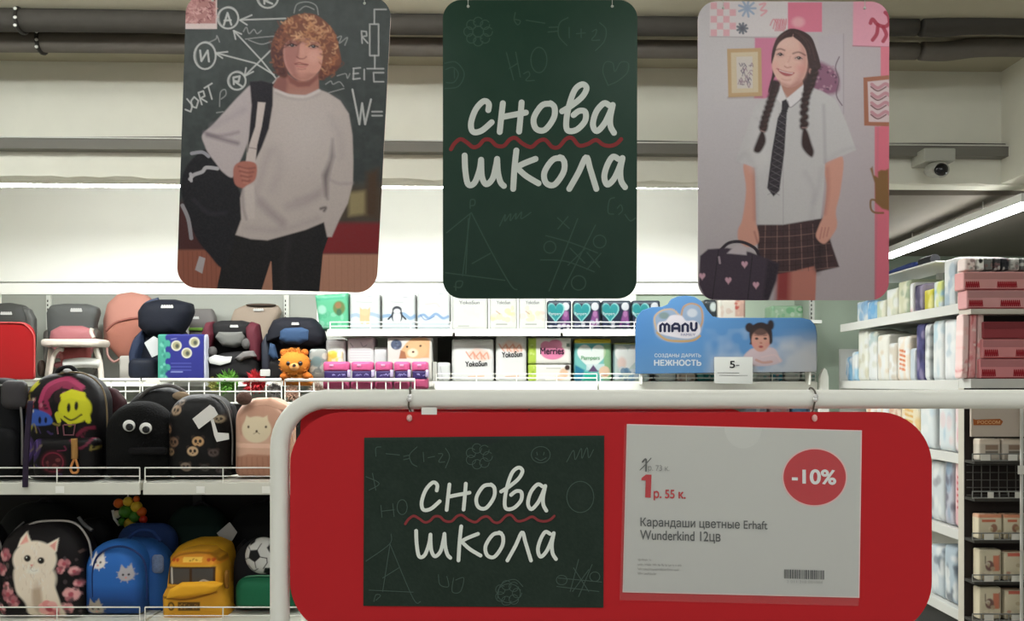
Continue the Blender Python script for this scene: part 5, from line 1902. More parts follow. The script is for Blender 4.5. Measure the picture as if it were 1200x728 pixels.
puffy('side_block', rrect(142, 417, 158, 446, 2), Y - .15, .03, .03, 8, mat('white_board', (214, 210, 200), .5), parent=t)
# navy seat
Y = 5.38
navy = mat('navy_fabric', (20, 24, 36), .75, bump=.3, scale=50)
t = seat_thing('tall navy child car seat with broad winged headrest and white tag', 192, Y)
puffy('headrest', [(166, 384), (165, 366), (172, 356), (188, 351.5), (208, 351.5), (226, 356), (228, 366), (222, 380), (214, 392), (196, 396), (176, 394)], Y - .05, .12, .06, 3, navy, parent=t)
tubepx('headrest_edge', [(166, 382), (165, 366), (172, 356), (186, 351)], Y - .10, .013, mat('blue_grey_edge', (56, 66, 88), .6), t)
puffy('backrest', [(156, 444), (155, 414), (160, 396), (172, 384), (214, 386), (224, 398), (228, 446)], Y, .08, .08, 4, navy, parent=t)
puffy('side_wing', [(155, 440), (154, 414), (159, 398), (170, 386), (170, 400), (165, 420), (165, 442)], Y - .08, .07, .05, 3, mat('slate_blue_fabric', (44, 54, 78), .7, bump=.2), parent=t)
puffy('seat_base', rrect(154, 420, 190, 446, 8), Y - .10, .08, .06, 4, mat('dark_navy_plastic', (28, 34, 48), .6, vary=.5, scale=30), parent=t)
logo(189, 358, 203, 361, Y - .172, t)
K = .62
MB().prism([W(u, v, Y - .26) for u, v in ((169, 402), (180, 394), (189, 399), (189, 414), (178, 419))], (0, .002, 0)).build('hang_tag', mat('white_tag', (200, 202, 202), .5), t)
K = .62
# blue boxed item
Y = 5.14
P = Paint((40, 44, 122))
P.fade('v', 405, 445, (36, 40, 108), .5)
P.rect(180, 385, 199, 448, (66, 150, 130))
P.fade('u', 205, 206, (40, 44, 122), 0)
for k in range(7):
    P.ell(199, 396 + k * 7, 3, 4, (66, 150, 130) if k % 2 else (40, 44, 122), 1)
P.scatter(189, 394, 197, 444, 16, 2, [(120, 190, 172), (50, 120, 110)], .7, 2)
for cx, cy in ((209, 405.5), (230, 401.5), (221, 414)):
    P.ell(cx, cy, 6, 6, (206, 204, 186), 1)
    P.ell(cx, cy, 4.6, 4.6, (150, 146, 110), 1.5)
    P.ell(cx + 1, cy + .5, 2.2, 2.6, (70, 74, 66), 1.5)
P.line([(203, 398), (209, 397)], .8, (150, 150, 190), .8)
for k in range(3):
    P.line([(203, 426 + k * 4), (226, 426 + k * 4)], 1, (84, 90, 160), .8)
P.line([(203, 436), (216, 436)], 1.2, (150, 160, 210), .8)
t = puffy('boxed_item', rrect(187, 392, 240.5, vz(ZS, Y - .02) - .2, 1.2), Y - .02, .03, .03, 16, None, P, n=160, rings=40)
tag(t, 'dark blue and teal box with three round pictures before the navy seat', 'box')
puffy('box_side', rrect(240.6, 392, 243, vz(ZS, Y) - .2, .6), Y - .01, .03, .03, 10, mat('white_card_edge', (196, 200, 214), .5), parent=t, n=30, rings=3)
# grey seat behind
Y = 5.60
t = seat_thing('grey child seat back partly hidden behind the navy and maroon seats', 238, Y)
puffy('backrest', [(222, 446), (224, 366), (228, 362), (249, 362), (253, 372), (256, 446)], Y, .05, .04, 5, mat('warm_grey_fabric', (118, 114, 112), .7), parent=t)
logo(225, 371.5, 233, 374, Y - .054, t)
puffy('lime_trim', rrect(221, 384, 238, 388, 1.5), Y - .05, .02, 0, 3, mat('lime_green_trim', (130, 176, 76), .5), parent=t)
# beige seat behind
t = seat_thing('beige grey child seat back rising behind the maroon seat', 302, Y)
puffy('backrest', [(274, 446), (272, 374), (276, 363), (290, 357), (312, 356), (326, 358), (330, 364), (322, 386), (318, 446)], Y, .06, .04, 4, mat('taupe_fabric', (164, 148, 132), .7, bump=.1), parent=t)
puffy('top_seam', oval(306, 357.5, 18, 1.8), Y - .05, .02, .02, 3, mat('dark_taupe', (84, 72, 62), .7), parent=t)
logo(297, 362, 309, 364.5, Y - .064, t)
# maroon seat
Y = 5.33
t = seat_thing('black and maroon child car seat with grey insert cushion', 274, Y)
bk_ = mat('black_fabric', (24, 23, 24), .75, bump=.3, scale=50)
mr = mat('maroon_fabric', (88, 30, 42), .7, bump=.3, scale=40)
puffy('headrest', [(246, 392), (248, 380), (262, 376), (286, 376), (300, 380), (302, 394), (290, 400), (256, 400)], Y - .06, .10, .06, 3, bk_, parent=t)
logo(270, 381.3, 279, 383.8, Y - .164, t)
puffy('backrest', [(242, 444), (240, 400), (246, 386), (300, 386), (308, 400), (306, 444)], Y, .07, .07, 4, bk_, parent=t)
puffy('side_wing', [(239, 410), (239, 392), (244, 378), (252, 377), (254, 392), (250, 404), (248, 412)], Y - .10, .08, .05, 3, mr, parent=t)
puffy('side_wing', [(292, 404), (290, 384), (296, 377), (304, 380), (307, 398), (306, 424), (298, 422)], Y - .10, .08, .05, 3, mr, parent=t)
puffy('insert_cushion', [(253, 396), (256, 388), (288, 388), (289, 396), (286, 404), (276, 408), (262, 406)], Y - .12, .05, .05, 3, mat('grey_insert_fabric', (112, 112, 108), .8, bump=.2), parent=t)
puffy('harness_pad', oval(249, 412, 5, 6), Y - .16, .03, .03, 2.5, mat('grey_pad', (90, 88, 86), .8), parent=t)
puffy('harness_pad', oval(289, 403, 5.5, 6.5), Y - .16, .03, .03, 2.5, mat('grey_pad', (90, 88, 86), .8), parent=t)
puffy('seat_base', [(244, 446), (244, 424), (262, 414), (280, 412), (298, 412), (304, 424), (304, 446)], Y - .10, .08, .08, 3.5, bk_, parent=t)
puffy('armrest', [(276, 420), (286, 412), (298, 411), (301, 418), (290, 420), (282, 424)], Y - .17, .04, .04, 3, mat('grey_armrest', (116, 112, 110), .6), parent=t)
t = puffy('paper_sheet', [(243, 420), (252, 416), (264, 418), (272, 418), (270, 425), (258, 428.5), (246, 426)], Y - .19, .006, .0, 2, mat('crumpled_white_paper', (216, 216, 212), .7))
tag(t, 'crumpled white paper lying on the maroon child seat', 'paper')
# blue pad seat
Y = 5.33
t = seat_thing('black and navy child car seat with blue head cushion', 346, Y)
puffy('backrest', [(312, 446), (310, 404), (316, 388), (326, 376), (372, 376), (380, 388), (383, 400), (382, 446)], Y, .07, .07, 4, mat('dark_slate_fabric', (42, 46, 56), .75, bump=.2), parent=t)
puffy('hood', [(314, 402), (316, 388), (322, 376), (332, 372.5), (350, 372), (368, 373), (378, 382), (382, 396), (378, 404), (366, 408), (332, 408), (326, 400)], Y - .08, .12, .06, 3, mat('black_navy_fabric', (20, 22, 32), .75, bump=.3, scale=50), parent=t)
puffy('head_cushion', [(328, 398), (328, 388), (334, 384), (356, 383), (364, 387), (363, 399), (352, 404), (336, 403)], Y - .165, .05, .05, 3, mat('steel_blue_fabric', (52, 78, 112), .75, bump=.2), parent=t)
logo(342, 378.5, 350, 381, Y - .205, t)
puffy('side_wing', [(309, 440), (308, 402), (314, 390), (319, 404), (322, 420), (320, 442)], Y - .08, .07, .05, 3, mat('grey_blue_shell', (54, 58, 68), .5), parent=t)
puffy('belt_guide', [(315, 416), (317, 402), (322, 404), (326, 420), (322, 422)], Y - .17, .03, .02, 3, mat('blue_fabric', (46, 70, 100), .7), parent=t)
puffy('seat_base', rrect(312, 422, 376, 446, 6), Y - .08, .07, .06, 4, mat('black_plastic', (24, 24, 26), .6), parent=t)
K = .62
t = puffy('price_slip', rrect(305, 433, 316.5, 441, .8), 5.04, .002, .002, 8, mat('white_slip', (206, 206, 200), .6), n=30, rings=3)
tag(t, 'small white price slip standing on the basket rail below the blue seat', 'price tag')

# ---------------- toys in the baskets
def plush_tuft(mb, c, n, r, L, seed, squash=1.0):
    g = random.Random(seed)
    for _ in range(n):
        a, b = g.uniform(0, 2 * math.pi), g.uniform(-1.2, 1.4)
        d = Vector((math.cos(a) * math.cos(b), -abs(math.sin(a)) * math.cos(b) - .1, math.sin(b) * squash)).normalized()
        q = Vector(c) + d * r
        s_ = d.cross(Vector((g.uniform(-1, 1), g.uniform(-1, 1), g.uniform(-1, 1)))).normalized() * r * .12
        mb.add([q - s_, q + s_, q + d * L + Vector((g.uniform(-.4, .4), 0, g.uniform(-.4, .4))) * L], [[0, 1, 2]])


def fuzzy(label, u, v, r_px, rgb, Y, seed, name='plush_ball_toy'):
    t = thing(name, W(u, v + r_px, Y), label, 'toy')
    r = r_px * Y / F
    MB().ball(W(u, v, Y), r * .86, r * .6, r * .8, 16, 10).build('body', mat('plush_core', rgb, .9), t, True)
    mb = MB()
    plush_tuft(mb, W(u, v, Y), 160, r * .75, r * .5, seed)
    mb.build('tufts', mat('plush_tufts', tuple(min(255, int(c * 1.15)) for c in rgb), .9), t)['kind'] = 'stuff'
    return t


fuzzy('green fringed rubber ball toy in the wire basket', 268, 449, 13, (96, 150, 60), 5.10, 3)
fuzzy('red fringed rubber ball toy in the wire basket beside the green one', 300, 449, 13, (186, 50, 56), 5.10, 4)
fuzzy('small pale yellow fringed toy at the left of the green ball in the basket', 252, 451, 8, (186, 186, 110), 5.09, 5)
# orange plush animal
Y = 5.12
K = .6
t = thing('plush_animal', W(348, 452, Y), 'orange fluffy plush animal with dark eyes in the wire basket', 'plush toy')
oc, od = mat('orange_plush', (226, 138, 50), .95, bump=.6, scale=90), mat('deep_orange_plush', (206, 112, 40), .95)
puffy('body', [(332, 452), (334, 438), (344, 432), (356, 432), (366, 440), (370, 452)], Y, .06, .05, 2.4, oc, parent=t)
puffy('head', oval(346, 426, 17, 15.5), Y - .02, .10, .06, 2.2, oc, parent=t)
for u in (333, 357):
    puffy('ear', oval(u, 413.5, 4.5, 4.5), Y - .02, .03, .02, 2, od, parent=t, n=24, rings=5)
mb = MB()
plush_tuft(mb, W(346, 426, Y - .02), 420, .080, .016, 9)
mb.build('fur', mat('orange_fur', (236, 156, 70), .95), t)['kind'] = 'stuff'
puffy('muzzle', oval(345, 430, 6, 4.5), Y - .115, .02, 0, 2, mat('pale_orange_plush', (236, 170, 104), .95), parent=t, n=24, rings=5)
for u in (338, 352):
    puffy('eye', oval(u, 426, 2.7, 3.0), Y - .113, .012, 0, 2, mat('black_bead_eye', (26, 18, 16), .15), parent=t, n=20, rings=4)
puffy('nose', oval(344.6, 428.6, 2.2, 1.8), Y - .132, .010, 0, 2, mat('black_bead_eye', (26, 18, 16), .15), parent=t, n=20, rings=4)
for u, s_ in ((334, -1), (360, 1)):
    puffy('arm', oval(u, 441, 6, 4), Y - .06, .03, .02, 2, od, parent=t, n=24, rings=5)
K = .62
P = Paint((150, 152, 146))
P.scatter(362, 406, 384, 436, 22, 4, [(178, 180, 174), (110, 116, 116), (196, 190, 176)], .8, 3)
P.ell(372, 424, 7, 6, (110, 130, 130), 3)
t = puffy('plush_pack', rrect(363, 409, 383, 445, 4), 5.18, .03, .03, 4, None, P, n=80, rings=20)
tag(t, 'pale grey patterned pack behind the orange plush animal', 'toy pack')
P = Paint((224, 206, 170))
P.ell(391, 416, 6, 5, (226, 176, 60), 2)
P.scatter(384, 412, 402, 432, 10, 3, [(236, 190, 90), (196, 150, 120), (240, 230, 210)], .8, 4)
t = puffy('snack_pack', rrect(384, 411, 402, 446, 3), 5.22, .03, .03, 5, None, P, n=80, rings=20)
tag(t, 'cream pack with a yellow spot between the plush animal and pink tubs', 'pack')
fuzzy('white and orange fluffy toy below the orange plush animal in the basket', 343, 461, 9, (206, 170, 150), 5.09, 14)
fuzzy('beige fluffy toy at the right of the orange animal in the basket', 372, 458, 9, (206, 186, 170), 5.10, 15)
fuzzy('black and white fluffy toy right of the red ball in the basket', 322, 458, 8, (140, 136, 134), 5.09, 16)

# row of pink lidded wipe packs
mpl, mpd = mat('pink_lid', (206, 92, 140), .4), mat('dark_violet_label', (54, 40, 92), .4)
xs = (379, 411.5, 439.5, 461.5, 482, 503)
for k in range(5):
    a_, b_ = xs[k] + .8, xs[k + 1] - .8
    Y = 5.12
    z0 = W(0, 444, Y).z
    t = thing('wet_wipe_pack', W((a_ + b_) / 2, 452, Y),
              'pink lidded violet pack in the wire basket, ' + ('first from the left', 'second from the left', 'middle one of five', 'fourth from the left', 'last at the right')[k] + ' of the row', 'pack', 'pink lidded packs in the basket')
    puffy('lid', rrect(a_, 424, b_, 436, 3), Y, .05, .05, 4, mpl, parent=t, n=40, rings=6)
    puffy('label_band', rrect(a_ + 1.2, 435, b_ - 1.5, 445, 1), Y - .015, .035, .05, 8, mpd, parent=t, n=40, rings=5)
    puffy('body', rrect(a_, 443, b_, 456, 2), Y, .05, .05, 5, mat('pink_pack_body', (176, 76, 112), .5), parent=t, n=40, rings=5)
    puffy('clasp', rrect(b_ - 3.5, 433.5, b_ + .3, 442.5, 1), Y - .045, .012, .02, 5, mat('lilac_clasp', (190, 176, 206), .4), parent=t, n=24, rings=3)
    mb = MB()
    g = random.Random(k)
    for q in range(5):
        u = g.uniform(a_ + 4, b_ - 6)
        ribbon(mb, [(u, 438 + g.uniform(0, 3)), (u + 2, 437.5 + g.uniform(0, 3)), (u + 3, 440)], .8, at(Y - .051, .0), caps=False)
    mb.build('label_print', mat('pale_violet_ink', (150, 140, 190), .5), t)['kind'] = 'stuff'
    puffy('painted_highlight', rrect(a_ + 6, 427, a_ + 11, 430, 1), Y - .05, .003, 0, 3, mat('pale_pink_highlight', (226, 150, 180), .4), parent=t, n=20, rings=3)  # pale spot painted as a highlight on the glossy lid
# box with a plush bear picture
Y = 5.16
P = Paint((196, 194, 186))
P.fade('v', 440, 395, (206, 206, 200), .6)
P.ell(466, 404.5, 6.5, 6, (72, 82, 104), 1)
P.scatter(461, 400, 471, 409, 8, 1.4, [(120, 130, 150), (50, 56, 74)], .8, 2)
P.poly([(470, 420), (472, 410), (478, 402), (484, 397), (500, 396), (505, 400), (504, 420)], (200, 160, 116), 1.5)
P.ell(489, 411, 13, 10, (206, 168, 124), 2)
P.ell(485, 414, 6, 5, (232, 206, 176), 2)
P.ell(485.5, 413, 1.6, 1.2, (60, 40, 34))
P.ell(478.5, 407, 1.3, 1.3, (50, 36, 30))
P.ell(494, 406, 1.3, 1.3, (50, 36, 30))
P.poly([(469, 421), (471, 411), (476, 413), (478, 421)], (150, 100, 70), 1.5)
P.rect(455, 421, 508, 447, (206, 204, 196), a=.7)
P.line([(458, 428), (500, 428)], 1, (150, 140, 120), .5)
t = puffy('toy_box', rrect(455.5, 396, 507, vz(ZS, Y - .03) - .2, 1), Y + .09, .06, .06, 16, None, P, n=160, rings=40)
tag(t, 'grey toy box with a brown plush bear picture and round badge', 'box')
MB().box(W(506, 0, Y).x, W(511, 0, Y).x, Y + .05, Y + .15, ZS + .001, W(0, 424, Y).z, .003).build('box_flap', mat('grey_card', (190, 190, 182), .5), t)

# ------------------------------------------------------------------ nappy packs on the wall shelving
K = .5
G_U = 'nappy packs on the upper shelf'
G_L = 'nappy packs on the main shelf'


def pack(label, u0, v0, u1, z, Y, paint, group=None, front=.07, back=.10, r=2.5, rt=None, p=7, cat='nappy pack', name='nappy_pack', n=150, rings=36, outline=None):
    v1 = vz(z, Y) - .15
    o = puffy(name, outline or rrect(u0, v0, u1, v1, r, rt), Y, front, back, p, None, paint, None, n, rings, rough=.35)
    o.location.z = z + .0005
    return tag(o, label, cat, group)


m_lg = mat('grey_lettering', (120, 122, 124), .5)
m_bk = mat('black_lettering', (36, 38, 40), .5)
m_or = mat('orange_lettering', (216, 130, 100), .5)
YU = 5.30

# upper row
K = .40
P = Paint((110, 206, 160))
P.scatter(374, 345, 408, 386, 24, 3, [(140, 220, 180), (84, 186, 140), (160, 226, 196)], .6, 3)
P.ell(400, 362, 7, 8, (120, 140, 84), 2)
P.ell(399, 359, 3.5, 3.5, (170, 130, 90), 1.5)
P.ell(400, 367, 3, 4, (70, 120, 90), 1.5)
P.ell(380, 364, 5, 5, (176, 230, 206), 2)
P.line([(374, 352), (404, 350)], 3, (76, 190, 150), .7)
P.line([(376, 384), (408, 384)], 2, (170, 226, 200), .8)
pack('mint green nappy pack with small animal picture, leftmost on the upper shelf', 372, 344, 410, ZU, YU, P, G_U, outline=[(371, 347), (410, 344), (410.5, vz(ZU, YU) - .2), (377, vz(ZU, YU) - .2)])


def white_bg(u0, u1, v0, v1, bg=(232, 236, 234)):
    P = Paint(bg)
    P.fade('v', v0 + 24, v1, (206, 222, 234), .7)
    return P


P = white_bg(412, 447, 345, 388)
P.line([(412, 372), (420, 370), (428, 373), (436, 369), (447, 372)], 4, (160, 196, 226), .7)
P.poly([(424, 361), (427, 364), (433, 364), (436, 361), (436, 368), (435, 374), (436, 380), (432, 381), (430, 377), (427, 381), (424, 379), (424, 372)], (230, 206, 160), 1.2)
P.ell(430, 367, 5, 4, (236, 214, 168), 1)
P.line([(433, 349), (440, 348)], 1.2, (150, 156, 164), .7)
P.line([(420, 355), (438, 356)], .9, (190, 196, 200), .8)
pack('white and pale blue nappy pack with a yellow fox cub', 412, 345, 447, ZU, YU, P, G_U)
P = white_bg(449, 488, 345, 388)
P.line([(449, 372), (458, 371), (466, 373), (474, 369), (482, 374), (488, 371)], 4, (130, 176, 220), .8)
P.ell(467, 371, 6.5, 9, (60, 64, 74), 1)
P.ell(467, 373, 4.6, 7.5, (234, 238, 240), 1)
P.ell(467, 364.5, 5.5, 4.5, (62, 66, 76), 1)
P.ell(467, 366, 4, 3, (234, 236, 238), 1)
P.line([(461, 371), (457, 375)], 2, (60, 64, 74))
P.line([(473, 371), (477, 375)], 2, (60, 64, 74))
P.line([(474, 350), (481, 349)], 1.2, (150, 156, 164), .7)
P.line([(460, 355), (474, 356)], .9, (190, 196, 200), .8)
pack('white and pale blue nappy pack with a penguin', 449, 345, 488, ZU, YU, P, G_U)
P = white_bg(490, 528, 340, 388)
P.line([(492, 372), (498, 370), (504, 374), (512, 369), (520, 374), (526, 372)], 3, (120, 166, 216), .8)
P.line([(494, 370), (500, 376), (510, 372)], 1.2, (90, 130, 190), .7)
P.line([(500, 358), (512, 357), (516, 361)], 1.2, (226, 190, 190), .6)
P.line([(516, 346), (524, 345)], 1.2, (150, 156, 164), .7)
pack('white and pale blue nappy pack with blue waves below the green poster', 490, 341, 528, ZU, YU, P, G_U)
for k, (a_, b_, lab, sp) in enumerate(((530, 572, 'white nappy pack with almost blank front, left of the yellow spotted pair', None), (574, 606, 'white nappy pack with pale yellow spots, left one of two', (236, 224, 176)), (608, 640, 'white nappy pack with pale peach spots, right one of two', (236, 214, 200)))):
    P = Paint((230, 232, 226))
    if sp:
        P.scatter(a_ + 3, 362, b_ - 3, 376, 12, 3.5, [sp, (226, 226, 190), (238, 226, 210)], .8, k)
        P.line([(a_ + 8, 381), (b_ - 12, 381)], 1.2, (120, 122, 118), .7)
        P.line([(a_ + 8, 366), (a_ + 12, 369)], 1.4, (206, 160, 130), .7)
    else:
        P.line([(a_ + 8, 383), (a_ + 20, 383)], 1, (150, 150, 146), .7)
        P.scatter(a_ + 4, 360, b_ - 6, 372, 10, 3, [(236, 226, 222), (224, 226, 226)], .6, 6)
    o_ = pack(lab, a_, 347, b_, ZU, YU, P, G_U)
    text('lettering', 'YokoSun', a_ + 8, 352.5, b_ - 8 if k else b_ - 10, 356.5, YU - .071, m_lg, o_, .01)
xs = ((641, 669, 'dark nappy pack with a teal heart, leftmost of four'), (671, 703, 'dark nappy pack with a teal heart, second of four'), (704, 738, 'dark nappy pack with a teal heart, third of four'), (739, 772, 'dark nappy pack with a teal heart half behind the blue sign'))
m_hw = mat('pale_heart_lettering', (200, 226, 226), .5)
for k, (a_, b_, lab) in enumerate(xs):
    P = Paint((34, 44, 66))
    P.poly([(a_, 353), (b_, 353), (b_, 358), (a_, 357)], (70, 84, 96), 2, .6)
    P.poly([(b_ - 14, 384), (b_ - 9, 366), (b_ - 4, 366), (b_ - 2, 384)], (140, 80, 140), 2)
    P.ell(b_ - 7, 360.5, 4.4, 4.6, (216, 220, 224), 1)
    P.ell(b_ - 7, 369, 2.4, 3.6, (176, 120, 170), 1.2)
    P.scatter(a_ + 2, 376, b_ - 2, 384, 10, 2.4, [(150, 150, 176), (206, 206, 214), (60, 62, 96)], .8, k)
    cx = a_ + 9.5
    P.poly(heart(cx, 368, 21, 24, 30), (150, 214, 210), 1)
    P.poly(heart(cx, 367.5, 18, 21, 30), (48, 150, 154), 1.2)
    o_ = pack(lab, a_, 353, b_, ZU, YU, P, G_U, n=170, rings=44)
    text('lettering', 'Pampers', cx - 7, 366, cx + 7, 370.5, YU - .071, m_hw, o_, .01)
# lower row on the main shelf
K = .48
YM = 5.30
P = Paint((226, 226, 224))
P.scatter(386, 402, 406, 436, 10, 3, [(214, 216, 218), (236, 236, 234)], .7, 2)
for k in range(5):
    P.line([(389, 405 + k * 4), (402, 405 + k * 4)], .8, (170, 172, 176), .6)
pack('white pack with a grey top behind the pink lidded packs, left one', 384, 398, 407, ZS, YM, P, G_L)
P = Paint((232, 232, 232))
P.line([(413, 403), (416, 407)], 1.2, (140, 140, 150), .7)
P.line([(425, 402), (428, 407), (432, 405)], 1.2, (150, 150, 160), .7)
for k in range(5):
    P.line([(413, 411 + k * 3), (436, 411 + k * 3)], .8, (196, 190, 196), .6)
pack('white pack with faint grey print behind the pink lidded packs, right one', 409, 396, 441, ZS, YM, P, G_L)
P = Paint((228, 230, 230))
pack('small plain white pack between the printed pack and the bear box', 440, 407, 456, ZS, YM, P, G_L, n=60, rings=10)
P = Paint((220, 222, 220))
P.line([(517, 430), (520, 446)], 1, (160, 164, 164), .6)
pack('small white pack standing below the grey upright', 513, 425, 528, ZS, YM - .02, P, G_L, n=60, rings=10)
for k, (a_, b_, v0, lab) in enumerate(((530, 579, 398, 'wide white nappy pack with orange scribble, left of the pair'), (581, 617, 394, 'white nappy pack with orange scribble, right of the pair'))):
    P = Paint((228, 228, 224))
    P.fade('v', 398, 412, (232, 232, 230), .5)
    P.line([(a_ + 3, 407), (b_ - 3, 406)], .9, (196, 196, 192), .6)
    dx, dy = (0, 0) if k == 0 else (38, -9)
    P.poly([(549 + dx, 414 + dy), (558 + dx, 408 + dy), (572 + dx, 412 + dy), (576 + dx, 420 + dy), (566 + dx, 424 + dy), (553 + dx, 420 + dy)], (236, 206, 190), 3, .9)
    for q in range(6):
        P.line([(547 + dx + q * 4, 413 + dy + (q % 2) * 5), (551 + dx + q * 4, 419 + dy - (q % 2) * 5), (553 + dx + q * 4, 421 + dy)], 1.6, (222, 150, 122), .8)
    P.line([(a_ + 20 - 8 * k, 442), (b_ - 12 + 2 * k, 441)], 2.2, (230, 190, 160), .8)
    P.line([(a_ + 5, 444), (a_ + 16, 443)], 1.2, (120, 120, 118), .7)
    o_ = pack(lab, a_, v0, b_, ZS, YM, P, G_L)
    if k == 0:
        text('lettering', 'YokoSun', 545, 423.5, 571, 430, YM - .072, m_bk, o_, .03, slope=-.03)
    else:
        text('lettering', 'YokoSun', 588, 412.5, 612, 419.5, YM - .072, m_bk, o_, .03, slope=-.05)
# two stacked packs with green side band
zmid = W(0, 427.3, YM).z
for k, (v0, z, lab) in enumerate(((396.5, zmid, 'white nappy pack with lime band and pink cloud emblem, upper of two stacked'), (427.6, ZS, 'white nappy pack with lime band and baby picture, lower of two stacked'))):
    P = Paint((232, 230, 222))
    P.rect(616, v0 - 2, 628, v0 + 34, (176, 202, 80), .8)
    P.scatter(620, v0 + 3, 626, v0 + 24, 6, 1.6, [(140, 170, 54), (206, 220, 140)], .7, k)
    if k == 0:
        P.ell(647, 413, 14, 9, (222, 130, 166), 1.2)
        P.ell(639, 406, 6, 5.5, (226, 140, 172), 1.2)
        P.ell(650, 404.5, 8, 6, (226, 140, 172), 1.2)
        P.rect(663, 403, 667, 407, (90, 110, 100))
    else:
        P.line([(640, 432), (656, 432)], 1, (150, 150, 146), .7)
        P.line([(630, 445), (638, 445)], 1, (150, 150, 150), .7)
        P.ell(660, 438, 5, 6, (226, 190, 160), 2)
        P.ell(664, 431, 3, 3.2, (60, 44, 40), 1.2)
        P.ell(655, 443, 5, 3, (230, 200, 176), 2)
    o_ = pack(lab, 618.5, v0, 668.5, z, YM, P, G_L, r=1.5, p=10)
    if k == 0:
        text('lettering', 'Merries', 633, 407.5, 661, 415.5, YM - .072, mat('plum_lettering', (66, 36, 56), .5), o_, .03)
P = Paint((120, 190, 186))
P.rect(670, 394, 718, 403, (226, 206, 62), 1)
P.line([(680, 400.5), (706, 400.5)], 1.4, (176, 160, 60), .7)
P.rect(672, 403, 716, 409, (84, 166, 168), 1, .8)
P.poly(heart(692, 420, 33, 32, 40), (226, 234, 228), 1.2)
P.rect(706, 404, 716, 446, (150, 180, 110), 2, .7)
P.poly([(673, 428), (684, 434), (680, 448), (672, 448)], (40, 120, 150), 2)
P.poly([(684, 436), (700, 438), (700, 448), (682, 448)], (40, 168, 150), 2)
P.rect(686, 427, 707, 434, (206, 222, 222), 1, .8)
P.poly([(688, 436), (694, 428), (700, 436)], (96, 74, 110), 1.2)
P.ell(707, 436, 6.5, 6.5, (230, 196, 168), 1.5)
P.ell(708, 439, 3, 1.5, (190, 130, 110), 1)
o_ = pack('teal nappy pack with yellow top and white heart, beside the lime banded packs', 672, 397.5, 715.5, ZS, YM, P, G_L, r=3, n=180, rings=46)
text('lettering', 'Pampers', 681, 417, 703, 423, YM - .072, mat('green_lettering', (140, 190, 150), .5), o_, .02)
P = Paint((186, 202, 196))
P.rect(714, 398, 752, 404, (196, 196, 100), 1)
P.poly(heart(734, 420, 30, 30, 40), (226, 228, 224), 1.2)
P.ell(727, 426, 5, 7, (226, 200, 190), 3)
P.scatter(718, 432, 746, 447, 16, 3.5, [(120, 156, 190), (196, 206, 214), (84, 120, 150)], .8, 6)
P.rect(714, 404, 719, 447, (70, 110, 120), 1.5, .7)
pack('grey white nappy pack with heart, partly behind the blue cardboard sign', 717, 402, 760, ZS, YM, P, G_L, r=3)
# right of the shelf, behind and below the blue sign
P = Paint((228, 222, 208))
P.rect(858, 350, 871, 372, (206, 150, 130), 1, .7)
P.scatter(859, 352, 870, 369, 8, 2, [(190, 80, 70), (230, 190, 170)], .8, 4)
P.scatter(841, 354, 856, 370, 6, 3, [(214, 190, 176), (206, 210, 196)], .7, 5)
pack('white and peach pack rising behind the blue cardboard sign', 837.5, 350.5, 871, ZU, YU, P, G_U, n=80, rings=18)
P = Paint((170, 206, 170))
P.ell(922, 365, 5, 4, (130, 190, 140), 1.5)
P.ell(934, 364, 5, 4, (110, 176, 120), 1.5)
P.scatter(902, 360, 938, 373, 10, 2.4, [(206, 226, 200), (140, 190, 150)], .8, 5)
t = pack('pale green pack lying behind the top right of the blue sign', 900, 359, 938, W(0, 376, 5.5).z, 5.5, P, None, n=80, rings=18)
MB().box(W(868, 0, 5.5).x, W(958, 0, 5.5).x, 5.42, 5.69, W(0, 380, 5.5).z, W(0, 376, 5.5).z - .001).build('shelf_board', m_fshelf, WS)
P = Paint((50, 58, 62))
P.ell(833, 361, 4, 5, (206, 216, 210), 1.5)
pack('dark pack with a white spot left of the peach pack', 822, 352, 837, ZU, YU, P, G_U, n=60, rings=12)
for k, (a_, b_, cl, lab) in enumerate(((746, 764, (60, 70, 70), 'dark low pack below the left end of the blue sign'), (765, 790, (206, 214, 208), 'white low pack below the slogan of the blue sign'), (791, 813, (214, 196, 176), 'cream low pack below the blue sign'),
                                       (815, 836, (40, 130, 124), 'teal low pack left of the small price card'), (883, 900, (206, 216, 206), 'white low pack right of the small price card'), (901, 914, (70, 150, 170), 'blue green low pack below the baby picture'),
                                       (915, 934, (222, 224, 214), 'pale low pack below the right half of the blue sign'), (935, 953, (190, 206, 196), 'last low pack below the right end of the blue sign'))):
    P = Paint(cl)
    P.scatter(a_ + 1, 433, b_ - 1, 448, 8, 2.2, [(226, 230, 226), tuple(int(c * .6) for c in cl), (120, 190, 180), (206, 150, 140)], .8, k + 3)
    P.rect(a_, 436, b_, 438.5, (216, 222, 218), 1, .7)
    pack(lab, a_, 424, b_, ZS, 5.36, P, G_L, n=60, rings=14)

# packs on the shelf below, seen in the slit between pipe and red board
for k, (a_, b_, cl) in enumerate(((870, 896, (150, 160, 176)), (898, 922, (206, 170, 176)), (924, 946, (110, 160, 206)), (948, 958, (196, 206, 200)))):
    P = Paint(cl)
    P.scatter(a_, 462, b_, 512, 18, 3, [(70, 76, 90), (226, 230, 228), (216, 150, 150), (90, 150, 200)], .8, k)
    pack(('grey printed', 'pink printed', 'light blue printed', 'pale printed')[k] + ' pack on the shelf below, glimpsed between pipe and red board', a_, 464, b_, ZD, YM, P, 'packs on the shelf below', n=60, rings=14)

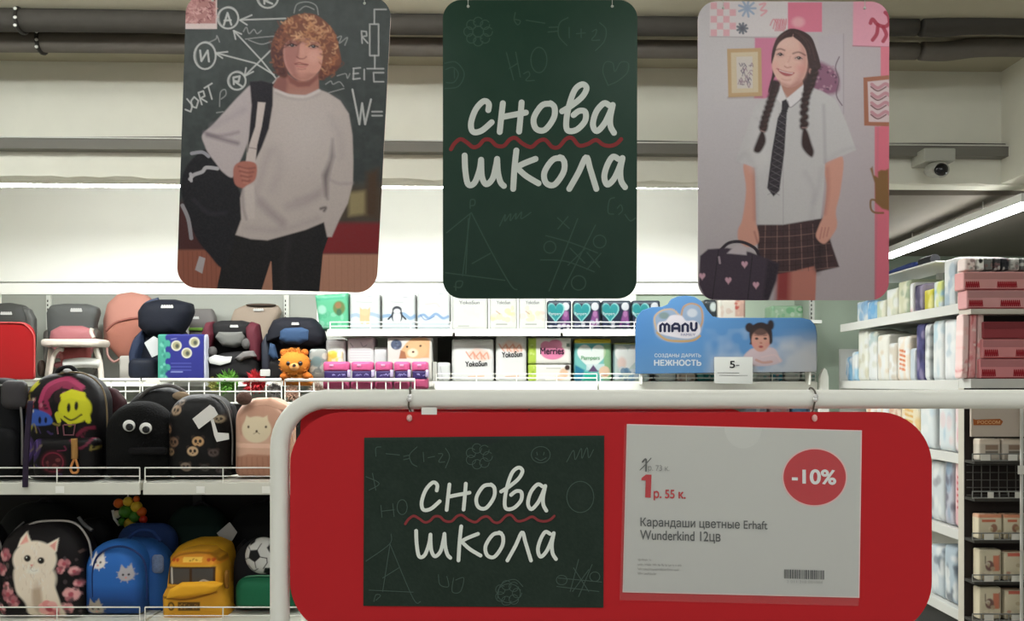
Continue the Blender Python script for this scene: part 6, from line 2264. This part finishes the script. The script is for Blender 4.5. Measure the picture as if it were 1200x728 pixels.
# ---------------- blue cardboard sign
K = .36
Y = 5.08
P = Paint((92, 148, 204))
P.fade('u', 790, 745, (70, 128, 190), .6)
P.fade('v', 400, 440, (120, 168, 212), .5)
P._op(None, lambda U, V: np.clip((U - 822) / 22, 0, 1) * np.clip((vnoise(U, V, 24, 2) * .6 + vnoise(U, V, 9, 5) * .4 - .30 + (V - 405) / 70) * 1.9, 0, .92), (206, 214, 224), 1)
P._op(None, lambda U, V: np.clip((U - 905) / 40, 0, 1) * np.clip((V - 384) / 40, 0, .8), (222, 222, 224), 1)
P.poly([(766, 372), (776, 364), (790, 364), (797, 368), (803, 358), (814, 356), (824, 364), (824, 380), (818, 396), (800, 402), (780, 400), (768, 392)], (150, 170, 196), 2.5, smooth=True)
P.line([(769, 386), (767, 372), (776, 364), (788, 363), (795, 369)], 2, (206, 176, 140), .9)
P.line([(798, 372), (801, 360), (811, 356), (821, 361), (823, 376), (819, 386)], 2.2, (190, 150, 110), .9)
P.line([(770, 390), (780, 398), (796, 400), (812, 399), (820, 394)], 2.6, (200, 160, 96), .9)
P.ell(811, 367, 6, 5, (200, 206, 214), 2)
P.ell(778, 370, 6, 4, (130, 150, 150), 2)
P.poly([(770, 384), (772, 378), (780, 376), (786, 370), (798, 370), (804, 376), (814, 376), (820, 382), (819, 392), (806, 397), (784, 394), (772, 390)], (228, 222, 228), 1.4, smooth=True)
P.line([(798, 392.5), (814, 392)], 1.4, (190, 190, 200), .8)
# baby
P.poly([(871, 419), (876, 412), (884, 408), (906, 408), (913, 418), (916, 424), (900, 429), (874, 428)], (222, 200, 204), 1.5, smooth=True)
P.ell(878, 384, 5, 5.5, (50, 40, 42), 1.5)
P.ell(903, 381, 4, 6, (50, 40, 42), 1.5)
P.poly([(879, 400), (878, 388), (884, 380), (894, 378), (903, 384), (905, 396), (902, 404), (880, 404)], (52, 40, 40), 1.5, smooth=True)
P.ell(891, 399, 10.5, 13.5, (216, 160, 142), 1.4)
P.ell(891, 389, 9, 4.5, (60, 44, 42), 2.5, .85)
P.ell(884, 404, 3, 3, (226, 150, 138), 2, .6)
P.ell(899, 404, 3, 3, (216, 146, 134), 2, .6)
for u in (886.5, 896.5):
    P.ell(u, 397, 2, 1.3, (50, 36, 36), .8)
    P.line([(u - 2.5, 393.5), (u + 2.5, 393.2)], .8, (110, 70, 64), .7)
P.ell(891.5, 402, 1.6, 1, (180, 118, 104), .8)
P.ell(891.5, 406.5, 2.6, 1.4, (170, 80, 80), .8)
P.line([(886, 422), (894, 425), (904, 424)], 3, (214, 166, 154), .9)
P.line([(892, 419), (908, 416), (914, 424)], 2, (236, 206, 206), .8)
OUT = [(744.5, 438.5), (744.5, 384), (746, 372), (752, 364), (764, 360), (776, 359.5), (782, 357), (786, 351), (794, 347.5), (804, 346.5), (814, 348), (822, 353), (829, 364), (835, 371), (844, 372.5), (940, 372.5), (950, 375), (956, 382), (957.5, 392), (957.5, 436), (850, 437)]
t = thing('cardboard_sign', W(850, 447, Y), 'blue cardboard shelf sign with cloud emblem and baby picture', 'sign')
puffy('panel', OUT, Y, .004, .004, 20, None, P, t, 320, 130, centre=(815, 405))
m_sw = mat('white_sign_lettering', (226, 234, 240), .5)
text('slogan', 'СОЗДАНЫ ДАРИТЬ', 767, 414.5, 821.5, 419.5, Y - .0045, m_sw, t, .015)
text('slogan', 'НЕЖНОСТЬ', 766.5, 421.5, 822, 429, Y - .0045, m_sw, t, .04)
mb = MB()
lw = 3.2
for q in ([(774, 388), (774, 381.5), (776.5, 379.5), (779, 381.5), (779, 388)], [(779, 388), (779, 381.5), (781.5, 379.5), (784, 381.5), (784, 388)],
          [(788, 388), (788, 382), (791, 379.5), (794.5, 380), (796, 382), (796, 388)], [(788, 385), (796, 385)],
          [(800, 388), (800, 381.5), (803, 379.5), (806, 381.5), (806, 388)], [(810, 379), (810, 384.6), (811.6, 387.2), (814.4, 387.2), (816, 384.6), (816, 379)]):
    ribbon(mb, q, lw, at(Y, .0048), smooth=False)
mb.build('lettering', mat('navy_lettering', (28, 32, 66), .5), t)
text('small_lettering', 'FAMILY', 798, 390.8, 815, 394, Y - .0047, mat('grey_blue_lettering', (150, 150, 176), .5), t)
for u in (752, 950):
    MB().box(W(u, 0, Y).x - .004, W(u, 0, Y).x + .004, Y + .005, YF + .016, ZS - .02, W(0, 434, Y).z).build('clip', m_fwire, t)
K = 1.0
t = thing('small_price_card', W(859.5, 449, 5.05), 'small white card reading 5 in front of the blue sign', 'price card')
MB().prism([W(u, v, 5.05) for u, v in ((837, 418.5), (882, 418.5), (882, 450), (837, 449.5))], (0, .002, 0)).build('card', mat('white_card', (222, 224, 218), .5, k=.5), t)
text('digit', '5', 855, 423, 861.5, 431.5, 5.049, m_bk, t, .02)
text('dash', '-', 862.5, 427.6, 866.5, 429, 5.049, m_lg, t, .02)
for k, (a_, b_) in enumerate(((841, 866), (843, 876))):
    strokes('small_print', [([(a_, 437 + k * 3), (b_, 437.2 + k * 3)], .6)], m_lg, t, at(5.049, .0))
# right end post of the wall shelving, pointed
K = 1.0
o_ = MB()
mz = [(960.5, 520), (961, 442), (964, 434), (966.5, 431.5), (969, 434), (971, 442), (972, 520)]
o_.prism([W(u, v, 5.12) for u, v in mz], (0, .03, 0))
t = o_.build('pointed_post', m_fshelf, None)
MB().box(W(961, 0, 5.12).x, W(971.5, 0, 5.12).x, 5.12, 5.15, 0, W(0, 519.8, 5.12).z).build('post_foot', m_fshelf, t)
tag(t, 'narrow white pointed post at the right end of the wall shelving', 'post')

# ------------------------------------------------------------------ right gondola: side facing left
K = .86
XG = 2.0                      # plane of the shelf fronts
YN, YE = 3.76, 5.2            # near end and far end
ZG = [H + d for d in (.355, .012, -.318, -.66, -1.02)]      # shelf tops
m_gs = mat('gondola_white', (214, 214, 208), .45)
m_gb = mat('gondola_back', (206, 204, 196), .6)
t = thing('gondola_shelving', (2.3, 4.5, 0), 'white double shelving unit along the right aisle, packed with goods', 'shelving')
GO = t
MB().box(2.36, 2.38, YN + .02, YE, .02, H + .50).build('back_panel', m_gb, t)
for k, z in enumerate(ZG):
    MB().box(XG + .012, 2.36, YN + .06, YE, z - .025, z - .001).build('shelf_board', m_gs, t)
    MB().box(XG, XG + .012, YN + .06, YE, z - .04, z + .006, .002).build('price_rail', m_gs, t)
MB().box(XG + .04, 2.36, YN + .06, YE, .02, ZG[4] - .04).build('plinth', mat('dark_plinth', (64, 64, 62), .6), t)
MB().box(XG + .0, 2.36, YE, YE + .02, .02, ZG[1] + .2).build('end_panel', m_gs, t)
MB().box(XG - .005, XG + .035, YN - .0, YN + .055, .0, ZG[1] - .03).build('end_post', mat('cream_post', (206, 200, 186), .5), t)
MB().box(XG + .06, 2.34, YN + .002, YN + .016, .0, ZG[1] - .04).build('end_wall', m_gb, t)


def gy(u):
    return XG * F / (u - 600.0)


def gpack(label, ua, ub, shelf, vtop, paint_bg, blobs=(), name='pack', cat='pack', group=None, lean=0.0, depth=.16, seed=1, setback=.03, p=6, n=64, rings=16, top=None, deco=None):
    """pack on the aisle side, seen at pixel columns ua..ub; vtop = pixel row of its top at its near edge"""
    y1, y0 = gy(ua), gy(ub)
    z0 = ZG[shelf] + .001
    z1 = H + (450 - vtop) / F * ((y0 + y1) / 2)
    P = Paint(paint_bg)
    g = random.Random(seed)
    for i in range(14):
        if blobs:
            P.ell(g.uniform(y0, y1), g.uniform(z0, z1), g.uniform(.01, .03), g.uniform(.012, .04), g.choice(blobs), .012, .75)
    if deco:
        deco(P, y0, y1, z0, z1)
    xc = XG + setback + .06
    out = [(y0 + .003, z0), (y1 - .003, z0), (y1 - .003 + lean, z1 - (top or 0)), (y0 + .003 + lean, z1)]
    out = [tuple(q) for q in resample(out, 64)]

    def mp(a, b, c):
        return (xc + c, a, b)
    P.ops = [(bb, fn, col, a) for bb, fn, col, a in P.ops]
    o = puffy(name, out, 0, .055, depth, p, None, P, None, n, rings, mp=mp, rough=.4)
    o.location.z = z0
    return tag(o, label, cat, group)


GT, GM, GL, GB, G5 = 'goods on the top shelf of the right aisle', 'goods on the second shelf of the right aisle', 'goods on the third shelf of the right aisle', 'goods on the fourth shelf of the right aisle', 'goods on the bottom shelf of the right aisle'
wh, bl, cr, pk = (226, 228, 226), (150, 190, 220), (222, 220, 200), (226, 190, 190)


def stripe(rgb, f0, f1):
    def d(P, y0, y1, z0, z1):
        P.rect(y0, z0 + f0 * (z1 - z0), y1, z0 + f1 * (z1 - z0), rgb, .004)
    return d


def script(rgb, n=5):
    def d(P, y0, y1, z0, z1):
        for k in range(n):
            z = z0 + (z1 - z0) * (.25 + .5 * k / n)
            P.line([(y0 + .3 * (y1 - y0), z), (y0 + .7 * (y1 - y0), z + .01)], .012, rgb, soft=.004)
    return d


rows = [
    # label, ua, ub, shelf, vtop, bg, blobs, deco
    ('blue white pack at the far end of the top shelf', 996, 1008, 0, 353, wh, (bl, (120, 160, 200)), None, GT),
    ('light blue pack second from the far end of the top shelf', 1008, 1019, 0, 353, bl, (wh, (110, 170, 216)), None, GT),
    ('low cream pack third from the far end of the top shelf', 1019, 1029, 0, 352, cr, (wh, (190, 200, 170)), None, GT),
    ('tall cream pack with grey dots on the top shelf', 1030, 1043, 0, 338, cr, ((196, 200, 180), wh), None, GT),
    ('tallest pale green cream pack on the top shelf', 1043.5, 1057, 0, 329, (206, 206, 176), ((150, 166, 140), cr), None, GT),
    ('narrow pink white pack left of the purple one on the top shelf', 1057.5, 1062, 0, 331, pk, (wh,), None, GT),
    ('dark purple pack on the top shelf', 1062.5, 1073, 0, 333, (104, 96, 120), ((70, 64, 90), (150, 140, 160)), None, GT),
    ('bright yellow pack on the top shelf', 1073.5, 1084, 0, 339, (216, 206, 76), ((230, 224, 150), (190, 180, 60)), None, GT),
    ('light blue and yellow pack on the top shelf', 1084.5, 1095, 0, 329, (160, 200, 216), ((216, 220, 120), wh), None, GT),
    ('tall white pack with blue specks on the top shelf', 1096, 1110, 0, 303, wh, ((160, 180, 196), (206, 214, 216)), None, GT),
    ('tall white pack with a brown mark at the near end of the top shelf', 1110.5, 1124, 0, 303, (222, 220, 214), ((206, 180, 170), wh), stripe((150, 130, 122), .2, .5), GT),
    ('pale pink pack at the near corner of the top shelf', 1124.5, 1131, 0, 322, (226, 206, 202), ((214, 150, 146), wh), None, GT),
    ('small blue bottle pack at the far end of the second shelf', 983, 990, 1, 418, (130, 176, 206), (wh, (90, 140, 180)), None, GM),
    ('light blue pack second on the second shelf', 990.5, 997, 1, 412, (160, 196, 216), (wh,), None, GM),
    ('white pack with beige specks, third on the second shelf', 997.5, 1009, 1, 386, (224, 224, 212), ((190, 186, 160), wh), None, GM),
    ('white pack with grey specks, fourth on the second shelf', 1009.5, 1019, 1, 388, wh, ((170, 190, 190), (206, 206, 190)), None, GM),
    ('white pack with tan print in the middle of the second shelf', 1019.5, 1032, 1, 392, (226, 224, 214), ((214, 196, 170), wh), None, GM),
    ('lower white pack left of the orange lettered one, second shelf', 1032.5, 1042, 1, 402, wh, ((206, 196, 180),), None, GM),
    ('cream pack with vertical orange lettering on the second shelf', 1042.5, 1057, 1, 394, (230, 216, 196), (wh,), script((214, 120, 70)), GM),
    ('short white pack right of the orange lettered one, second shelf', 1057.5, 1064, 1, 408, wh, ((190, 200, 206),), None, GM),
    ('dark blue patterned pack on the second shelf', 1064.5, 1074, 1, 379, (78, 76, 120), ((50, 48, 84), (150, 140, 170)), None, GM),
    ('narrow grey pack beside the dark blue one on the second shelf', 1074.5, 1081, 1, 379, (150, 154, 156), (wh,), None, GM),
    ('white pack right of the dark blue one on the second shelf', 1083.5, 1096, 1, 375, wh, ((170, 206, 220), (206, 214, 216)), None, GM),
    ('wide white pack near the end of the second shelf', 1096.5, 1112, 1, 374, (228, 230, 230), ((190, 206, 214), (240, 240, 238)), None, GM),
    ('white pack at the near end of the second shelf', 1112.5, 1126, 1, 368, wh, ((216, 206, 206), (206, 216, 220)), None, GM),
    # third shelf and below
    ('peach and white striped pack at the far end of the third shelf', 1006, 1018, 2, 466, (226, 206, 180), ((214, 150, 120), wh), None, GL),
    ('white pack with orange stripes on the third shelf', 1018.5, 1032, 2, 464, wh, ((226, 190, 140), (206, 214, 210)), stripe((220, 180, 130), .3, .6), GL),
    ('beige pack with dark edge on the third shelf', 1032.5, 1046, 2, 463, (226, 210, 190), ((206, 150, 120),), None, GL),
    ('cream yellow lettered pack on the third shelf', 1046.5, 1068, 2, 460, (226, 214, 184), ((226, 190, 120), wh), script((216, 170, 90)), GL),
    ('white nappy bag right of the yellow lettered pack, third shelf', 1068.5, 1086, 2, 458, (214, 220, 220), ((190, 206, 214), wh), None, GL),
    ('blue white nappy bag on the third shelf', 1090, 1108, 2, 458, (214, 222, 224), ((170, 196, 210), wh, (226, 206, 206)), None, GL),
    ('pink white nappy bag at the near end of the third shelf', 1108.5, 1124, 2, 456, (228, 210, 210), ((226, 180, 186), wh), None, GL),
    ('white blue pack at the far end of the fourth shelf', 1064, 1080, 3, 545, wh, (bl,), None, GB),
    ('white pack with grey top on the fourth shelf', 1081, 1097, 3, 540, (206, 212, 214), ((150, 150, 156), wh), None, GB),
    ('grey violet pack on the fourth shelf', 1097.5, 1108, 3, 535, (190, 190, 200), ((96, 92, 104), (150, 170, 190)), None, GB),
    ('pink pack with red lettering near the end of the fourth shelf', 1108.5, 1124, 3, 533, (226, 182, 186), ((236, 206, 206),), script((190, 60, 70), 6), GB),
    ('white blue tall pack on the bottom shelf', 1080, 1096, 4, 640, (196, 206, 212), ((120, 130, 140), wh), None, G5),
    ('blue grey pack in the middle of the bottom shelf', 1096.5, 1111, 4, 640, (176, 190, 200), ((84, 90, 100), wh), None, G5),
    ('pale blue box at the near end of the bottom shelf', 1111.5, 1126, 4, 662, (196, 206, 216), ((120, 130, 150),), None, G5),
]
for k, (lab, ua, ub, s_, vt, bg, blobs, deco, grp) in enumerate(rows):
    gpack(lab, ua, ub, s_, vt, bg, blobs, deco=deco, group=grp, seed=k)
# posts and top rail, with a blue package and a dark roll on it
for y in (4.2, 4.55, 4.95):
    MB().box(2.275, 2.30, y, y + .03, ZG[0], H + .592).build('upright', m_gs, GO)
tr = MB().box(2.06, 2.30, 4.15, 5.0, H + .592, H + .600).build('top_rail', m_gs, GO)
ya, yb2 = 2120 / (1078 - 600), 2120 / (1044 - 600)
t = puffy('flat_blue_package', [(ya, H + .601), (yb2, H + .601), (yb2, H + .618), ((ya + yb2) / 2, H + .630), (ya, H + .634)], 0, .05, .05, 4, mat('blue_film_package', (34, 50, 104), .45), mp=lambda a, b, c: (2.12 + c, a, b))
tag(t, 'flat dark blue package lying on the rail over the top shelf goods', 'package')
t = MB().tube([(2.12, 2120 / (1096 - 600), H + .626), (2.12, 2120 / (1080 - 600) - .01, H + .626)], .025, 16).build('dark_roll', mat('black_plastic_roll', (34, 34, 38), .5))
tag(t, 'short black roll lying beside the blue package on the rail', 'roll')

# ------------------------------------------------------------------ end display facing the viewer
K = 1.05
YC = 3.74
xa, xb = W(1141, 0, 3.655).x, 2.95
t = thing('end_display', (2.45, 3.7, 0), 'white end of aisle display with pink boxes above and tea packs below', 'shelving')
ED = t
yf, ybk = 3.655, 3.752


def zc(v, Y=yf):
    return W(0, v, Y).z


# boards: (pixel row of top at the front)
m_es = mat('end_shelf_cream', (196, 190, 178), .5)
MB().box(xa - .012, xb, yf, ybk, zc(368), zc(362)).build('shelf_board', m_es, t)
MB().box(xa - .012, xb, yf, ybk, zc(455), zc(444)).build('shelf_board', m_gs, t)
MB().box(xa + .01, xb, ybk - .006, ybk, .02, zc(318)).build('back_panel', mat('dark_end_back', (40, 34, 32), .7), t)
# header board
hb = MB().box(xa - .01, xb, yf + .0, yf + .012, zc(512), zc(474)).build('header_board', mat('beige_header', (176, 164, 152), .6, vary=.04, scale=6), t)
Yh = yf - .0015
P = Paint((130, 70, 36))
P.line([(1141, 500.5), (1175, 500)], 1, (90, 40, 20), .7)
pl = [(1140.5, 491), (1143, 492), (1172, 491), (1175.5, 494), (1173, 498.5), (1141, 498.5)]
MB().prism([W(u, v, Yh) for u, v in pl], (0, .001, 0)).build('orange_plate', mat('rust_plate', (150, 84, 40), .5), t)
text('plate_lettering', 'РОССОМ', 1145.5, 493, 1172, 497, Yh, mat('pale_orange_lettering', (216, 170, 126), .5), t, .01)
text('header_lettering', 'БАКАЛЕЯ ЧАЙ', 1162, 474.5, 1200, 477.5, Yh, mat('rust_lettering', (140, 86, 50), .5), t, .01)
# wire shelves with rails
m_dw = mat('grey_wire', (128, 128, 124), .4)
for v in (541, 585, 634, 683, 729):
    z = zc(v)
    MB().box(xa + .01, xb, yf + .012, ybk - .006, z - .012, z).build('shelf_board', mat('dark_wire_shelf', (60, 58, 54), .6), t)
    mb = MB()
    for dv in (-8.5, -1):
        zz = zc(v + dv)
        mb.tube([(xa, yf + .01, zz), (xb, yf + .01, zz)], .003, 5)
    for k in range(26):
        x = xa + (xb - xa) * k / 25
        mb.tube([(x, yf + .01, zc(v - 8.5)), (x, yf + .01, zc(v - 1))], .0022, 4)
    mb.build('wire_fence', m_dw, t)['kind'] = 'stuff'
    u_ = 1154 if v != 541 else 1150
    for du in (0, 32):
        a_, b_ = W(u_ + du + (4 if v == 585 else 0), v - 1, yf), W(u_ + du + 11, v - 8, yf)
        MB().box(a_.x, b_.x, yf + .003, yf + .0045, a_.z, b_.z).build('price_label', mat('white_price_label', (206, 204, 196), .5), t)
# wire grid behind the empty shelf
mb = MB()
for k in range(13):
    x = xa + (xb - xa) * k / 26
    mb.tube([(x, yf + .075, zc(583)), (x, yf + .075, zc(543))], .0022, 4)
for k in range(5):
    mb.tube([(xa + .01, yf + .075, zc(547 + k * 9)), (xb, yf + .075, zc(547 + k * 9))], .0022, 4)
mb.build('wire_grid', mat('grey_grid_wire', (84, 82, 78), .5), t)['kind'] = 'stuff'
x = W(1196.5, 0, yf - .02).x
MB().box(x - .004, x + .004, yf - .03, yf - .018, .0, zc(470)).build('front_post', m_gs, t)
MB().box(x - .02, x + .02, yf - .034, yf - .03, zc(555), zc(545)).build('post_label', mat('white_price_label', (206, 204, 196), .5), t)
MB().box(xa, xb, yf + .02, ybk, .0, .1).build('plinth', mat('dark_plinth', (64, 64, 62), .6), t)

# pink boxes
K = 1.05
m_pkb = lambda c: mat('pink_film_box', c, .4)


def pinkbox(label, u0, v0, u1, v1, Y, rgb, side=(226, 196, 192), grp='pink flat boxes on the end display', red=True, cap=None):
    t = thing('pink_box', W((u0 + u1) / 2, v1, Y), label, 'box', grp)
    a_, b_ = W(u0, v1, Y), W(u1, v0, Y)
    MB().box(a_.x, b_.x, Y, Y + .078, a_.z, b_.z, .006).build('carton', m_pkb(rgb), t)
    MB().box(a_.x + .004, b_.x - .004, Y - .0015, Y + .0005, b_.z - (b_.z - a_.z) * (.42 if cap is None else cap), b_.z - .004).build('top_band', m_pkb(tuple(int(c * .86) for c in rgb)), t)
    if red:
        mb = MB()
        g = random.Random(int(v0))
        for s0, L in ((u0 + 3, 15), (u0 + 40, 22)):
            u = s0
            while u < s0 + L:
                ribbon(mb, [(u, v1 - 2.2), (u + .8, v0 + (v1 - v0) * .55), (u + 1.8, v1 - 2.4)], 1.2, at(Y, .002), caps=False)
                u += 2.3
        mb.build('red_lettering', mat('dark_red_lettering', (150, 36, 46), .5), t)['kind'] = 'stuff'
        strokes('red_line', [([(u0 + 2, v1 - .6), (u1 - 1, v1 - .6)], .9)], mat('dark_red_lettering', (150, 36, 46), .5), t, at(Y, .002))
    return t


Yb = yf + .004
pinkbox('pink flat box lettered in red, topmost on the end display', 1129, 318.5, 1224, 339.5, Yb, (206, 150, 148))
pinkbox('pink flat box lettered in red, second of the upper pair on the end display', 1133, 340, 1224, 361.5, Yb, (206, 152, 152))
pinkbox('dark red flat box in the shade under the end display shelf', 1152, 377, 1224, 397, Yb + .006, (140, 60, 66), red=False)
pinkbox('pink flat box lettered in red, upper one of the lower pair', 1151, 397.5, 1224, 420, Yb, (206, 136, 138))
pinkbox('pink flat box lettered in red, lowest on the end display', 1148, 420.5, 1224, 443.5, Yb, (206, 134, 138))
# leaning pink packs left of the lower boxes
for k, (ua, ub, cl, lab) in enumerate(((1123, 1131, (226, 196, 192), 'pale pink upright pack nearest the aisle on the end display'), (1131.5, 1140, (220, 160, 160), 'pink upright pack with red marks on the end display'), (1140.5, 1148, (206, 176, 172), 'grey pink upright pack leaning on the lower pink boxes'))):
    P = Paint(cl)
    P.scatter(ua, 368, ub, 440, 12, 2.4, [(236, 216, 212), (206, 120, 122), (226, 180, 176)], .8, k)
    if k == 1:
        P.line([(1136, 368), (1135, 380)], 2, (190, 80, 84), .9)
    t = puffy('upright_pack', [(ua, 443.6), (ub - .4, 443.6), (ub + 1.4, 368.6), (ua + 2, 368.6)], Yb + .045, .028, .035, 6, None, P, n=60, rings=16)
    tag(t, lab, 'pack', 'pink upright packs on the end display')
# dark and white cans on top of the pink boxes
for k, (a_, b_, cl, lab) in enumerate(((1126, 1139, (222, 206, 200), 'white and pink pack on top of the pink boxes, left'), (1140, 1149, (226, 226, 220), 'white pack with black dot on top of the pink boxes'), (1150, 1159, (110, 112, 108), 'grey pack on top of the pink boxes'),
                                       (1160, 1168, (60, 60, 62), 'first black pack on top of the pink boxes'), (1168.5, 1178, (44, 44, 48), 'second black pack on top of the pink boxes'), (1179, 1190, (176, 176, 170), 'pale grey pack on top of the pink boxes'), (1191, 1203, (90, 92, 90), 'dark grey pack on top of the pink boxes at the right edge'))):
    P = Paint(cl)
    P.scatter(a_, 303, b_, 317, 7, 2, [tuple(int(c * .6) for c in cl), (206, 206, 200), (120, 90, 90)], .7, k)
    if k == 1:
        P.ell(1144, 307, 2.2, 3, (40, 40, 40), 1)
    t = puffy('small_pack', rrect(a_, 303.5, b_ - .3, 318.2, 1.5), Yb + .045, .035, .035, 6, None, P, n=48, rings=12)
    tag(t, lab, 'pack', 'small packs on top of the pink boxes')
# tea packs on the wire shelves
K = 1.0
for r_, (v0, v1, items) in enumerate(((514, 541, ((1144, 1169, 0), (1171, 1196, 0), (1198, 1222, 0))), (602, 634, ((1143, 1171, 1), (1173, 1196, 1), (1198, 1222, 1))),
                                      (643, 683, ((1144, 1170, 2), (1173, 1197, 3), (1199, 1222, 3))), (687, 729, ((1144, 1170, 2), (1174, 1196, 3), (1198, 1222, 3))))):
    for k, (a_, b_, kind) in enumerate(items):
        P = Paint((206, 196, 170))
        if kind == 0:
            P = Paint((200, 190, 176))
            P.rect(a_, 514, b_, 520, (220, 206, 190), 1)
            P.rect(a_ + 7, 521, b_ - 3, 527, (120, 92, 70), 1.2, .8)
            P.rect(a_ + 7, 528, b_ - 3, 532, (80, 74, 66), 1.2, .8)
        elif kind == 1:
            P.rect(a_, v0, b_, v0 + 4, (206, 130, 96), 1.2, .9)
            P.rect(a_ + 4, v0 + 6, b_ - 8, v0 + 9, (190, 90, 60), 1, .9)
            P.ell(b_ - 10, v0 + 16, 4, 5, (150, 110, 90), 1.5)
            P.scatter(a_ + 3, v0 + 12, b_ - 3, v1 - 4, 8, 2.5, [(180, 160, 120), (222, 212, 186)], .7, k)
        elif kind == 2:
            P.rect(b_ - 10, v0 + 7, b_ - 3, v0 + 25, (196, 110, 84), 1.2, .9)
            P.ell(a_ + 12, v0 + 19, 5, 6, (120, 90, 84), 1.5)
            P.line([(a_ + 7, v0 + 8), (a_ + 7, v0 + 16)], 1.2, (90, 80, 70), .8)
            P.rect(b_ - 3, v0 + 6, b_ - 2, v0 + 24, (130, 50, 40), .8, .9)
            P.scatter(a_ + 4, v0 + 10, b_ - 10, v1 - 6, 8, 2.5, [(176, 156, 130), (222, 212, 190)], .7, k)
        else:
            P.rect(a_ + 4, v0 + 4, b_ - 2, v0 + 8, (190, 80, 66), 1, .9)
            P.rect(a_, v0, b_, v0 + 3, (216, 150, 120), 1, .9)
            P.scatter(a_ + 3, v0 + 12, b_ - 2, v1 - 4, 10, 2.5, [(176, 160, 130), (220, 208, 180), (190, 130, 110)], .7, k)
        t = puffy('tea_pack', rrect(a_, v0 + (3 if k and r_ >= 2 else 0), b_, vz(zc(v1), yf + .055) - .2, 1.5), yf + .055, .025, .032, 8, None, P, n=110, rings=26)
        tag(t, ('cream', 'orange topped', 'cream and red', 'cream and red')[r_] + ' tea pack, ' + ('left', 'middle', 'right edge')[k] + ' one, ' + ('highest', 'second', 'third', 'lowest')[r_] + ' wire shelf of the end display', 'tea pack', 'tea packs on the end display')
